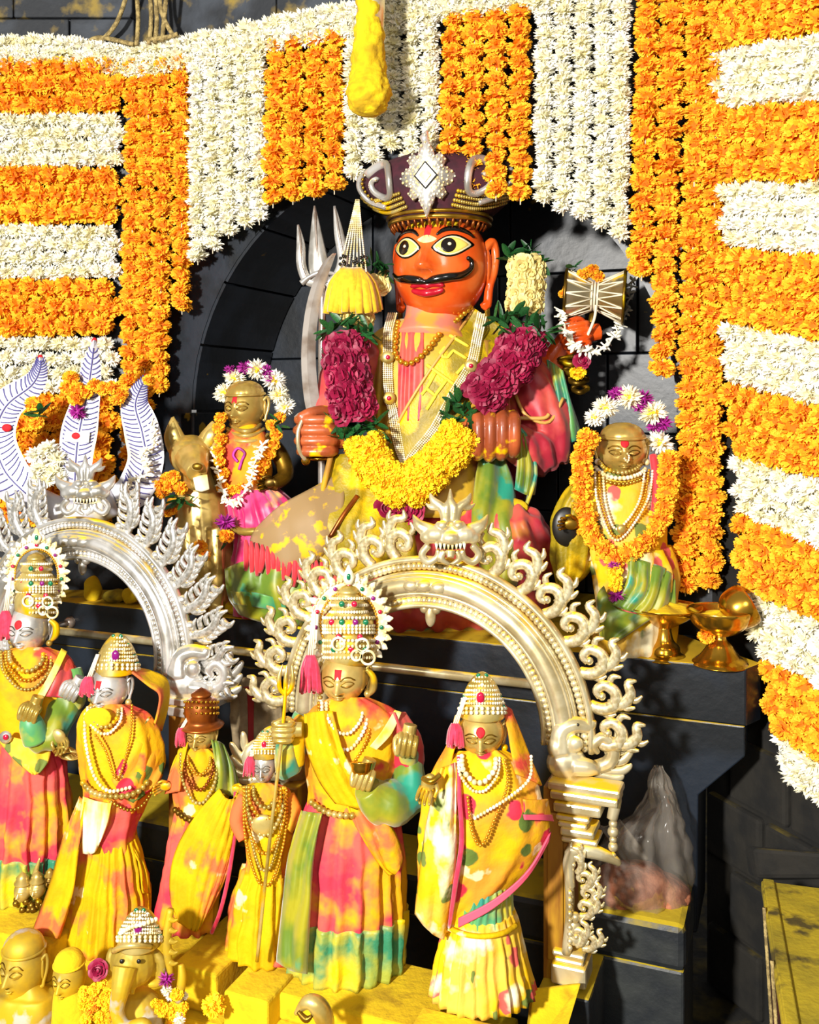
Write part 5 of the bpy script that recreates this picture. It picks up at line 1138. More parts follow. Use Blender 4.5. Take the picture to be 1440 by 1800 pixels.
def arch(label, uc, vc, rpx, thick, t, mat, leafm, leaf_h, angs, a_end, mask, nbead):
    c = A(uc, vc, t); k = dp(uc, t)/F; r_ = rpx*k; th = thing('silver_arch', c, label, 'arch', 'silver arches before the altar')
    def pt(rr_, a, off=0): return c+SV*(rr_*math.sin(R(a)))+Vector((0, 0, rr_*math.cos(R(a))))-TV*off
    N = 72; aa = [-a_end+2*a_end*i/N for i in range(N+1)]; tk = thick*k
    for rr_, w_, dpt, nm_ in ((r_, .05, .055, 'outer_rim'), (r_-tk*.30, .035, .045, 'inner_fillet'), (r_-tk*.78, .03, .04, 'inner_fillet'), (r_-tk, .045, .05, 'inner_rim')):
        g = G().tube([pt(rr_, a, .004) for a in aa], [(dpt*.35, w_*tk*1.6)]*(N+1), n=8, ref=-TV); obj(nm_, g, mat, th)
    g = G().tube([pt(r_-tk*.54, a, .012) for a in aa], [(tk*.26, tk*.21)]*(N+1), n=14, ref=-TV); mm = obj('main_moulding', g, mat, th)
    for f_, wr_ in ((.36, .05), (.72, .05)):
        g = G().tube([pt(r_-tk*f_, a, .018) for a in aa], [(tk*.12, tk*wr_)]*(N+1), n=8, ref=-TV); obj('moulding_ridge', g, mat, mm)
    for rr_ in (r_-tk*.15, r_-tk*.9):
        g = G(); n_ = int(nbead*rr_/r_)
        for i in range(n_):
            a = -a_end+2*a_end*(i+.5)/n_; g.ell(pt(rr_, a, .006), tk*.085, n=8, m=6)
        obj('bead_row', g, mat, th)
    for a in (-6, 0, 6): obj('keystone_flower', G().ell(pt(r_-tk*.54, a, .012+tk*.2), (tk*.2, tk*.12, tk*.14), n=12, m=8), mat, th)
    g = G(); g.ell(pt(r_-tk*1.25, 0, 0), (tk*.12, tk*.08, tk*.24)); g.ell(pt(r_-tk*1.08, -3, 0), tk*.12); g.ell(pt(r_-tk*1.08, 3, 0), tk*.12); obj('keystone_drop', g, mat, th)
    # flame leaves
    for a in angs:
        s = 1 if a > 0 else -1; p = pt(r_+tk*.02, a, -.004); o = link(bpy.data.objects.new('flame_leaf', leafm)); o.parent = th; o.location = p-c
        out = SV*math.sin(R(a))+Vector((0, 0, math.cos(R(a)))); tan = (SV*math.cos(R(a))-Vector((0, 0, math.sin(R(a)))))*s
        tilt = (out-tan*.38).normalized(); ax_ = tilt.cross(-TV).normalized()*s
        ax_ = (tan+out*.38).normalized(); zz_ = ax_.cross(tilt)
        if zz_.dot(-TV) < 0: zz_ = -zz_
        m3 = Matrix((ax_*leaf_h, tilt*leaf_h, zz_*leaf_h)).transposed(); o.matrix_local = Matrix.Translation(p-c) @ m3.to_4x4()
    return th, pt, r_, tk, c, k
ANG = [22, 33, 44, 55, 66, 77, 88]
ar, ptR, rR, tkR, cR, kR = arch('gilded silver arch with lion mask above the two right-hand standing idols', 757, 1268, 285, 80, -.35, 'silver_gilt', LEAF[0], .135, [s*a for a in ANG for s in (-1, 1)]+[-12], 93, None, 96)
al, ptL, rL, tkL, cL, kL = arch('bright silver arch with lion mask above the left standing idols', 145, 1140, 227, 66, -.35, 'silver', LEAF[1], .15, [s*a for a in (24, 35, 46, 57, 68, 79, 90, 101) for s in (-1, 1)], 97, None, 92)
fR = Fig(790, -.40); kirti(fR, 792, 938, 1.0, 0, 'silver_gilt', ar)
fL = Fig(150, -.40); kirti(fL, 150, 862, .80, 0, 'silver', al)
def pfn(fig, cx, cy, s, f=1): return lambda x, y, z: fig.P(cx+x*s*f, cy+y*s, -z*s)
fP = Fig(1010, -.37); peacock(fP, pfn(fP, 1008, 1320, 1.0), 'silver_gilt', ar)
fQ = Fig(340, -.37); peacock(fQ, pfn(fQ, 336, 1186, .86), 'silver', al)
lp = A(497, 1300, -.36); fP2 = Fig(500, -.36); peacock(fP2, pfn(fP2, 500, 1330, .9, -1), 'silver_gilt', ar)
# right pillar: wooden post, mouldings, bracket, figure column
def pbox(parent, name, mat, x0, x1, y0, y1, t0, t1, bevel=.003):
    s0 = s_of(x0, t0); s1 = s_of(x1, t0); za = A((x0+x1)/2, y0, t0).z; zb = A((x0+x1)/2, y1, t0).z
    return obj(name, sbox(s0, s1, t0, t1, min(za, zb), max(za, zb)), mat, parent, smooth=False, bevel=bevel)
pbox(ar, 'wooden_post', 'wood_brown', 955, 1000, 1385, 1735, -.42, -.30)
pbox(ar, 'post_panel', 'wood_brown', 962, 990, 1430, 1690, -.428, -.42)
for (x0, x1, y0, y1, o_) in ((962, 1090, 1383, 1398, 0), (966, 1086, 1399, 1414, .008), (972, 1056, 1416, 1434, .004), (976, 1036, 1436, 1446, 0), (980, 1032, 1448, 1458, .006), (984, 1044, 1460, 1474, .012), (986, 1050, 1476, 1486, .004), (970, 1028, 1676, 1686, .01), (974, 1026, 1688, 1698, .004), (968, 1030, 1700, 1736, .014)):
    pbox(ar, 'pillar_moulding', 'silver_gilt', x0, x1, y0, y1, -.435-o_, -.36, .006)
fC = Fig(1020, -.43)
g = T(fC, [(1000, 1494, 0), (1040, 1496, 0), (1078, 1510, 0), (1090, 1520, 0)], [12, 13, 9, 5], n=10); T(fC, [(1008, 1494, 0), (1000, 1520, 0), (1004, 1560, 0)], [13, 11, 8], n=10, g=g); T(fC, [(1076, 1440, 0), (1082, 1400, 0), (1060, 1404, 0), (1020, 1402, 0)], [10, 11, 8, 6], n=10, g=g)
obj('bracket', g, 'silver_gilt', ar, remesh=2*fC.k)
g = G()
for y, r_ in ((1448, 8), (1462, 10), (1476, 7), (1488, 9), (1504, 6)): g.ell(fC.P(1078, y, 0), r_*fC.k)
obj('drop_pendant', g, 'silver_gilt', ar)
g = T(fC, [(1000, 1520, 2), (1002, 1600, 2), (996, 1676, 2)], [9, 8, 9], n=10); obj('pillar_shaft', g, 'silver_gilt', ar)
for i, (x, y, a) in enumerate(((1020, 1560, -20), (1024, 1585, -30), (1018, 1608, -35), (1010, 1660, -15), (1022, 1664, -40), (1012, 1535, 10))):
    o = link(bpy.data.objects.new('flame_leaf', LEAF[0])); o.parent = ar; h_ = .075
    up_ = SV*math.sin(R(-a))+Vector((0, 0, math.cos(R(-a)))); rt_ = SV*math.cos(R(-a))-Vector((0, 0, math.sin(R(-a))))
    o.matrix_local = Matrix.Translation(fC.P(x, y, -6)-cR) @ Matrix((rt_*h_, up_*h_, rt_.cross(up_)*h_)).transposed().to_4x4()
g = G(); g.ell(fC.P(1010, 1630, -4), (12*fC.k, 9*fC.k, 14*fC.k)); g.ell(fC.P(1012, 1612, -6), 9*fC.k); g.ell(fC.P(1012, 1650, -4), (16*fC.k, 9*fC.k, 12*fC.k)); obj('seated_figure', g, 'silver_gilt', ar, remesh=1.6*fC.k)
g = G()
for i in range(9): g.ell(fC.P(1002, 1570+i*12, -10), 5*fC.k, n=8, m=6)
obj('bead_row', g, 'silver_gilt', ar)
# left supports
yz = lambda u, t, z: HZ+(CZ-z)*F/dp(u, t)
pbox(ar, 'wooden_post', 'wood_brown', 492, 520, 1385, yz(506, -.42, .0), -.42, -.30)
pbox(al, 'wooden_post', 'wood_brown', 296, 330, 1240, yz(313, -.40, -.025), -.40, -.30)
pbox(al, 'pillar_moulding', 'silver', 290, 372, 1232, 1244, -.42, -.32); pbox(al, 'pillar_moulding', 'silver', 294, 350, 1246, 1262, -.415, -.32)
# ------------------------------------------------------------------ great white trident
FT = Fig(140, -.2); KT = FT.k
gt = thing('great_trident', FT.P(140, 930), 'large white trident with engraved blades and red-tipped points above the left arch', 'trident')
def blade(cl, name='blade'):
    q = cr(cl, 6); g = G(); rings = []
    for i, (x, y, w_) in enumerate(q):
        a = q[min(i+1, len(q)-1)]; b = q[max(i-1, 0)]; tx, ty = a[0]-b[0], a[1]-b[1]; l = math.hypot(tx, ty); nx, ny = -ty/l, tx/l
        if nx < 0: nx, ny = -nx, -ny
        rings.append([FT.P(x-nx*w_, y-ny*w_, 0), FT.P(x, y, -5), FT.P(x+nx*w_, y+ny*w_, 0), FT.P(x+nx*w_, y+ny*w_, 14), FT.P(x, y, 16), FT.P(x-nx*w_, y-ny*w_, 14)])
    g.loft(rings); o = obj(name, g, 'blade_white', gt, smooth=False); eg = G(); m = 0
    for i in range(3, len(q)-3):
        x, y, w_ = q[i]; a = q[i+1]; b = q[i-1]; tx, ty = a[0]-b[0], a[1]-b[1]; l = math.hypot(tx, ty); tx, ty = tx/l, ty/l; nx, ny = -ty, tx
        if nx < 0: nx, ny = -nx, -ny
        for s in (-1, 1):
            pts = [(x+nx*s*w_*f+tx*14*f*f, y+ny*s*w_*f+ty*14*f*f, -5.4+5*f) for f in (.12, .5, .85)]; T(FT, pts, 1.3, n=4, sm=2, g=eg)
    T(FT, [(x, y, -5.5) for x, y, w_ in q[2:-2]], 1.3, n=4, sm=1, g=eg)
    obj('engraving', eg, 'engraving', o)
    g = G(); g.ell(FT.P(q[-1][0], q[-1][1]+2, 4), (5*KT, 5*KT, 7*KT)); obj('red_tip', g, 'red_powder', o); return o
blade([(60, 880, 30), (10, 830, 40), (-8, 770, 36), (10, 715, 30), (55, 678, 22), (70, 650, 14), (71, 628, 3)])
blade([(130, 880, 24), (134, 800, 30), (140, 755, 32), (152, 700, 24), (160, 650, 18), (166, 598, 3)])
blade([(205, 880, 26), (236, 860, 32), (256, 810, 32), (250, 760, 32), (238, 715, 26), (246, 684, 14), (258, 662, 3)])
g = T(FT, [(60, 880, 6), (130, 905, 6), (205, 880, 6)], 26, n=12); obj('base_bar', g, 'blade_white', gt)
for x, y in ((12, 752), (134, 766)):
    g = G(); g.ell(FT.P(x, y, -6), (9*KT, 4*KT, 7*KT)); obj('red_mark', g, 'red_powder', gt)
g = G(); g.hexa([FT.P(112, 776, -8), FT.P(156, 778, -8), FT.P(156, 778, -2), FT.P(112, 776, -2), FT.P(114, 758, -8), FT.P(158, 760, -8), FT.P(158, 760, -2), FT.P(114, 758, -2)]); obj('clasp', g, 'blade_white', gt, smooth=False)
tg = thing('marigold_garland', FT.P(160, 700, -20), 'orange marigold garland draped between the points of the great white trident', 'garland')
for x, y, r_ in ((124, 664, 15), (118, 682, 14), (138, 686, 17), (134, 700, 16), (152, 690, 13), (166, 676, 13), (182, 684, 15), (198, 682, 15), (212, 694, 14), (206, 702, 13), (58, 710, 15), (64, 745, 14), (262, 668, 12)): flower('marigold', FT.P(x, y, -18), r_*KT, tg)
flower('purple_flower', FT.P(136, 724, -16), 18*KT, tg); leaves([FT.P(70, 726, -20)], 34*KT, tg, 4)
wf = thing('white_flower_bunch', FT.P(78, 840, -14), 'bunch of white flowers in the left curve of the great trident', 'flowers')
for x, y, r_ in ((62, 800, 20), (84, 790, 22), (100, 806, 20), (72, 822, 22), (94, 828, 20), (82, 844, 18), (64, 840, 16), (106, 840, 16)): flower('white_flower', FT.P(x, y, -8), r_*KT, wf)
jasmine_string('jasmine_garland', FT, [(268, 740, -22), (272, 780, -26), (250, 800, -28), (262, 830, -28), (225, 850, -28), (232, 880, -26), (210, 880, -26)], 'white jasmine string wound over the right blade of the great trident', 12, 80)
# ------------------------------------------------------------------ dressed idols in front
def gem(fig, x, y, dy, r_, mat, parent, name='gem', rz=None):
    g = G(); g.ell(fig.P(x, y, dy), (r_*fig.k, r_*.6*fig.k, (rz or r_)*fig.k), n=10, m=6); return obj(name, g, mat, parent)
def halo_crown(fig, cx, cy, rx, ry, dy, parent, base_y, s=1.0):
    """tall stacked crown inside an upright jewelled ring"""
    k = fig.k; co = obj('crown', G().lathe(fig.P(cx, base_y, dy+4), [(r_*s*k, h_*s*k) for r_, h_ in cr([(36, -4), (42, 4), (44, 22), (43, 40), (36, 52), (43, 58), (44, 72), (33, 86), (30, 92), (33, 98), (28, 108), (18, 116), (20, 122), (12, 130), (0, 134)], 3)], 32), 'pale_gold', parent)
    ring = [fig.P(cx+rx*math.sin(6.283*i/72), cy-ry*math.cos(6.283*i/72), dy+6) for i in range(72)]
    hb = obj('halo_band', G().tube(ring, [(4*s*k, 10*s*k)]*72, n=8, ref=(0, -1, 0), closed=True), 'pearl', parent)
    for f in (.86, 1.14):
        g = G()
        for i in range(64):
            if f > 1 and i % 1 == 0 or f < 1: g.ell(fig.P(cx+rx*f*math.sin(6.283*i/64), cy-ry*f*math.cos(6.283*i/64), dy+2), 2.6*s*k, n=6, m=4)
        obj('pearl_edge', g, 'pearl' if f > 1 else 'gold_bead', hb)
    n = 30; lob = None
    for i in range(n):
        a = 6.283*i/n; ca, sa = math.cos(a), math.sin(a)
        if 2.35 < a < 3.95: continue
        p0_ = fig.P(cx+rx*1.12*sa, cy-ry*1.12*ca, dy+4); p1_ = fig.P(cx+rx*1.36*sa, cy-ry*1.36*ca, dy+2)
        g = G().tube([p0_, p0_.lerp(p1_, .5), p1_], [(2.2*s*k, 6*s*k), (3*s*k, 6.5*s*k), (1*s*k, 1.5*s*k)], n=7, ref=(0, -1, 0)); lb = obj('halo_petal', g, 'pearl', hb)
        if i % 2 == 0: gem(fig, cx+rx*1.0*sa, cy-ry*1.0*ca, dy, 4*s, ('gem_red', 'gem_green', 'gem_purple')[i//2 % 3], hb)
    gp = obj('crest', G().tube([fig.P(cx, cy-ry*1.05, dy), fig.P(cx, cy-ry*1.25, dy-2), fig.P(cx, cy-ry*1.55, dy)], [(4*s*k, 8*s*k), (5*s*k, 12*s*k), (1*k, 1.5*k)], n=8, ref=(0, -1, 0)), 'pearl', hb)
    gem(fig, cx, cy-ry*1.24, dy-6, 4*s, 'gem_green', hb, rz=6*s)
    rr = random.Random(int(cx))
    for y, xs, m_ in ((66, (-30, -12, 12, 30), ('gem_red', 'gem_green', 'gem_purple', 'gem_green')), (40, (-18, 20), ('gem_red', 'gem_red')), (18, (-26, 4, 30), ('gem_green', 'gem_red', 'gem_green')), (98, (-12, 10), ('gem_green', 'gem_red'))):
        for x, m in zip(xs, m_): gem(fig, cx+x*s, base_y-y*s, dy-40*s*math.sqrt(max(.1, 1-(x/46)**2)), 5.5*s, m, co)
    g = G()
    for y in (4, 14, 24, 34, 48, 54, 60, 74, 84, 96, 108):
        r0 = 45 if y < 80 else 33
        for i in range(-9, 10): a = R(i*9); g.ell(fig.P(cx+r0*s*math.sin(a), base_y-y*s, dy+4-r0*s*math.cos(a)), 3*s*k, n=6, m=4)
    obj('pearl_rows', g, 'pearl', co)
    g = G()
    for x, y, r_ in ((-18, 28, 11), (24, 26, 11), (34, 4, 12), (14, 8, 9)): g.tube([fig.P(cx+(x+r_*math.cos(6.283*i/16))*s, base_y-(y+r_*math.sin(6.283*i/16))*s, dy-42*s) for i in range(16)], 2.4*s*k, n=6, closed=True)
    obj('filigree', g, 'pearl', co)
    return co
def tiara(fig, cx, base_y, w_, h_, dy, parent):
    """pointed jewelled crown of the smaller idols"""
    k = fig.k; prof = cr([(w_*.52, -2), (w_*.5, h_*.15), (w_*.44, h_*.45), (w_*.3, h_*.75), (w_*.12, h_*.95), (0, h_)], 4)
    co = obj('crown', G().lathe(fig.P(cx, base_y, dy), [(r_*k, z*k) for r_, z in prof], 28), 'pale_gold', parent)
    g = G()
    for f, zf_ in ((1.04, .04), (1.04, .14)):
        for i in range(-6, 7): a = R(i*14); g.ell(fig.P(cx+w_*.52*f*math.sin(a), base_y-zf_*h_, dy-w_*.52*f*math.cos(a)), w_*.045*k, n=6, m=4)
    for zf_ in (.26, .36, .46, .56, .66, .76, .86):
        rr_ = w_*.53*(1-zf_**1.9)+w_*.02; nb_ = max(2, int(rr_/w_*22))
        for i in range(-nb_, nb_+1): a = R(i*80/nb_); g.ell(fig.P(cx+rr_*math.sin(a), base_y-zf_*h_, dy-rr_*math.cos(a)), w_*.032*k, n=6, m=4)
    obj('pearl_rows', g, 'pearl', co)
    for s in (-1, 1):
        for i in range(7):
            f = .18+.12*i; rr_ = w_*.52*(1-f**1.8)*.98; gem(fig, cx+s*rr_, base_y-f*h_, dy-w_*.1, w_*.055, 'pearl' if i % 2 else 'gem_green', co, 'edge_stone')
    gem(fig, cx-w_*.04, base_y-h_*.38, dy-w_*.48, w_*.1, 'gem_red' if cx > 400 else 'gem_purple', co, 'centre_stone', rz=w_*.14)
    for a, zf_ in ((-35, .3), (35, .3), (0, .68), (-22, .55), (22, .55)): gem(fig, cx+w_*.46*math.sin(R(a)), base_y-zf_*h_, dy-w_*.44*(1-zf_*.5)*math.cos(R(a)), w_*.05, 'pearl', co, 'small_stone')
    return co
def loops(fig, parent, cx, y0, spec, dy=-50, name='necklace'):
    for (w_, b_, r_, m_) in spec:
        obj(name, beads(fig, [(cx-w_, y0, dy+26), (cx-w_*.92, y0+(b_-y0)*.5, dy), (cx-w_*.4, y0+(b_-y0)*.92, dy-4), (cx, b_, dy-5), (cx+w_*.4, y0+(b_-y0)*.92, dy-4), (cx+w_*.92, y0+(b_-y0)*.5, dy), (cx+w_, y0, dy+26)], r_, 1.9, n=6), m_, parent)
def idol_head(fig, cx, cy, a, c, yaw, mat, parent, mark='dot', pitch=4, dy=0):
    hd = Head(fig, cx, cy, a, a*1.02, c, yaw=yaw, pitch=pitch, dy=dy); ho = obj('head', hd.mesh(), mat, parent); hd.features(ho, mat, 'steel_dark' if 'silver' in mat else 'brass_dark')
    for s in (-1, 1):
        e = obj('ear', hd.ear(s), mat, ho); g = G(); g.ell(hd.w((s*a*1.02, 0, -c*.6)), a*.16*fig.k); g.ell(hd.w((s*a*1.02, 0, -c*.85)), a*.1*fig.k); obj('ear_drop', g, 'pale_gold', e)
    if mark == 'dot': obj('tilak', hd.patch(disc2(0, c*.38, a*.2), .8, 3), 'red_powder', ho)
    elif mark == 'bar': obj('tilak', hd.patch([(-a*.13, c*.22), (a*.13, c*.22), (a*.15, c*.55), (-a*.15, c*.55)], .8, 3), 'red_powder', ho)
    g = T(fig, [(cx, cy+c*.6, dy+6), (cx, cy+c*1.25, dy+4)], a*.55, n=14); obj('neck', g, mat, parent)
    return hd
# ---- E: tall idol with jewelled ring crown, right group
FE = Fig(605, -.5); E_ = thing('standing_idol', FE.P(605, 1742), 'tall golden-faced idol with jewelled ring crown and pink pleated skirt, right group', 'idol')
idol_head(FE, 604, 1190, 42, 46, -10, 'idol_gold', E_, 'bar'); halo_crown(FE, 613, 1096, 58, 66, 4, E_, 1160)
tassel(FE, 546, 1152, 1216, 40, -20, 'tassel_pink', E_, up=(552, 1075))
obj('side_curl', T(FE, [(644, 1176, -10), (656, 1190, -10), (656, 1210, -8), (648, 1222, -10)], [4, 6, 7, 3], n=10), 'pale_gold', E_)
obj('tunic', shell(FE, [(1226, 584, 646, 30), (1246, 548, 690, 44), (1280, 532, 716, 52), (1340, 536, 708, 56), (1400, 542, 698, 56), (1438, 546, 692, 56)], folds=11, amp=1.8, n=80), 'cloth_orange', E_)
obj('skirt', shell(FE, level=True, secs=[(1420, 548, 692, 54), (1480, 530, 704, 64), (1570, 514, 712, 74), (1660, 508, 712, 78), (1722, 504, 708, 80), (1742, 502, 706, 80)], folds=20, amp=7, ramp=lambda v: .25+.75*v, n=150), 'cloth_pink', E_)
obj('skirt_hem', shell(FE, level=True, secs=[(1642, 506, 714, 82), (1690, 503, 713, 84), (1743, 500, 708, 84)], folds=20, amp=7, n=150), 'cloth_hem', E_)
obj('side_panel', sheet(FE, [[(530, 1425, -30), (548, 1428, -56), (566, 1430, -66)], [(508, 1500, -40), (530, 1505, -68), (552, 1500, -78)], [(496, 1600, -50), (520, 1610, -82), (545, 1600, -92)], [(486, 1690, -56), (512, 1706, -92), (540, 1712, -100)]], wav=5, nw=2), 'silk_green', E_, solid=.004)
obj('falling_end', sheet(FE, [[(610, 1416, -62), (630, 1424, -68), (655, 1424, -66)], [(630, 1460, -80), (655, 1462, -88), (690, 1456, -80)], [(662, 1512, -88), (682, 1524, -92), (708, 1500, -84)], [(684, 1538, -88), (696, 1536, -90), (706, 1520, -86)]], wav=3, nw=2), 'cloth_yellow', E_, solid=.004)
obj('shoulder_cloth', sheet(FE, [[(535, 1255, -30), (560, 1250, -52), (585, 1250, -48)], [(538, 1310, -46), (572, 1310, -66), (604, 1320, -66)], [(560, 1370, -56), (600, 1374, -70), (640, 1386, -66)], [(590, 1412, -62), (630, 1420, -70), (665, 1416, -64)]], wav=4, nw=3), 'cloth_yellow', E_, solid=.004)
obj('strap', sheet(FE, [[(694, 1248, -30), (706, 1252, -26)], [(672, 1284, -54), (688, 1290, -50)], [(650, 1312, -62), (662, 1318, -62)]]), 'cloth_white', E_, solid=.004)
obj('pink_shawl', shell(FE, [(1252, 668, 712, 36, 6), (1290, 672, 738, 44, 6), (1330, 680, 748, 44, 6), (1366, 686, 740, 38, 6)], folds=6, amp=2.5), 'silk_pink', E_)
obj('sleeve', T(FE, [(722, 1340, -10), (712, 1400, -40), (672, 1412, -66), (646, 1384, -78)], [26, 36, 36, 24], n=18), 'silk_green', E_, remesh=2*FE.k, wr=.005)
obj('sleeve', T(FE, [(726, 1300, 0), (718, 1330, -20), (716, 1316, -40)], [20, 19, 15], n=14), 'silk_teal', E_, remesh=2*FE.k, wr=.005)
obj('hand', fist(FE, 640, 1366, -88, 34, 34, rot=-70), 'pale_gold', E_, remesh=1.1*FE.k, smooth_it=1)
obj('hand', fist(FE, 716, 1308, -48, 36, 36, rot=-80), 'pale_gold', E_, remesh=1.1*FE.k, smooth_it=1)
obj('sleeve', T(FE, [(540, 1262, 0), (512, 1320, -14), (506, 1350, -40), (500, 1310, -54)], [24, 24, 20, 14], n=16), 'silk_teal', E_, remesh=2*FE.k, wr=.005)
obj('sleeve', T(FE, [(536, 1266, -10), (520, 1300, -34), (522, 1344, -36)], [16, 18, 10], n=14), 'cloth_yellow', E_, remesh=2*FE.k, wr=.005)
obj('hand', fist(FE, 499, 1284, -62, 34, 36), 'pale_gold', E_, remesh=1.1*FE.k, smooth_it=1)
loops(FE, E_, 606, 1236, ((32, 1290, 3.4, 'pearl'), (40, 1318, 3.6, 'pearl'), (46, 1346, 3.2, 'gold_bead')), -54)
obj('belt', beads(FE, [(548, 1410, -40), (575, 1428, -62), (612, 1434, -70), (655, 1428, -64), (690, 1412, -40)], 6, 1.7), 'pale_gold', E_)
g = G(); g.lathe(FE.P(636, 1352, -92), [(r_*FE.k, h_*FE.k) for r_, h_ in cr([(0, -10), (14, -8), (18, 4), (20, 10), (17, 10), (14, 2), (0, -2)], 3)], 24, Matrix.Rotation(R(-18), 3, 'X')); tag(obj('small_cup', g, 'brass'), 'small yellow-filled cup held before the tall idol with ring crown', 'cup')
gem(FE, 636, 1345, -92, 17, 'powder', bpy.data.objects[[o.name for o in bpy.data.objects if o.name.startswith('small_cup')][-1]], 'powder_fill', rz=5) if False else None
stf = thing('trident_staff', FE.P(452, 1690, -70), 'thin trident staff slanting down from the tall idol hand', 'staff')
obj('shaft', T(FE, [(503, 1200, -66), (496, 1290, -76), (474, 1480, -84), (452, 1690, -80)], 3, n=8), 'pale_gold', stf)
for s in (-1, 0, 1): obj('prong', T(FE, [(502, 1222, -66), (502+s*10, 1210, -66), (503+s*12, 1190, -66), (505+s*8, 1168, -64)], [3.5, 4, 4, 1], n=7), 'pale_gold', stf)
# ---- F: shawled idol on the right
FF = Fig(845, -.62); F_ = thing('standing_idol', FF.P(850, 1792), 'golden-faced idol in a floral yellow shawl with pink border, rightmost of the front row', 'idol')
idol_head(FF, 846, 1288, 40, 42, -6, 'idol_gold', F_, 'dot'); tiara(FF, 848, 1256, 76, 76, 4, F_)
tassel(FF, 800, 1272, 1312, 34, -24, 'tassel_pink', F_, up=(818, 1225))
obj('head_cloth', sheet(FF, [[(884, 1236, 10), (900, 1250, 20), (890, 1262, 34)], [(892, 1280, -6), (916, 1290, 16), (900, 1300, 34)], [(898, 1320, -20), (934, 1336, 6), (910, 1340, 34)], [(906, 1360, -46), (952, 1380, -14), (930, 1380, 30)]], wav=2), 'cloth_orange', F_, solid=.004)
obj('head_cloth', sheet(FF, [[(808, 1250, 6), (800, 1262, 18), (812, 1270, 34)], [(806, 1290, -6), (788, 1306, 14), (800, 1310, 34)], [(796, 1330, -24), (764, 1350, 4), (790, 1350, 34)], [(790, 1380, -48), (748, 1390, -16), (770, 1390, 24)]], wav=2), 'cloth_orange', F_, solid=.004)
obj('shawl', shell(FF, [(1320, 812, 888, 28), (1336, 786, 918, 44), (1362, 762, 938, 56), (1400, 748, 952, 64), (1446, 742, 966, 66), (1490, 740, 956, 64), (1540, 738, 922, 58), (1585, 736, 872, 50), (1620, 744, 824, 40), (1640, 762, 800, 24)], folds=9, amp=3.2, n=110, rows=8), 'cloth_floral', F_)
obj('shawl_border', sheet(FF, [[(968, 1462, -18), (966, 1476, -22)], [(930, 1528, -54), (926, 1543, -54)], [(870, 1580, -58), (868, 1596, -58)], [(806, 1614, -44), (806, 1630, -44)]]), 'cloth_border', F_, solid=.005)
obj('shawl_corner', sheet(FF, [[(920, 1405, -56), (948, 1406, -36), (962, 1404, -14)], [(922, 1436, -60), (952, 1436, -38), (968, 1436, -10)]]), 'cloth_floral', F_, solid=.005)
obj('shawl_border', sheet(FF, [[(920, 1432, -64), (952, 1432, -44), (970, 1432, -14)], [(922, 1441, -64), (954, 1442, -44), (973, 1444, -12)]]), 'cloth_border', F_, solid=.004)
obj('shawl_edge', T(FF, [(806, 1330, -40), (808, 1400, -66), (812, 1480, -70), (800, 1560, -66), (790, 1630, -42)], [3, 4, 4.5, 4.5, 3], n=8), 'tassel_pink', F_)
obj('shawl_fold', sheet(FF, [[(800, 1340, -44), (790, 1345, -44), (776, 1350, -40)], [(802, 1440, -72), (780, 1440, -74), (752, 1440, -52)], [(798, 1540, -72), (766, 1550, -72), (736, 1550, -44)], [(780, 1652, -40), (754, 1636, -44), (730, 1606, -34)]], wav=4, nw=2), 'cloth_floral_pale', F_, solid=.004)
obj('underskirt', shell(FF, level=True, secs=[(1570, 806, 896, 44), (1600, 800, 900, 48), (1648, 790, 904, 54)], folds=24, amp=2.2, n=120), 'silk_teal', F_)
obj('skirt', shell(FF, level=True, secs=[(1628, 790, 904, 54), (1660, 784, 912, 60), (1720, 768, 926, 66), (1792, 758, 940, 72)], folds=26, amp=5, ramp=lambda v: .2+.8*v, n=150), 'cloth_floral_pale', F_)
obj('skirt_band', T(FF, [(786, 1630, -30), (815, 1642, -58), (850, 1646, -66), (885, 1640, -56), (908, 1626, -28)], 4.5, n=8), 'cloth_yellow', F_)
obj('hand', open_hand(FF, (760, 1362), (-.45, 1), 46, -1, .6, -72), 'pale_gold', F_); obj('bracelet', T(FF, [(744, 1368, -70), (758, 1374, -84), (774, 1362, -76)], 5, n=8), 'gold', F_)
loops(FF, F_, 842, 1330, ((30, 1376, 5, 'pearl'), (36, 1392, 3, 'pearl')), -64)
obj('long_necklace', beads(FF, [(888, 1336, -46), (892, 1380, -66), (870, 1440, -76), (846, 1486, -78), (830, 1460, -78), (822, 1400, -72)], 3, 2, n=6), 'gold_bead', F_)
obj('pearl_chain', beads(FF, [(934, 1330, -36), (930, 1370, -62), (890, 1405, -76), (832, 1440, -78)], 3.2, 1.9, n=6), 'pearl', F_)
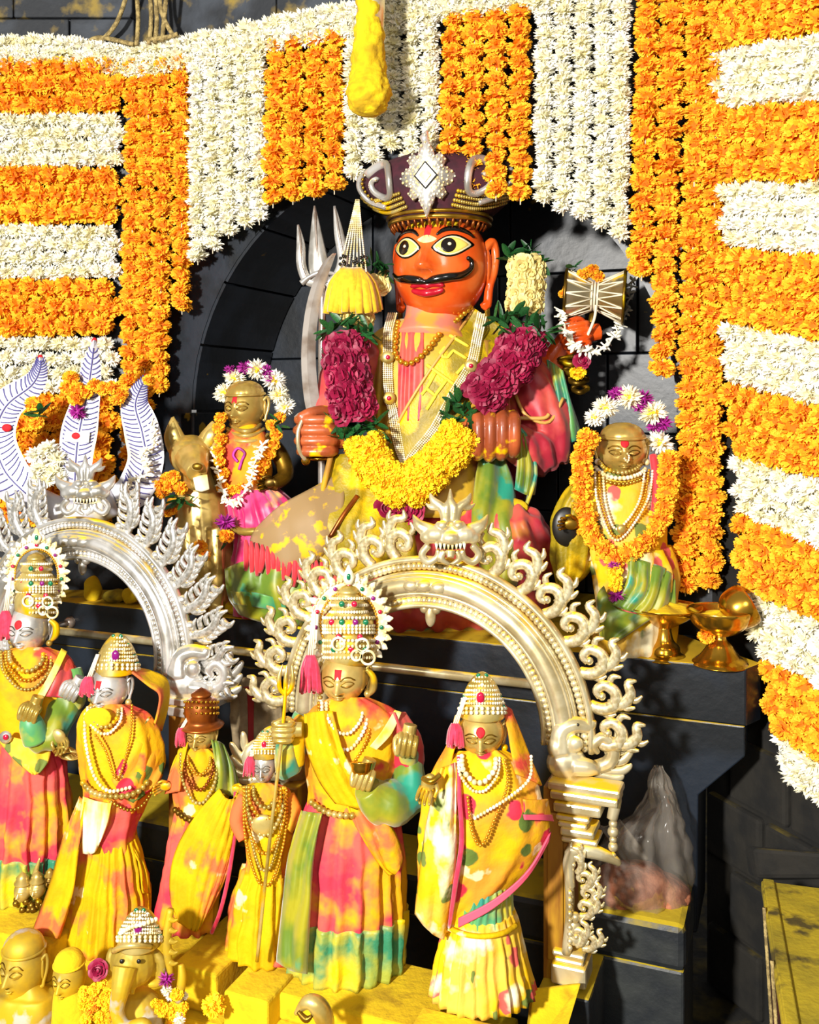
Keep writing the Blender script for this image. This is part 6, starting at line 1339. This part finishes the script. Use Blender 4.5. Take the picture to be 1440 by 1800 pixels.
# ---- D: small powdered idol between
FDD = Fig(465, -.55); D_ = thing('small_idol', FDD.P(462, 1705), 'small silver-faced idol buried in yellow necklaces left of the tall idol', 'idol')
idol_head(FDD, 464, 1346, 22, 30, -4, 'silver_plain', D_, None); tiara(FDD, 466, 1326, 46, 44, 2, D_)
tassel(FDD, 440, 1330, 1362, 24, -14, 'tassel_pink', D_, up=(452, 1312), n=16)
obj('tunic', shell(FDD, [(1376, 446, 484, 20), (1392, 424, 510, 30), (1440, 428, 514, 38), (1500, 434, 508, 40), (1560, 430, 512, 42)], folds=9, amp=2), 'cloth_yellow', D_)
obj('robe', shell(FDD, level=True, secs=[(1548, 430, 512, 42), (1600, 414, 522, 52), (1660, 404, 528, 58), (1706, 398, 532, 60)], folds=15, amp=5, n=110), 'cloth_yellow', D_)
loops(FDD, D_, 466, 1384, ((20, 1420, 4, 'pale_gold'), (28, 1440, 4.2, 'gold_bead'), (32, 1468, 4, 'pale_gold'), (36, 1500, 3.4, 'gold_bead'), (30, 1530, 3, 'pale_gold'), (38, 1556, 3, 'gold_bead')), -46)
g = G(); g.ell(FDD.P(462, 1450, -50), (20*FDD.k, 6*FDD.k, 18*FDD.k)); obj('breast_plate', g, 'pale_gold', D_)
obj('arm', T(FDD, [(430, 1400, 0), (416, 1440, -16), (428, 1476, -30)], [13, 13, 9], n=12), 'cloth_yellow', D_); obj('arm', T(FDD, [(506, 1400, 0), (518, 1430, -16), (506, 1460, -34)], [13, 13, 9], n=12), 'cloth_orange', D_)
obj('pink_fold', sheet(FDD, [[(506, 1580, -40), (520, 1590, -34)], [(500, 1650, -60), (524, 1650, -50)], [(480, 1700, -64), (520, 1700, -52)]], wav=3), 'cloth_pink', D_, solid=.004)
# ---- C: idol with bronze hat
FC_ = Fig(350, -.5); C_ = thing('hatted_idol', FC_.P(345, 1650), 'brown-hatted idol with a yellow fan-shaped cloth beneath the silver peacock', 'idol')
hd = idol_head(FC_, 352, 1292, 26, 30, -8, 'idol_gold', C_, None)
g = G(); g.lathe(FC_.P(354, 1272, 2), [(r_*FC_.k, h_*FC_.k) for r_, h_ in cr([(36, -6), (40, -2), (32, 2), (28, 8), (30, 22), (27, 40), (16, 46), (18, 52), (8, 60), (0, 64)], 3)], 32); ht = obj('hat', g, 'bronze_hat', C_)
g = G()
for r_ in range(3):
    for i in range(-5, 6): a = R(i*16); g.ell(FC_.P(354+30*math.sin(a), 1254-r_*10, 2-30*math.cos(a)), 2.8*FC_.k, n=6, m=4)
obj('hat_studs', g, 'brass', ht)
tassel(FC_, 318, 1280, 1310, 22, -20, 'tassel_pink', C_, up=(330, 1262), n=16)
obj('tunic', shell(FC_, [(1316, 330, 374, 20), (1332, 312, 396, 32), (1370, 306, 404, 38), (1430, 310, 396, 40), (1452, 312, 392, 40)], folds=9, amp=2.4), 'cloth_yellow', C_)
obj('cape', sheet(FC_, [[(372, 1300, -20), (390, 1306, 0), (396, 1316, 16)], [(378, 1340, -40), (404, 1350, -18), (416, 1360, 10)], [(378, 1390, -44), (408, 1400, -26), (424, 1410, 4)]], wav=4), 'silk_green', C_, solid=.004); obj('cape', sheet(FC_, [[(330, 1305, -18), (314, 1318, 0)], [(322, 1350, -40), (298, 1360, -10)], [(318, 1390, -44), (290, 1396, -8)]], wav=3), 'cloth_yellow', C_, solid=.004)
for x, y, dx in ((292, 1380, -1), (414, 1386, 1)): obj('hand', open_hand(FC_, (x-dx*8, y), (dx, .2), 30, -dx, .5, -24), 'pale_gold', C_)
loops(FC_, C_, 350, 1326, ((20, 1362, 3, 'gold_bead'), (26, 1388, 3.4, 'bronze_hat'), (32, 1412, 3.4, 'pale_gold')), -46)
obj('belt', beads(FC_, [(308, 1424, -24), (330, 1440, -42), (352, 1444, -46), (378, 1438, -40), (394, 1424, -22)], 5.5, 1.7), 'brass_dark', C_)
obj('skirt', shell(FC_, level=True, secs=[(1440, 312, 392, 40), (1500, 300, 386, 48), (1570, 288, 384, 54), (1650, 276, 380, 58)], folds=13, amp=5, n=100), 'cloth_pink', C_)
rows = []
for i in range(9):
    f = i/8; cx_ = 404-62*f-24*math.sin(math.pi*f)*.2; y_ = 1400+232*f; w_ = 8+46*math.sin(math.pi*min(1, f*.9+.05))**.8
    rows.append([(cx_-w_-14*f, y_-14, -52-20*f), (cx_-w_*.4, y_+2, -72-16*f), (cx_+w_*.3, y_+4, -74-14*f), (cx_+w_*.75, y_-10, -56-12*f)])
obj('fan_cloth', sheet(FC_, rows, nu=7, nv=4, wav=2.2, nw=7), 'cloth_yellow', C_, solid=.004)
obj('fan_border', T(FC_, [(414, 1392, -50), (414, 1450, -64), (404, 1530, -70), (388, 1600, -74), (372, 1640, -72)], 3.4, n=7), 'tassel_pink', C_)
# ---- B: shawled idol, left group
FBB = Fig(205, -.55); B_ = thing('standing_idol', FBB.P(195, 1690), 'silver-faced idol in orange-yellow shawl with pink tassel, left group', 'idol')
idol_head(FBB, 192, 1208, 36, 40, -14, 'silver_plain', B_, 'bar'); tiara(FBB, 206, 1178, 72, 66, 6, B_)
tassel(FBB, 156, 1190, 1222, 32, -24, 'tassel_pink', B_, up=(172, 1150))
obj('cowl', sheet(FBB, [[(232, 1182, -24), (238, 1174, 30)], [(262, 1206, -24), (268, 1180, 30)], [(280, 1222, -22), (294, 1196, 30)], [(276, 1256, -18), (296, 1236, 30)], [(264, 1292, -16), (284, 1284, 26)]], wav=1), 'cloth_yellow', B_, solid=.005)
obj('shawl', shell(FBB, [(1238, 162, 228, 28), (1256, 146, 262, 44), (1290, 138, 282, 56), (1330, 138, 288, 62), (1370, 146, 280, 60), (1405, 150, 262, 54), (1430, 156, 250, 50)], folds=9, amp=2.6, n=100), 'cloth_orange', B_)
obj('shawl_drape', sheet(FBB, [[(262, 1260, -20), (280, 1290, -10), (288, 1320, 0)], [(236, 1300, -58), (256, 1340, -50), (282, 1370, -26)], [(196, 1370, -68), (214, 1400, -62), (236, 1412, -44)]], wav=2.5, nw=3), 'cloth_floral', B_, solid=.004)
loops(FBB, B_, 184, 1244, ((24, 1278, 4, 'pale_gold'), (30, 1290, 3, 'pearl')), -60); g = G(); g.ell(FBB.P(172, 1262, -62), (24*FBB.k, 5*FBB.k, 18*FBB.k)); obj('breast_plate', g, 'powder', B_)
obj('long_necklace', beads(FBB, [(150, 1256, -40), (150, 1300, -62), (164, 1360, -72), (190, 1390, -72), (230, 1384, -64)], 3.4, 1.9, n=6), 'pearl', B_); obj('long_necklace', beads(FBB, [(232, 1240, -40), (228, 1300, -66), (206, 1370, -74), (186, 1320, -72), (166, 1290, -66)], 2.6, 2, n=6), 'gold_bead', B_)
obj('belt', beads(FBB, [(146, 1376, -40), (165, 1394, -60), (200, 1400, -66), (238, 1394, -60), (264, 1370, -40)], 5.5, 1.7), 'pale_gold', B_); obj('belt_chain', beads(FBB, [(196, 1410, -66), (225, 1424, -64), (250, 1416, -54), (268, 1390, -40)], 3.2, 1.9, n=6), 'gold', B_)
obj('hips', shell(FBB, [(1406, 150, 258, 52), (1440, 146, 246, 54), (1480, 148, 240, 54), (1505, 152, 238, 52)], folds=9, amp=2), 'cloth_pink', B_)
obj('white_fold', sheet(FBB, [[(146, 1400, -44), (170, 1408, -60), (196, 1412, -66)], [(142, 1440, -54), (168, 1446, -66), (190, 1444, -68)], [(146, 1500, -52), (164, 1500, -62), (176, 1480, -64)]], wav=3), 'cloth_white', B_, solid=.004)
obj('skirt', shell(FBB, level=True, secs=[(1490, 150, 240, 52), (1530, 138, 250, 60), (1600, 118, 262, 70), (1690, 100, 270, 78)], folds=24, amp=6, ramp=lambda v: .2+.8*v, n=150), 'cloth_yellow', B_)
obj('side_drape', sheet(FBB, [[(140, 1400, -30), (150, 1410, -48)], [(112, 1470, -40), (140, 1480, -60)], [(86, 1560, -50), (128, 1570, -72)], [(56, 1640, -56), (104, 1650, -80)]], wav=4, nw=2), 'cloth_yellow', B_, solid=.004); obj('side_drape', sheet(FBB, [[(232, 1490, -30), (240, 1484, -10)], [(244, 1520, -40), (258, 1530, -14)], [(250, 1570, -46), (264, 1570, -20)]], wav=4), 'cloth_yellow', B_, solid=.004)
# ---- A: idol with ring crown at the left edge
FAA = Fig(60, -.5); A_ = thing('standing_idol', FAA.P(50, 1598), 'silver-faced idol with jewelled ring crown at the left edge', 'idol')
idol_head(FAA, 52, 1104, 36, 42, -10, 'silver_plain', A_, 'dot'); halo_crown(FAA, 64, 1012, 44, 54, 4, A_, 1080, .82)
tassel(FAA, 10, 1074, 1122, 32, -20, 'tassel_pink', A_, up=(18, 1010))
obj('side_curl', T(FAA, [(88, 1090, -10), (98, 1100, -8), (98, 1116, -8), (90, 1126, -10)], [4, 6, 6, 3], n=10), 'pale_gold', A_)
obj('tunic', shell(FAA, [(1138, 28, 84, 28), (1156, -8, 122, 42), (1200, -18, 136, 52), (1260, -14, 122, 54), (1320, -12, 104, 54), (1344, -12, 100, 54)], folds=9, amp=2, n=80), 'cloth_orange', A_)
obj('pink_shawl', sheet(FAA, [[(96, 1146, -20), (118, 1150, -6), (132, 1170, 6)], [(90, 1190, -54), (118, 1196, -40), (140, 1206, -6)], [(78, 1224, -62), (104, 1226, -54), (126, 1232, -30)]], wav=2.5), 'silk_pink', A_, solid=.004)
obj('strap', sheet(FAA, [[(108, 1140, -20), (118, 1146, -16)], [(86, 1186, -58), (96, 1192, -56)], [(60, 1232, -68), (70, 1240, -68)]]), 'cloth_white', A_, solid=.004)
obj('sleeve', T(FAA, [(120, 1180, 0), (112, 1250, -34), (80, 1296, -66), (58, 1280, -76)], [24, 26, 26, 18], n=16), 'silk_green', A_, remesh=2*FAA.k, wr=.005); obj('sleeve', T(FAA, [(126, 1176, -6), (134, 1220, -20), (128, 1240, -40)], [18, 18, 12], n=14), 'silk_teal', A_, remesh=2*FAA.k, wr=.005)
obj('sleeve_cuff', T(FAA, [(64, 1300, -78), (56, 1276, -84), (52, 1262, -84)], [22, 20, 16], n=14), 'silk_teal', A_)
obj('hand', fist(FAA, 56, 1252, -86, 30, 30, rot=-70), 'pale_gold', A_, remesh=1.1*FAA.k, smooth_it=1); obj('hand', fist(FAA, 128, 1214, -52, 28, 30, rot=-60), 'silver_plain', A_, remesh=1.1*FAA.k, smooth_it=1); obj('hand', open_hand(FAA, (96, 1284), (.6, .8), 40, 1, .7, -80), 'pale_gold', A_)
g = G()
for i in range(5): g.tube([FAA.P(112+i*3+18*math.cos(6.283*j/20), 1320+i*2+7*math.sin(6.283*j/20), -74+14*math.sin(6.283*j/20)) for j in range(20)], 2*FAA.k, n=6, closed=True)
obj('bangles', g, 'pale_gold', A_)
loops(FAA, A_, 46, 1146, ((30, 1180, 4.4, 'pale_gold'), (36, 1196, 3.6, 'gold_bead'), (44, 1212, 3.2, 'pale_gold')), -54)
obj('apron', sheet(FAA, [[(-10, 1290, -60), (40, 1300, -72), (90, 1320, -62)], [(20, 1330, -74), (60, 1340, -80), (84, 1340, -72)], [(56, 1360, -82), (62, 1362, -82), (70, 1358, -80)]], wav=1), 'cloth_floral_pale', A_, solid=.004)
gem(FAA, 10, 1296, -76, 11, 'silver_plain', A_, 'belt_clasp'); gem(FAA, 10, 1296, -82, 5, 'gem_red', A_, 'belt_stone')
obj('skirt', shell(FAA, level=True, secs=[(1320, -14, 104, 54), (1380, -24, 118, 62), (1460, -36, 124, 70), (1530, -46, 122, 74), (1598, -52, 118, 76)], folds=18, amp=7, ramp=lambda v: .3+.7*v, n=150), 'cloth_pink', A_)
obj('skirt_hem', shell(FAA, level=True, secs=[(1520, -48, 124, 77), (1560, -52, 122, 79), (1599, -54, 120, 80)], folds=18, amp=7, n=150), 'cloth_hem', A_)
# ------------------------------------------------------------------ pedestals
def ped(label, u0, u1, t0, t1, ztop, zbot, name='pedestal', steps=1, mat='powder'):
    s0, s1 = s_of(u0, t0), s_of(u1, t0); th = thing(name, S((s0+s1)/2, (t0+t1)/2, zbot), label, 'pedestal')
    h = (ztop-zbot)/steps
    for i in range(steps):
        g_ = .028*(steps-1-i)
        z0, z1 = zbot+h*i+(.0006 if i else 0), zbot+h*(i+1)
        obj('plinth_step', sbox(s0-g_, s1+g_, t0-g_, t1, z0, z1), mat, th, smooth=False, bevel=.007)
    return th
def floor_z(fig, px, py, dy=0): return fig.P(px, py, dy).z
zE = floor_z(FE, 605, 1743, -86); zF = floor_z(FF, 850, 1792, -72); zB = floor_z(FBB, 195, 1690, -78); zA = floor_z(FAA, 50, 1599, -81); zC = floor_z(FC_, 345, 1650, -58); zD = floor_z(FDD, 462, 1706, -60)
ped('wide stepped pedestal coated in yellow powder under the tall idol', 478, 752, -.68, -.44, zE-.002, -.1195, steps=3)
ped('yellow powdered pedestal under the idol in the floral shawl', 700, 1000, -.86, -.71, zF-.002, -.1195, steps=3)
ped('yellow powdered pedestal under the small idol with yellow necklaces', 392, 470, -.74, -.44, zD-.002, -.1195, steps=2)
ped('yellow powdered pedestal under the shawled idol of the left group', 96, 290, -.76, -.44, zB-.002, -.1195, steps=2)
ped('narrow yellow pedestal under the brown-hatted idol', 302, 380, -.70, -.44, zC-.002, -.1195, steps=2)
ped('grey-edged pedestal under the idol at the left edge', -90, 84, -.74, -.44, zA-.002, -.1195, steps=2)
plt = thing('powdered_platform', S(-.3, -.9, -.25), 'broad yellow powdered platform under the front row of idols', 'platform')
obj('platform_slab', sbox(-1.75, .42, -1.25, -.255, -.2499, -.12), 'powder', plt, smooth=False, bevel=.008)
zP = A(985, 1737, -.45).z; ped('dark plinth carrying the right pillar of the gilded arch', 945, 1036, -.47, -.265, zP-.001, -.1195, mat='ledge_stone')
blk = G(); blk.prism([W(938, 1738, 2.32), W(1022, 1728, 2.32), W(1000, 1800, 2.22), W(960, 1860, 2.20), W(925, 1860, 2.2)], (0, .05, -.03)); tag(obj('powdered_board', blk, 'powder', smooth=False, bevel=.004), 'bright yellow powdered board slanting at the foot of the right pillar', 'board')
# ------------------------------------------------------------------ small things at the bottom left
FG = Fig(235, -.86); KG = FG.k
gn = thing('elephant_idol', FG.P(235, 1850), 'yellow powdered elephant-headed idol with a small crown at the bottom left', 'idol')
g = G(); e = lambda x, y, z, r_: g.ell(FG.P(x, y, z), tuple(q*KG for q in r_), n=18, m=12)
e(236, 1688, 0, (40, 38, 44)); e(226, 1706, -20, (28, 24, 34)); T(FG, [(220, 1700, -34), (212, 1740, -50), (206, 1780, -52), (222, 1806, -56), (252, 1800, -60), (264, 1816, -60)], [22, 16, 12, 11, 10, 9], n=14, g=g)
e(270, 1690, 6, (10, 14, 26)); T(FG, [(262, 1670, 4), (284, 1690, 0), (280, 1724, 0), (262, 1730, 2)], [10, 8, 8, 6], n=10, g=g); e(196, 1690, 6, (10, 14, 24)); T(FG, [(236, 1720, -20), (232, 1748, -34)], [8, 4], n=8, g=g)
e(240, 1800, 10, (54, 44, 64)); obj('body', g, 'idol_powder', gn, remesh=1.7*KG, smooth_it=2)
for x in (214, 244): gem(FG, x, 1690, -38, 4, 'plain_black', gn, 'eye')
obj('headband', T(FG, [(200, 1672, -20), (216, 1664, -40), (240, 1662, -42), (266, 1664, -20)], 5, n=8), 'pale_gold', gn)
tiara(FG, 246, 1656, 74, 62, 4, gn); obj('pearl_band', beads(FG, [(212, 1640, -22), (230, 1630, -36), (252, 1624, -38), (274, 1616, -22)], 4.2, 1.7), 'pearl', gn)
bu = thing('curved_staff', FG.P(296, 1730, -10), 'toothed curved yellow ornament standing behind the elephant-headed idol', 'ornament')
obj('stem', T(FG, [(300, 1598, 0), (294, 1640, -2), (294, 1670, -2), (300, 1712, -2)], [6, 8, 8, 5], n=10), 'idol_powder', bu)
for i in range(5): obj('tooth', T(FG, [(298, 1615+i*19, -4), (306, 1618+i*19, -4), (313, 1616+i*19, -4)], [6, 4, 1], n=7), 'idol_powder', bu)
obj('side_stem', T(FG, [(318, 1695, 4), (320, 1720, 2), (314, 1760, 0)], [5, 8, 8], n=8), 'idol_powder', bu)
FH = Fig(45, -.8); KH = FH.k
bs = thing('gold_bust', FH.P(48, 1850), 'golden bust with smooth cap at the bottom left corner', 'bust')
hh = Head(FH, 42, 1698, 38, 38, 56, yaw=-22, pitch=0, eye=(.38, .08), lip=-.42, nose=(.16, -.22)); ho = obj('head', hh.mesh(), 'idol_powder', bs); hh.features(ho, 'idol_powder', 'brass_dark'); cap(FH, hh, 'cap', 'idol_powder', bs, z0=.55, h=.85, ribs=0, flare=.97)
for s in (-1, 1): obj('ear', hh.ear(s), 'idol_powder', ho)
obj('shoulders', shell(FH, level=True, secs=[(1735, 26, 66, 24), (1762, 8, 84, 34), (1780, -18, 100, 44), (1850, -24, 104, 48)], folds=0), 'idol_powder', bs)
FI = Fig(125, -.84); KI = FI.k
b2 = thing('powdered_bust', FI.P(125, 1850), 'small bust wholly coated in yellow powder beside the golden bust', 'bust')
hh = Head(FI, 122, 1716, 28, 28, 42, yaw=-18, pitch=2); ho = obj('head', hh.mesh(), 'idol_powder', b2); hh.features(ho, 'idol_powder', 'brass_dark'); cap(FI, hh, 'cap', 'powder', b2, z0=.55, h=.9, ribs=0, flare=.97)
obj('shoulders', shell(FI, level=True, secs=[(1745, 110, 136, 18), (1770, 92, 154, 28), (1850, 88, 160, 34)], folds=0, noise_amp=3), 'powder', b2)
FJ = Fig(52, -.62); KJ = FJ.k
mh = thing('many_headed_figurine', FJ.P(50, 1604), 'small yellowed metal figurine of clustered heads at the foot of the left idol', 'figurine')
for i, (x, y, r_) in enumerate(((40, 1566, 15), (66, 1562, 14), (88, 1548, 10))):
    hh = Head(FJ, x, y, r_, r_, r_*1.25, yaw=-10); hq = obj('head', hh.mesh(), 'brass_dark' if i == 2 else 'pale_gold', mh)
    g = G(); g.lathe(FJ.P(x, y-r_*.8, 0), [(rr_*r_*KJ, h_*r_*KJ) for rr_, h_ in ((.95, 0), (1, .2), (.7, .6), (.75, .8), (.35, 1.2), (0, 1.5))], 16); obj('crown', g, 'pale_gold', hq)
g = G(); rr = random.Random(2)
for i in range(26): g.ell(FJ.P(56+rr.uniform(-30, 34), 1588+rr.uniform(-8, 14), rr.uniform(-8, 8)), rr.uniform(4, 7)*KJ, n=8, m=6)
obj('bead_base', g, 'brass_dark', mh); obj('finial', T(FJ, [(60, 1548, 4), (64, 1530, 4), (70, 1508, 4)], [7, 5, 1.5], n=8), 'pale_gold', mh)
# petals and blossoms heaped round the bottom idols
hp = thing('powdered_blossom_heap', FG.P(170, 1850, -10), 'heap of yellow powdered blossoms between the bust and the elephant-headed idol', 'flowers')
rr = random.Random(8)
for i in range(46):
    x = rr.uniform(146, 200); y = rr.uniform(1725, 1850); flower('yellow_marigold' if i % 3 else 'marigold', FG.P(x, y, rr.uniform(-14, 4)), rr.uniform(8, 12)*KG, hp)
flower('rose', FG.P(172, 1705, -16), 18*KG, hp, aim((0, -1, .3)))
hp = thing('powdered_blossom_heap', FG.P(300, 1850, -10), 'heap of pale powdered blossoms right of the elephant-headed idol', 'flowers')
for i in range(46):
    x = rr.uniform(272, 326); y = rr.uniform(1738, 1850); flower('yellow_marigold' if i % 4 else 'white_flower', FG.P(x, y, rr.uniform(-14, 4)), rr.uniform(8, 12)*KG, hp)
flower('purple_flower', FG.P(292, 1722, -12), 16*KG, hp)
tag(flower('yellow_marigold', W(376, 1768, 2.35), .03), 'single yellow blossom in the dark gap beside the wide pedestal', 'flower')
shl = thing('yellow_conch', W(545, 1800, 2.2), 'yellow powdered curled conch lying at the bottom edge', 'shell')
fS = Fig(0, 0, 2.2); g = T(fS, [(520, 1782, 0), (540, 1762, -4), (560, 1770, -4), (572, 1800, 0), (560, 1830, 6)], [4, 12, 17, 16, 8], n=14); obj('shell_body', g, 'pale_gold', shl); obj('shell_lip', T(fS, [(524, 1778, -10), (538, 1792, -14), (548, 1786, -16)], [4, 6, 3], n=8), 'brass_dark', shl)
# ------------------------------------------------------------------ plastic bag on the ledge
FK = Fig(1140, -.12); KK = FK.k
bag = thing('plastic_bag', FK.P(1140, 1612), 'clear plastic carrier bag with brown contents on the stone ledge', 'bag')
g = G(); rings = []
for (y, xl, xr, dd) in cr([(1614, 1072, 1190, 40), (1600, 1048, 1210, 56), (1560, 1032, 1218, 66), (1510, 1040, 1216, 62), (1460, 1074, 1206, 50), (1425, 1118, 1194, 32), (1400, 1134, 1186, 20), (1375, 1144, 1176, 12), (1352, 1150, 1164, 5)], 5):
    rings.append([FK.P((xl+xr)/2+(xr-xl)/2*math.cos(6.283*j/60)*(1+.05*math.sin(9*6.283*j/60+y*.03)), y+4*math.sin(5*6.283*j/60), -dd*math.sin(6.283*j/60)*(1+.12*math.sin(11*6.283*j/60+y*.02))) for j in range(60)])
g.loft(rings)
for v in g.v: v += noise.noise_vector(v*22)*.012+noise.noise_vector(v*60)*.004
obj('bag_body', g, 'bag_plastic', bag)
g = T(FK, [(1150, 1352, 0), (1143, 1372, -4), (1146, 1404, -6), (1150, 1420, -8)], [4, 5, 5, 6], n=8, ref=(0, -1, 0), flat=.3); obj('handle', g, 'bag_plastic', bag)
obj('loose_handle', sheet(FK, [[(1036, 1440, -10), (1062, 1452, -20), (1090, 1440, -20)], [(1070, 1475, -20), (1090, 1490, -34), (1120, 1478, -30)], [(1086, 1500, -30), (1110, 1520, -44), (1140, 1510, -44)]], wav=5, nw=3), 'bag_plastic', bag, solid=.0015)
g = G(); g.ell(FK.P(1112, 1562, 0), (76*KK, 50*KK, 44*KK), n=26, m=16); g.ell(FK.P(1166, 1572, 0), (44*KK, 44*KK, 36*KK), n=20, m=12)
for v in g.v: v += noise.noise_vector(v*25)*.012
obj('brown_contents', g, 'bag_fill', bag, remesh=2.5*KK)
# ------------------------------------------------------------------ sack behind the small idols
FS = Fig(450, -.14); sk = thing('woven_sack', FS.P(450, 1400), 'crumpled beige sack with a red stripe behind the small idols', 'sack')
obj('sack_body', shell(FS, [(1190, 424, 486, 8), (1200, 412, 494, 20), (1260, 408, 498, 28), (1330, 410, 500, 32), (1400, 410, 500, 34)], folds=7, amp=3, noise_amp=6), 'sack', sk)
obj('red_stripe', sheet(FS, [[(426, 1208, -36), (440, 1206, -36)], [(434, 1216, -37), (446, 1216, -37)], [(436, 1270, -39), (446, 1270, -39)], [(436, 1310, -41), (446, 1308, -41)]]), 'sack_red', sk, solid=.002)
# ------------------------------------------------------------------ olive box at lower right
c0, c1 = Vector((.876, 2.41, 0)), Vector((.70, 1.80, 0)); dr_ = (c1-c0).normalized(); sd_ = Vector((-dr_.y, dr_.x, 0)); sd_ = sd_ if sd_.x > 0 else -sd_
bx = thing('olive_chest', c0.lerp(c1, .5)+sd_*.15+Vector((0, 0, -.25)), 'olive powdered wooden chest at the lower right corner', 'chest')
def qbox(a, b, o0, o1, z0, z1): q = [c0.lerp(c1, a)+sd_*o0, c0.lerp(c1, b)+sd_*o0, c0.lerp(c1, b)+sd_*o1, c0.lerp(c1, a)+sd_*o1]; return G().hexa([v+Vector((0, 0, z0)) for v in q]+[v+Vector((0, 0, z1)) for v in q])
obj('lid', qbox(0, 1, 0, .31, .325, .35), 'powder_olive', bx, smooth=False, bevel=.005); obj('lid_strip', qbox(.01, .99, .004, .03, .35, .358), 'powder_olive', bx, smooth=False, bevel=.003)
obj('chest_body', qbox(.03, .97, .022, .29, -.25, .3245), 'maroon_wood', bx, smooth=False, bevel=.006)
for f in (.25, .6): obj('cord', G().tube([c0.lerp(c1, f)+sd_*-.004+Vector((0, 0, .36)), c0.lerp(c1, f)+sd_*.012+Vector((0, 0, .1)), c0.lerp(c1, f+.04)+sd_*.012+Vector((0, 0, -.2))], .004, n=6), 'rope', bx)
kb = G(); kb.prism([W(1330, 1545, 2.62), W(1460, 1545, 2.5), W(1460, 1500, 2.5), W(1322, 1490, 2.62)], (.02, .12, -.05)); tag(obj('rough_step', kb, 'dark_rock', smooth=False, bevel=.012), 'rough yellowed stone step behind the olive chest', 'step')
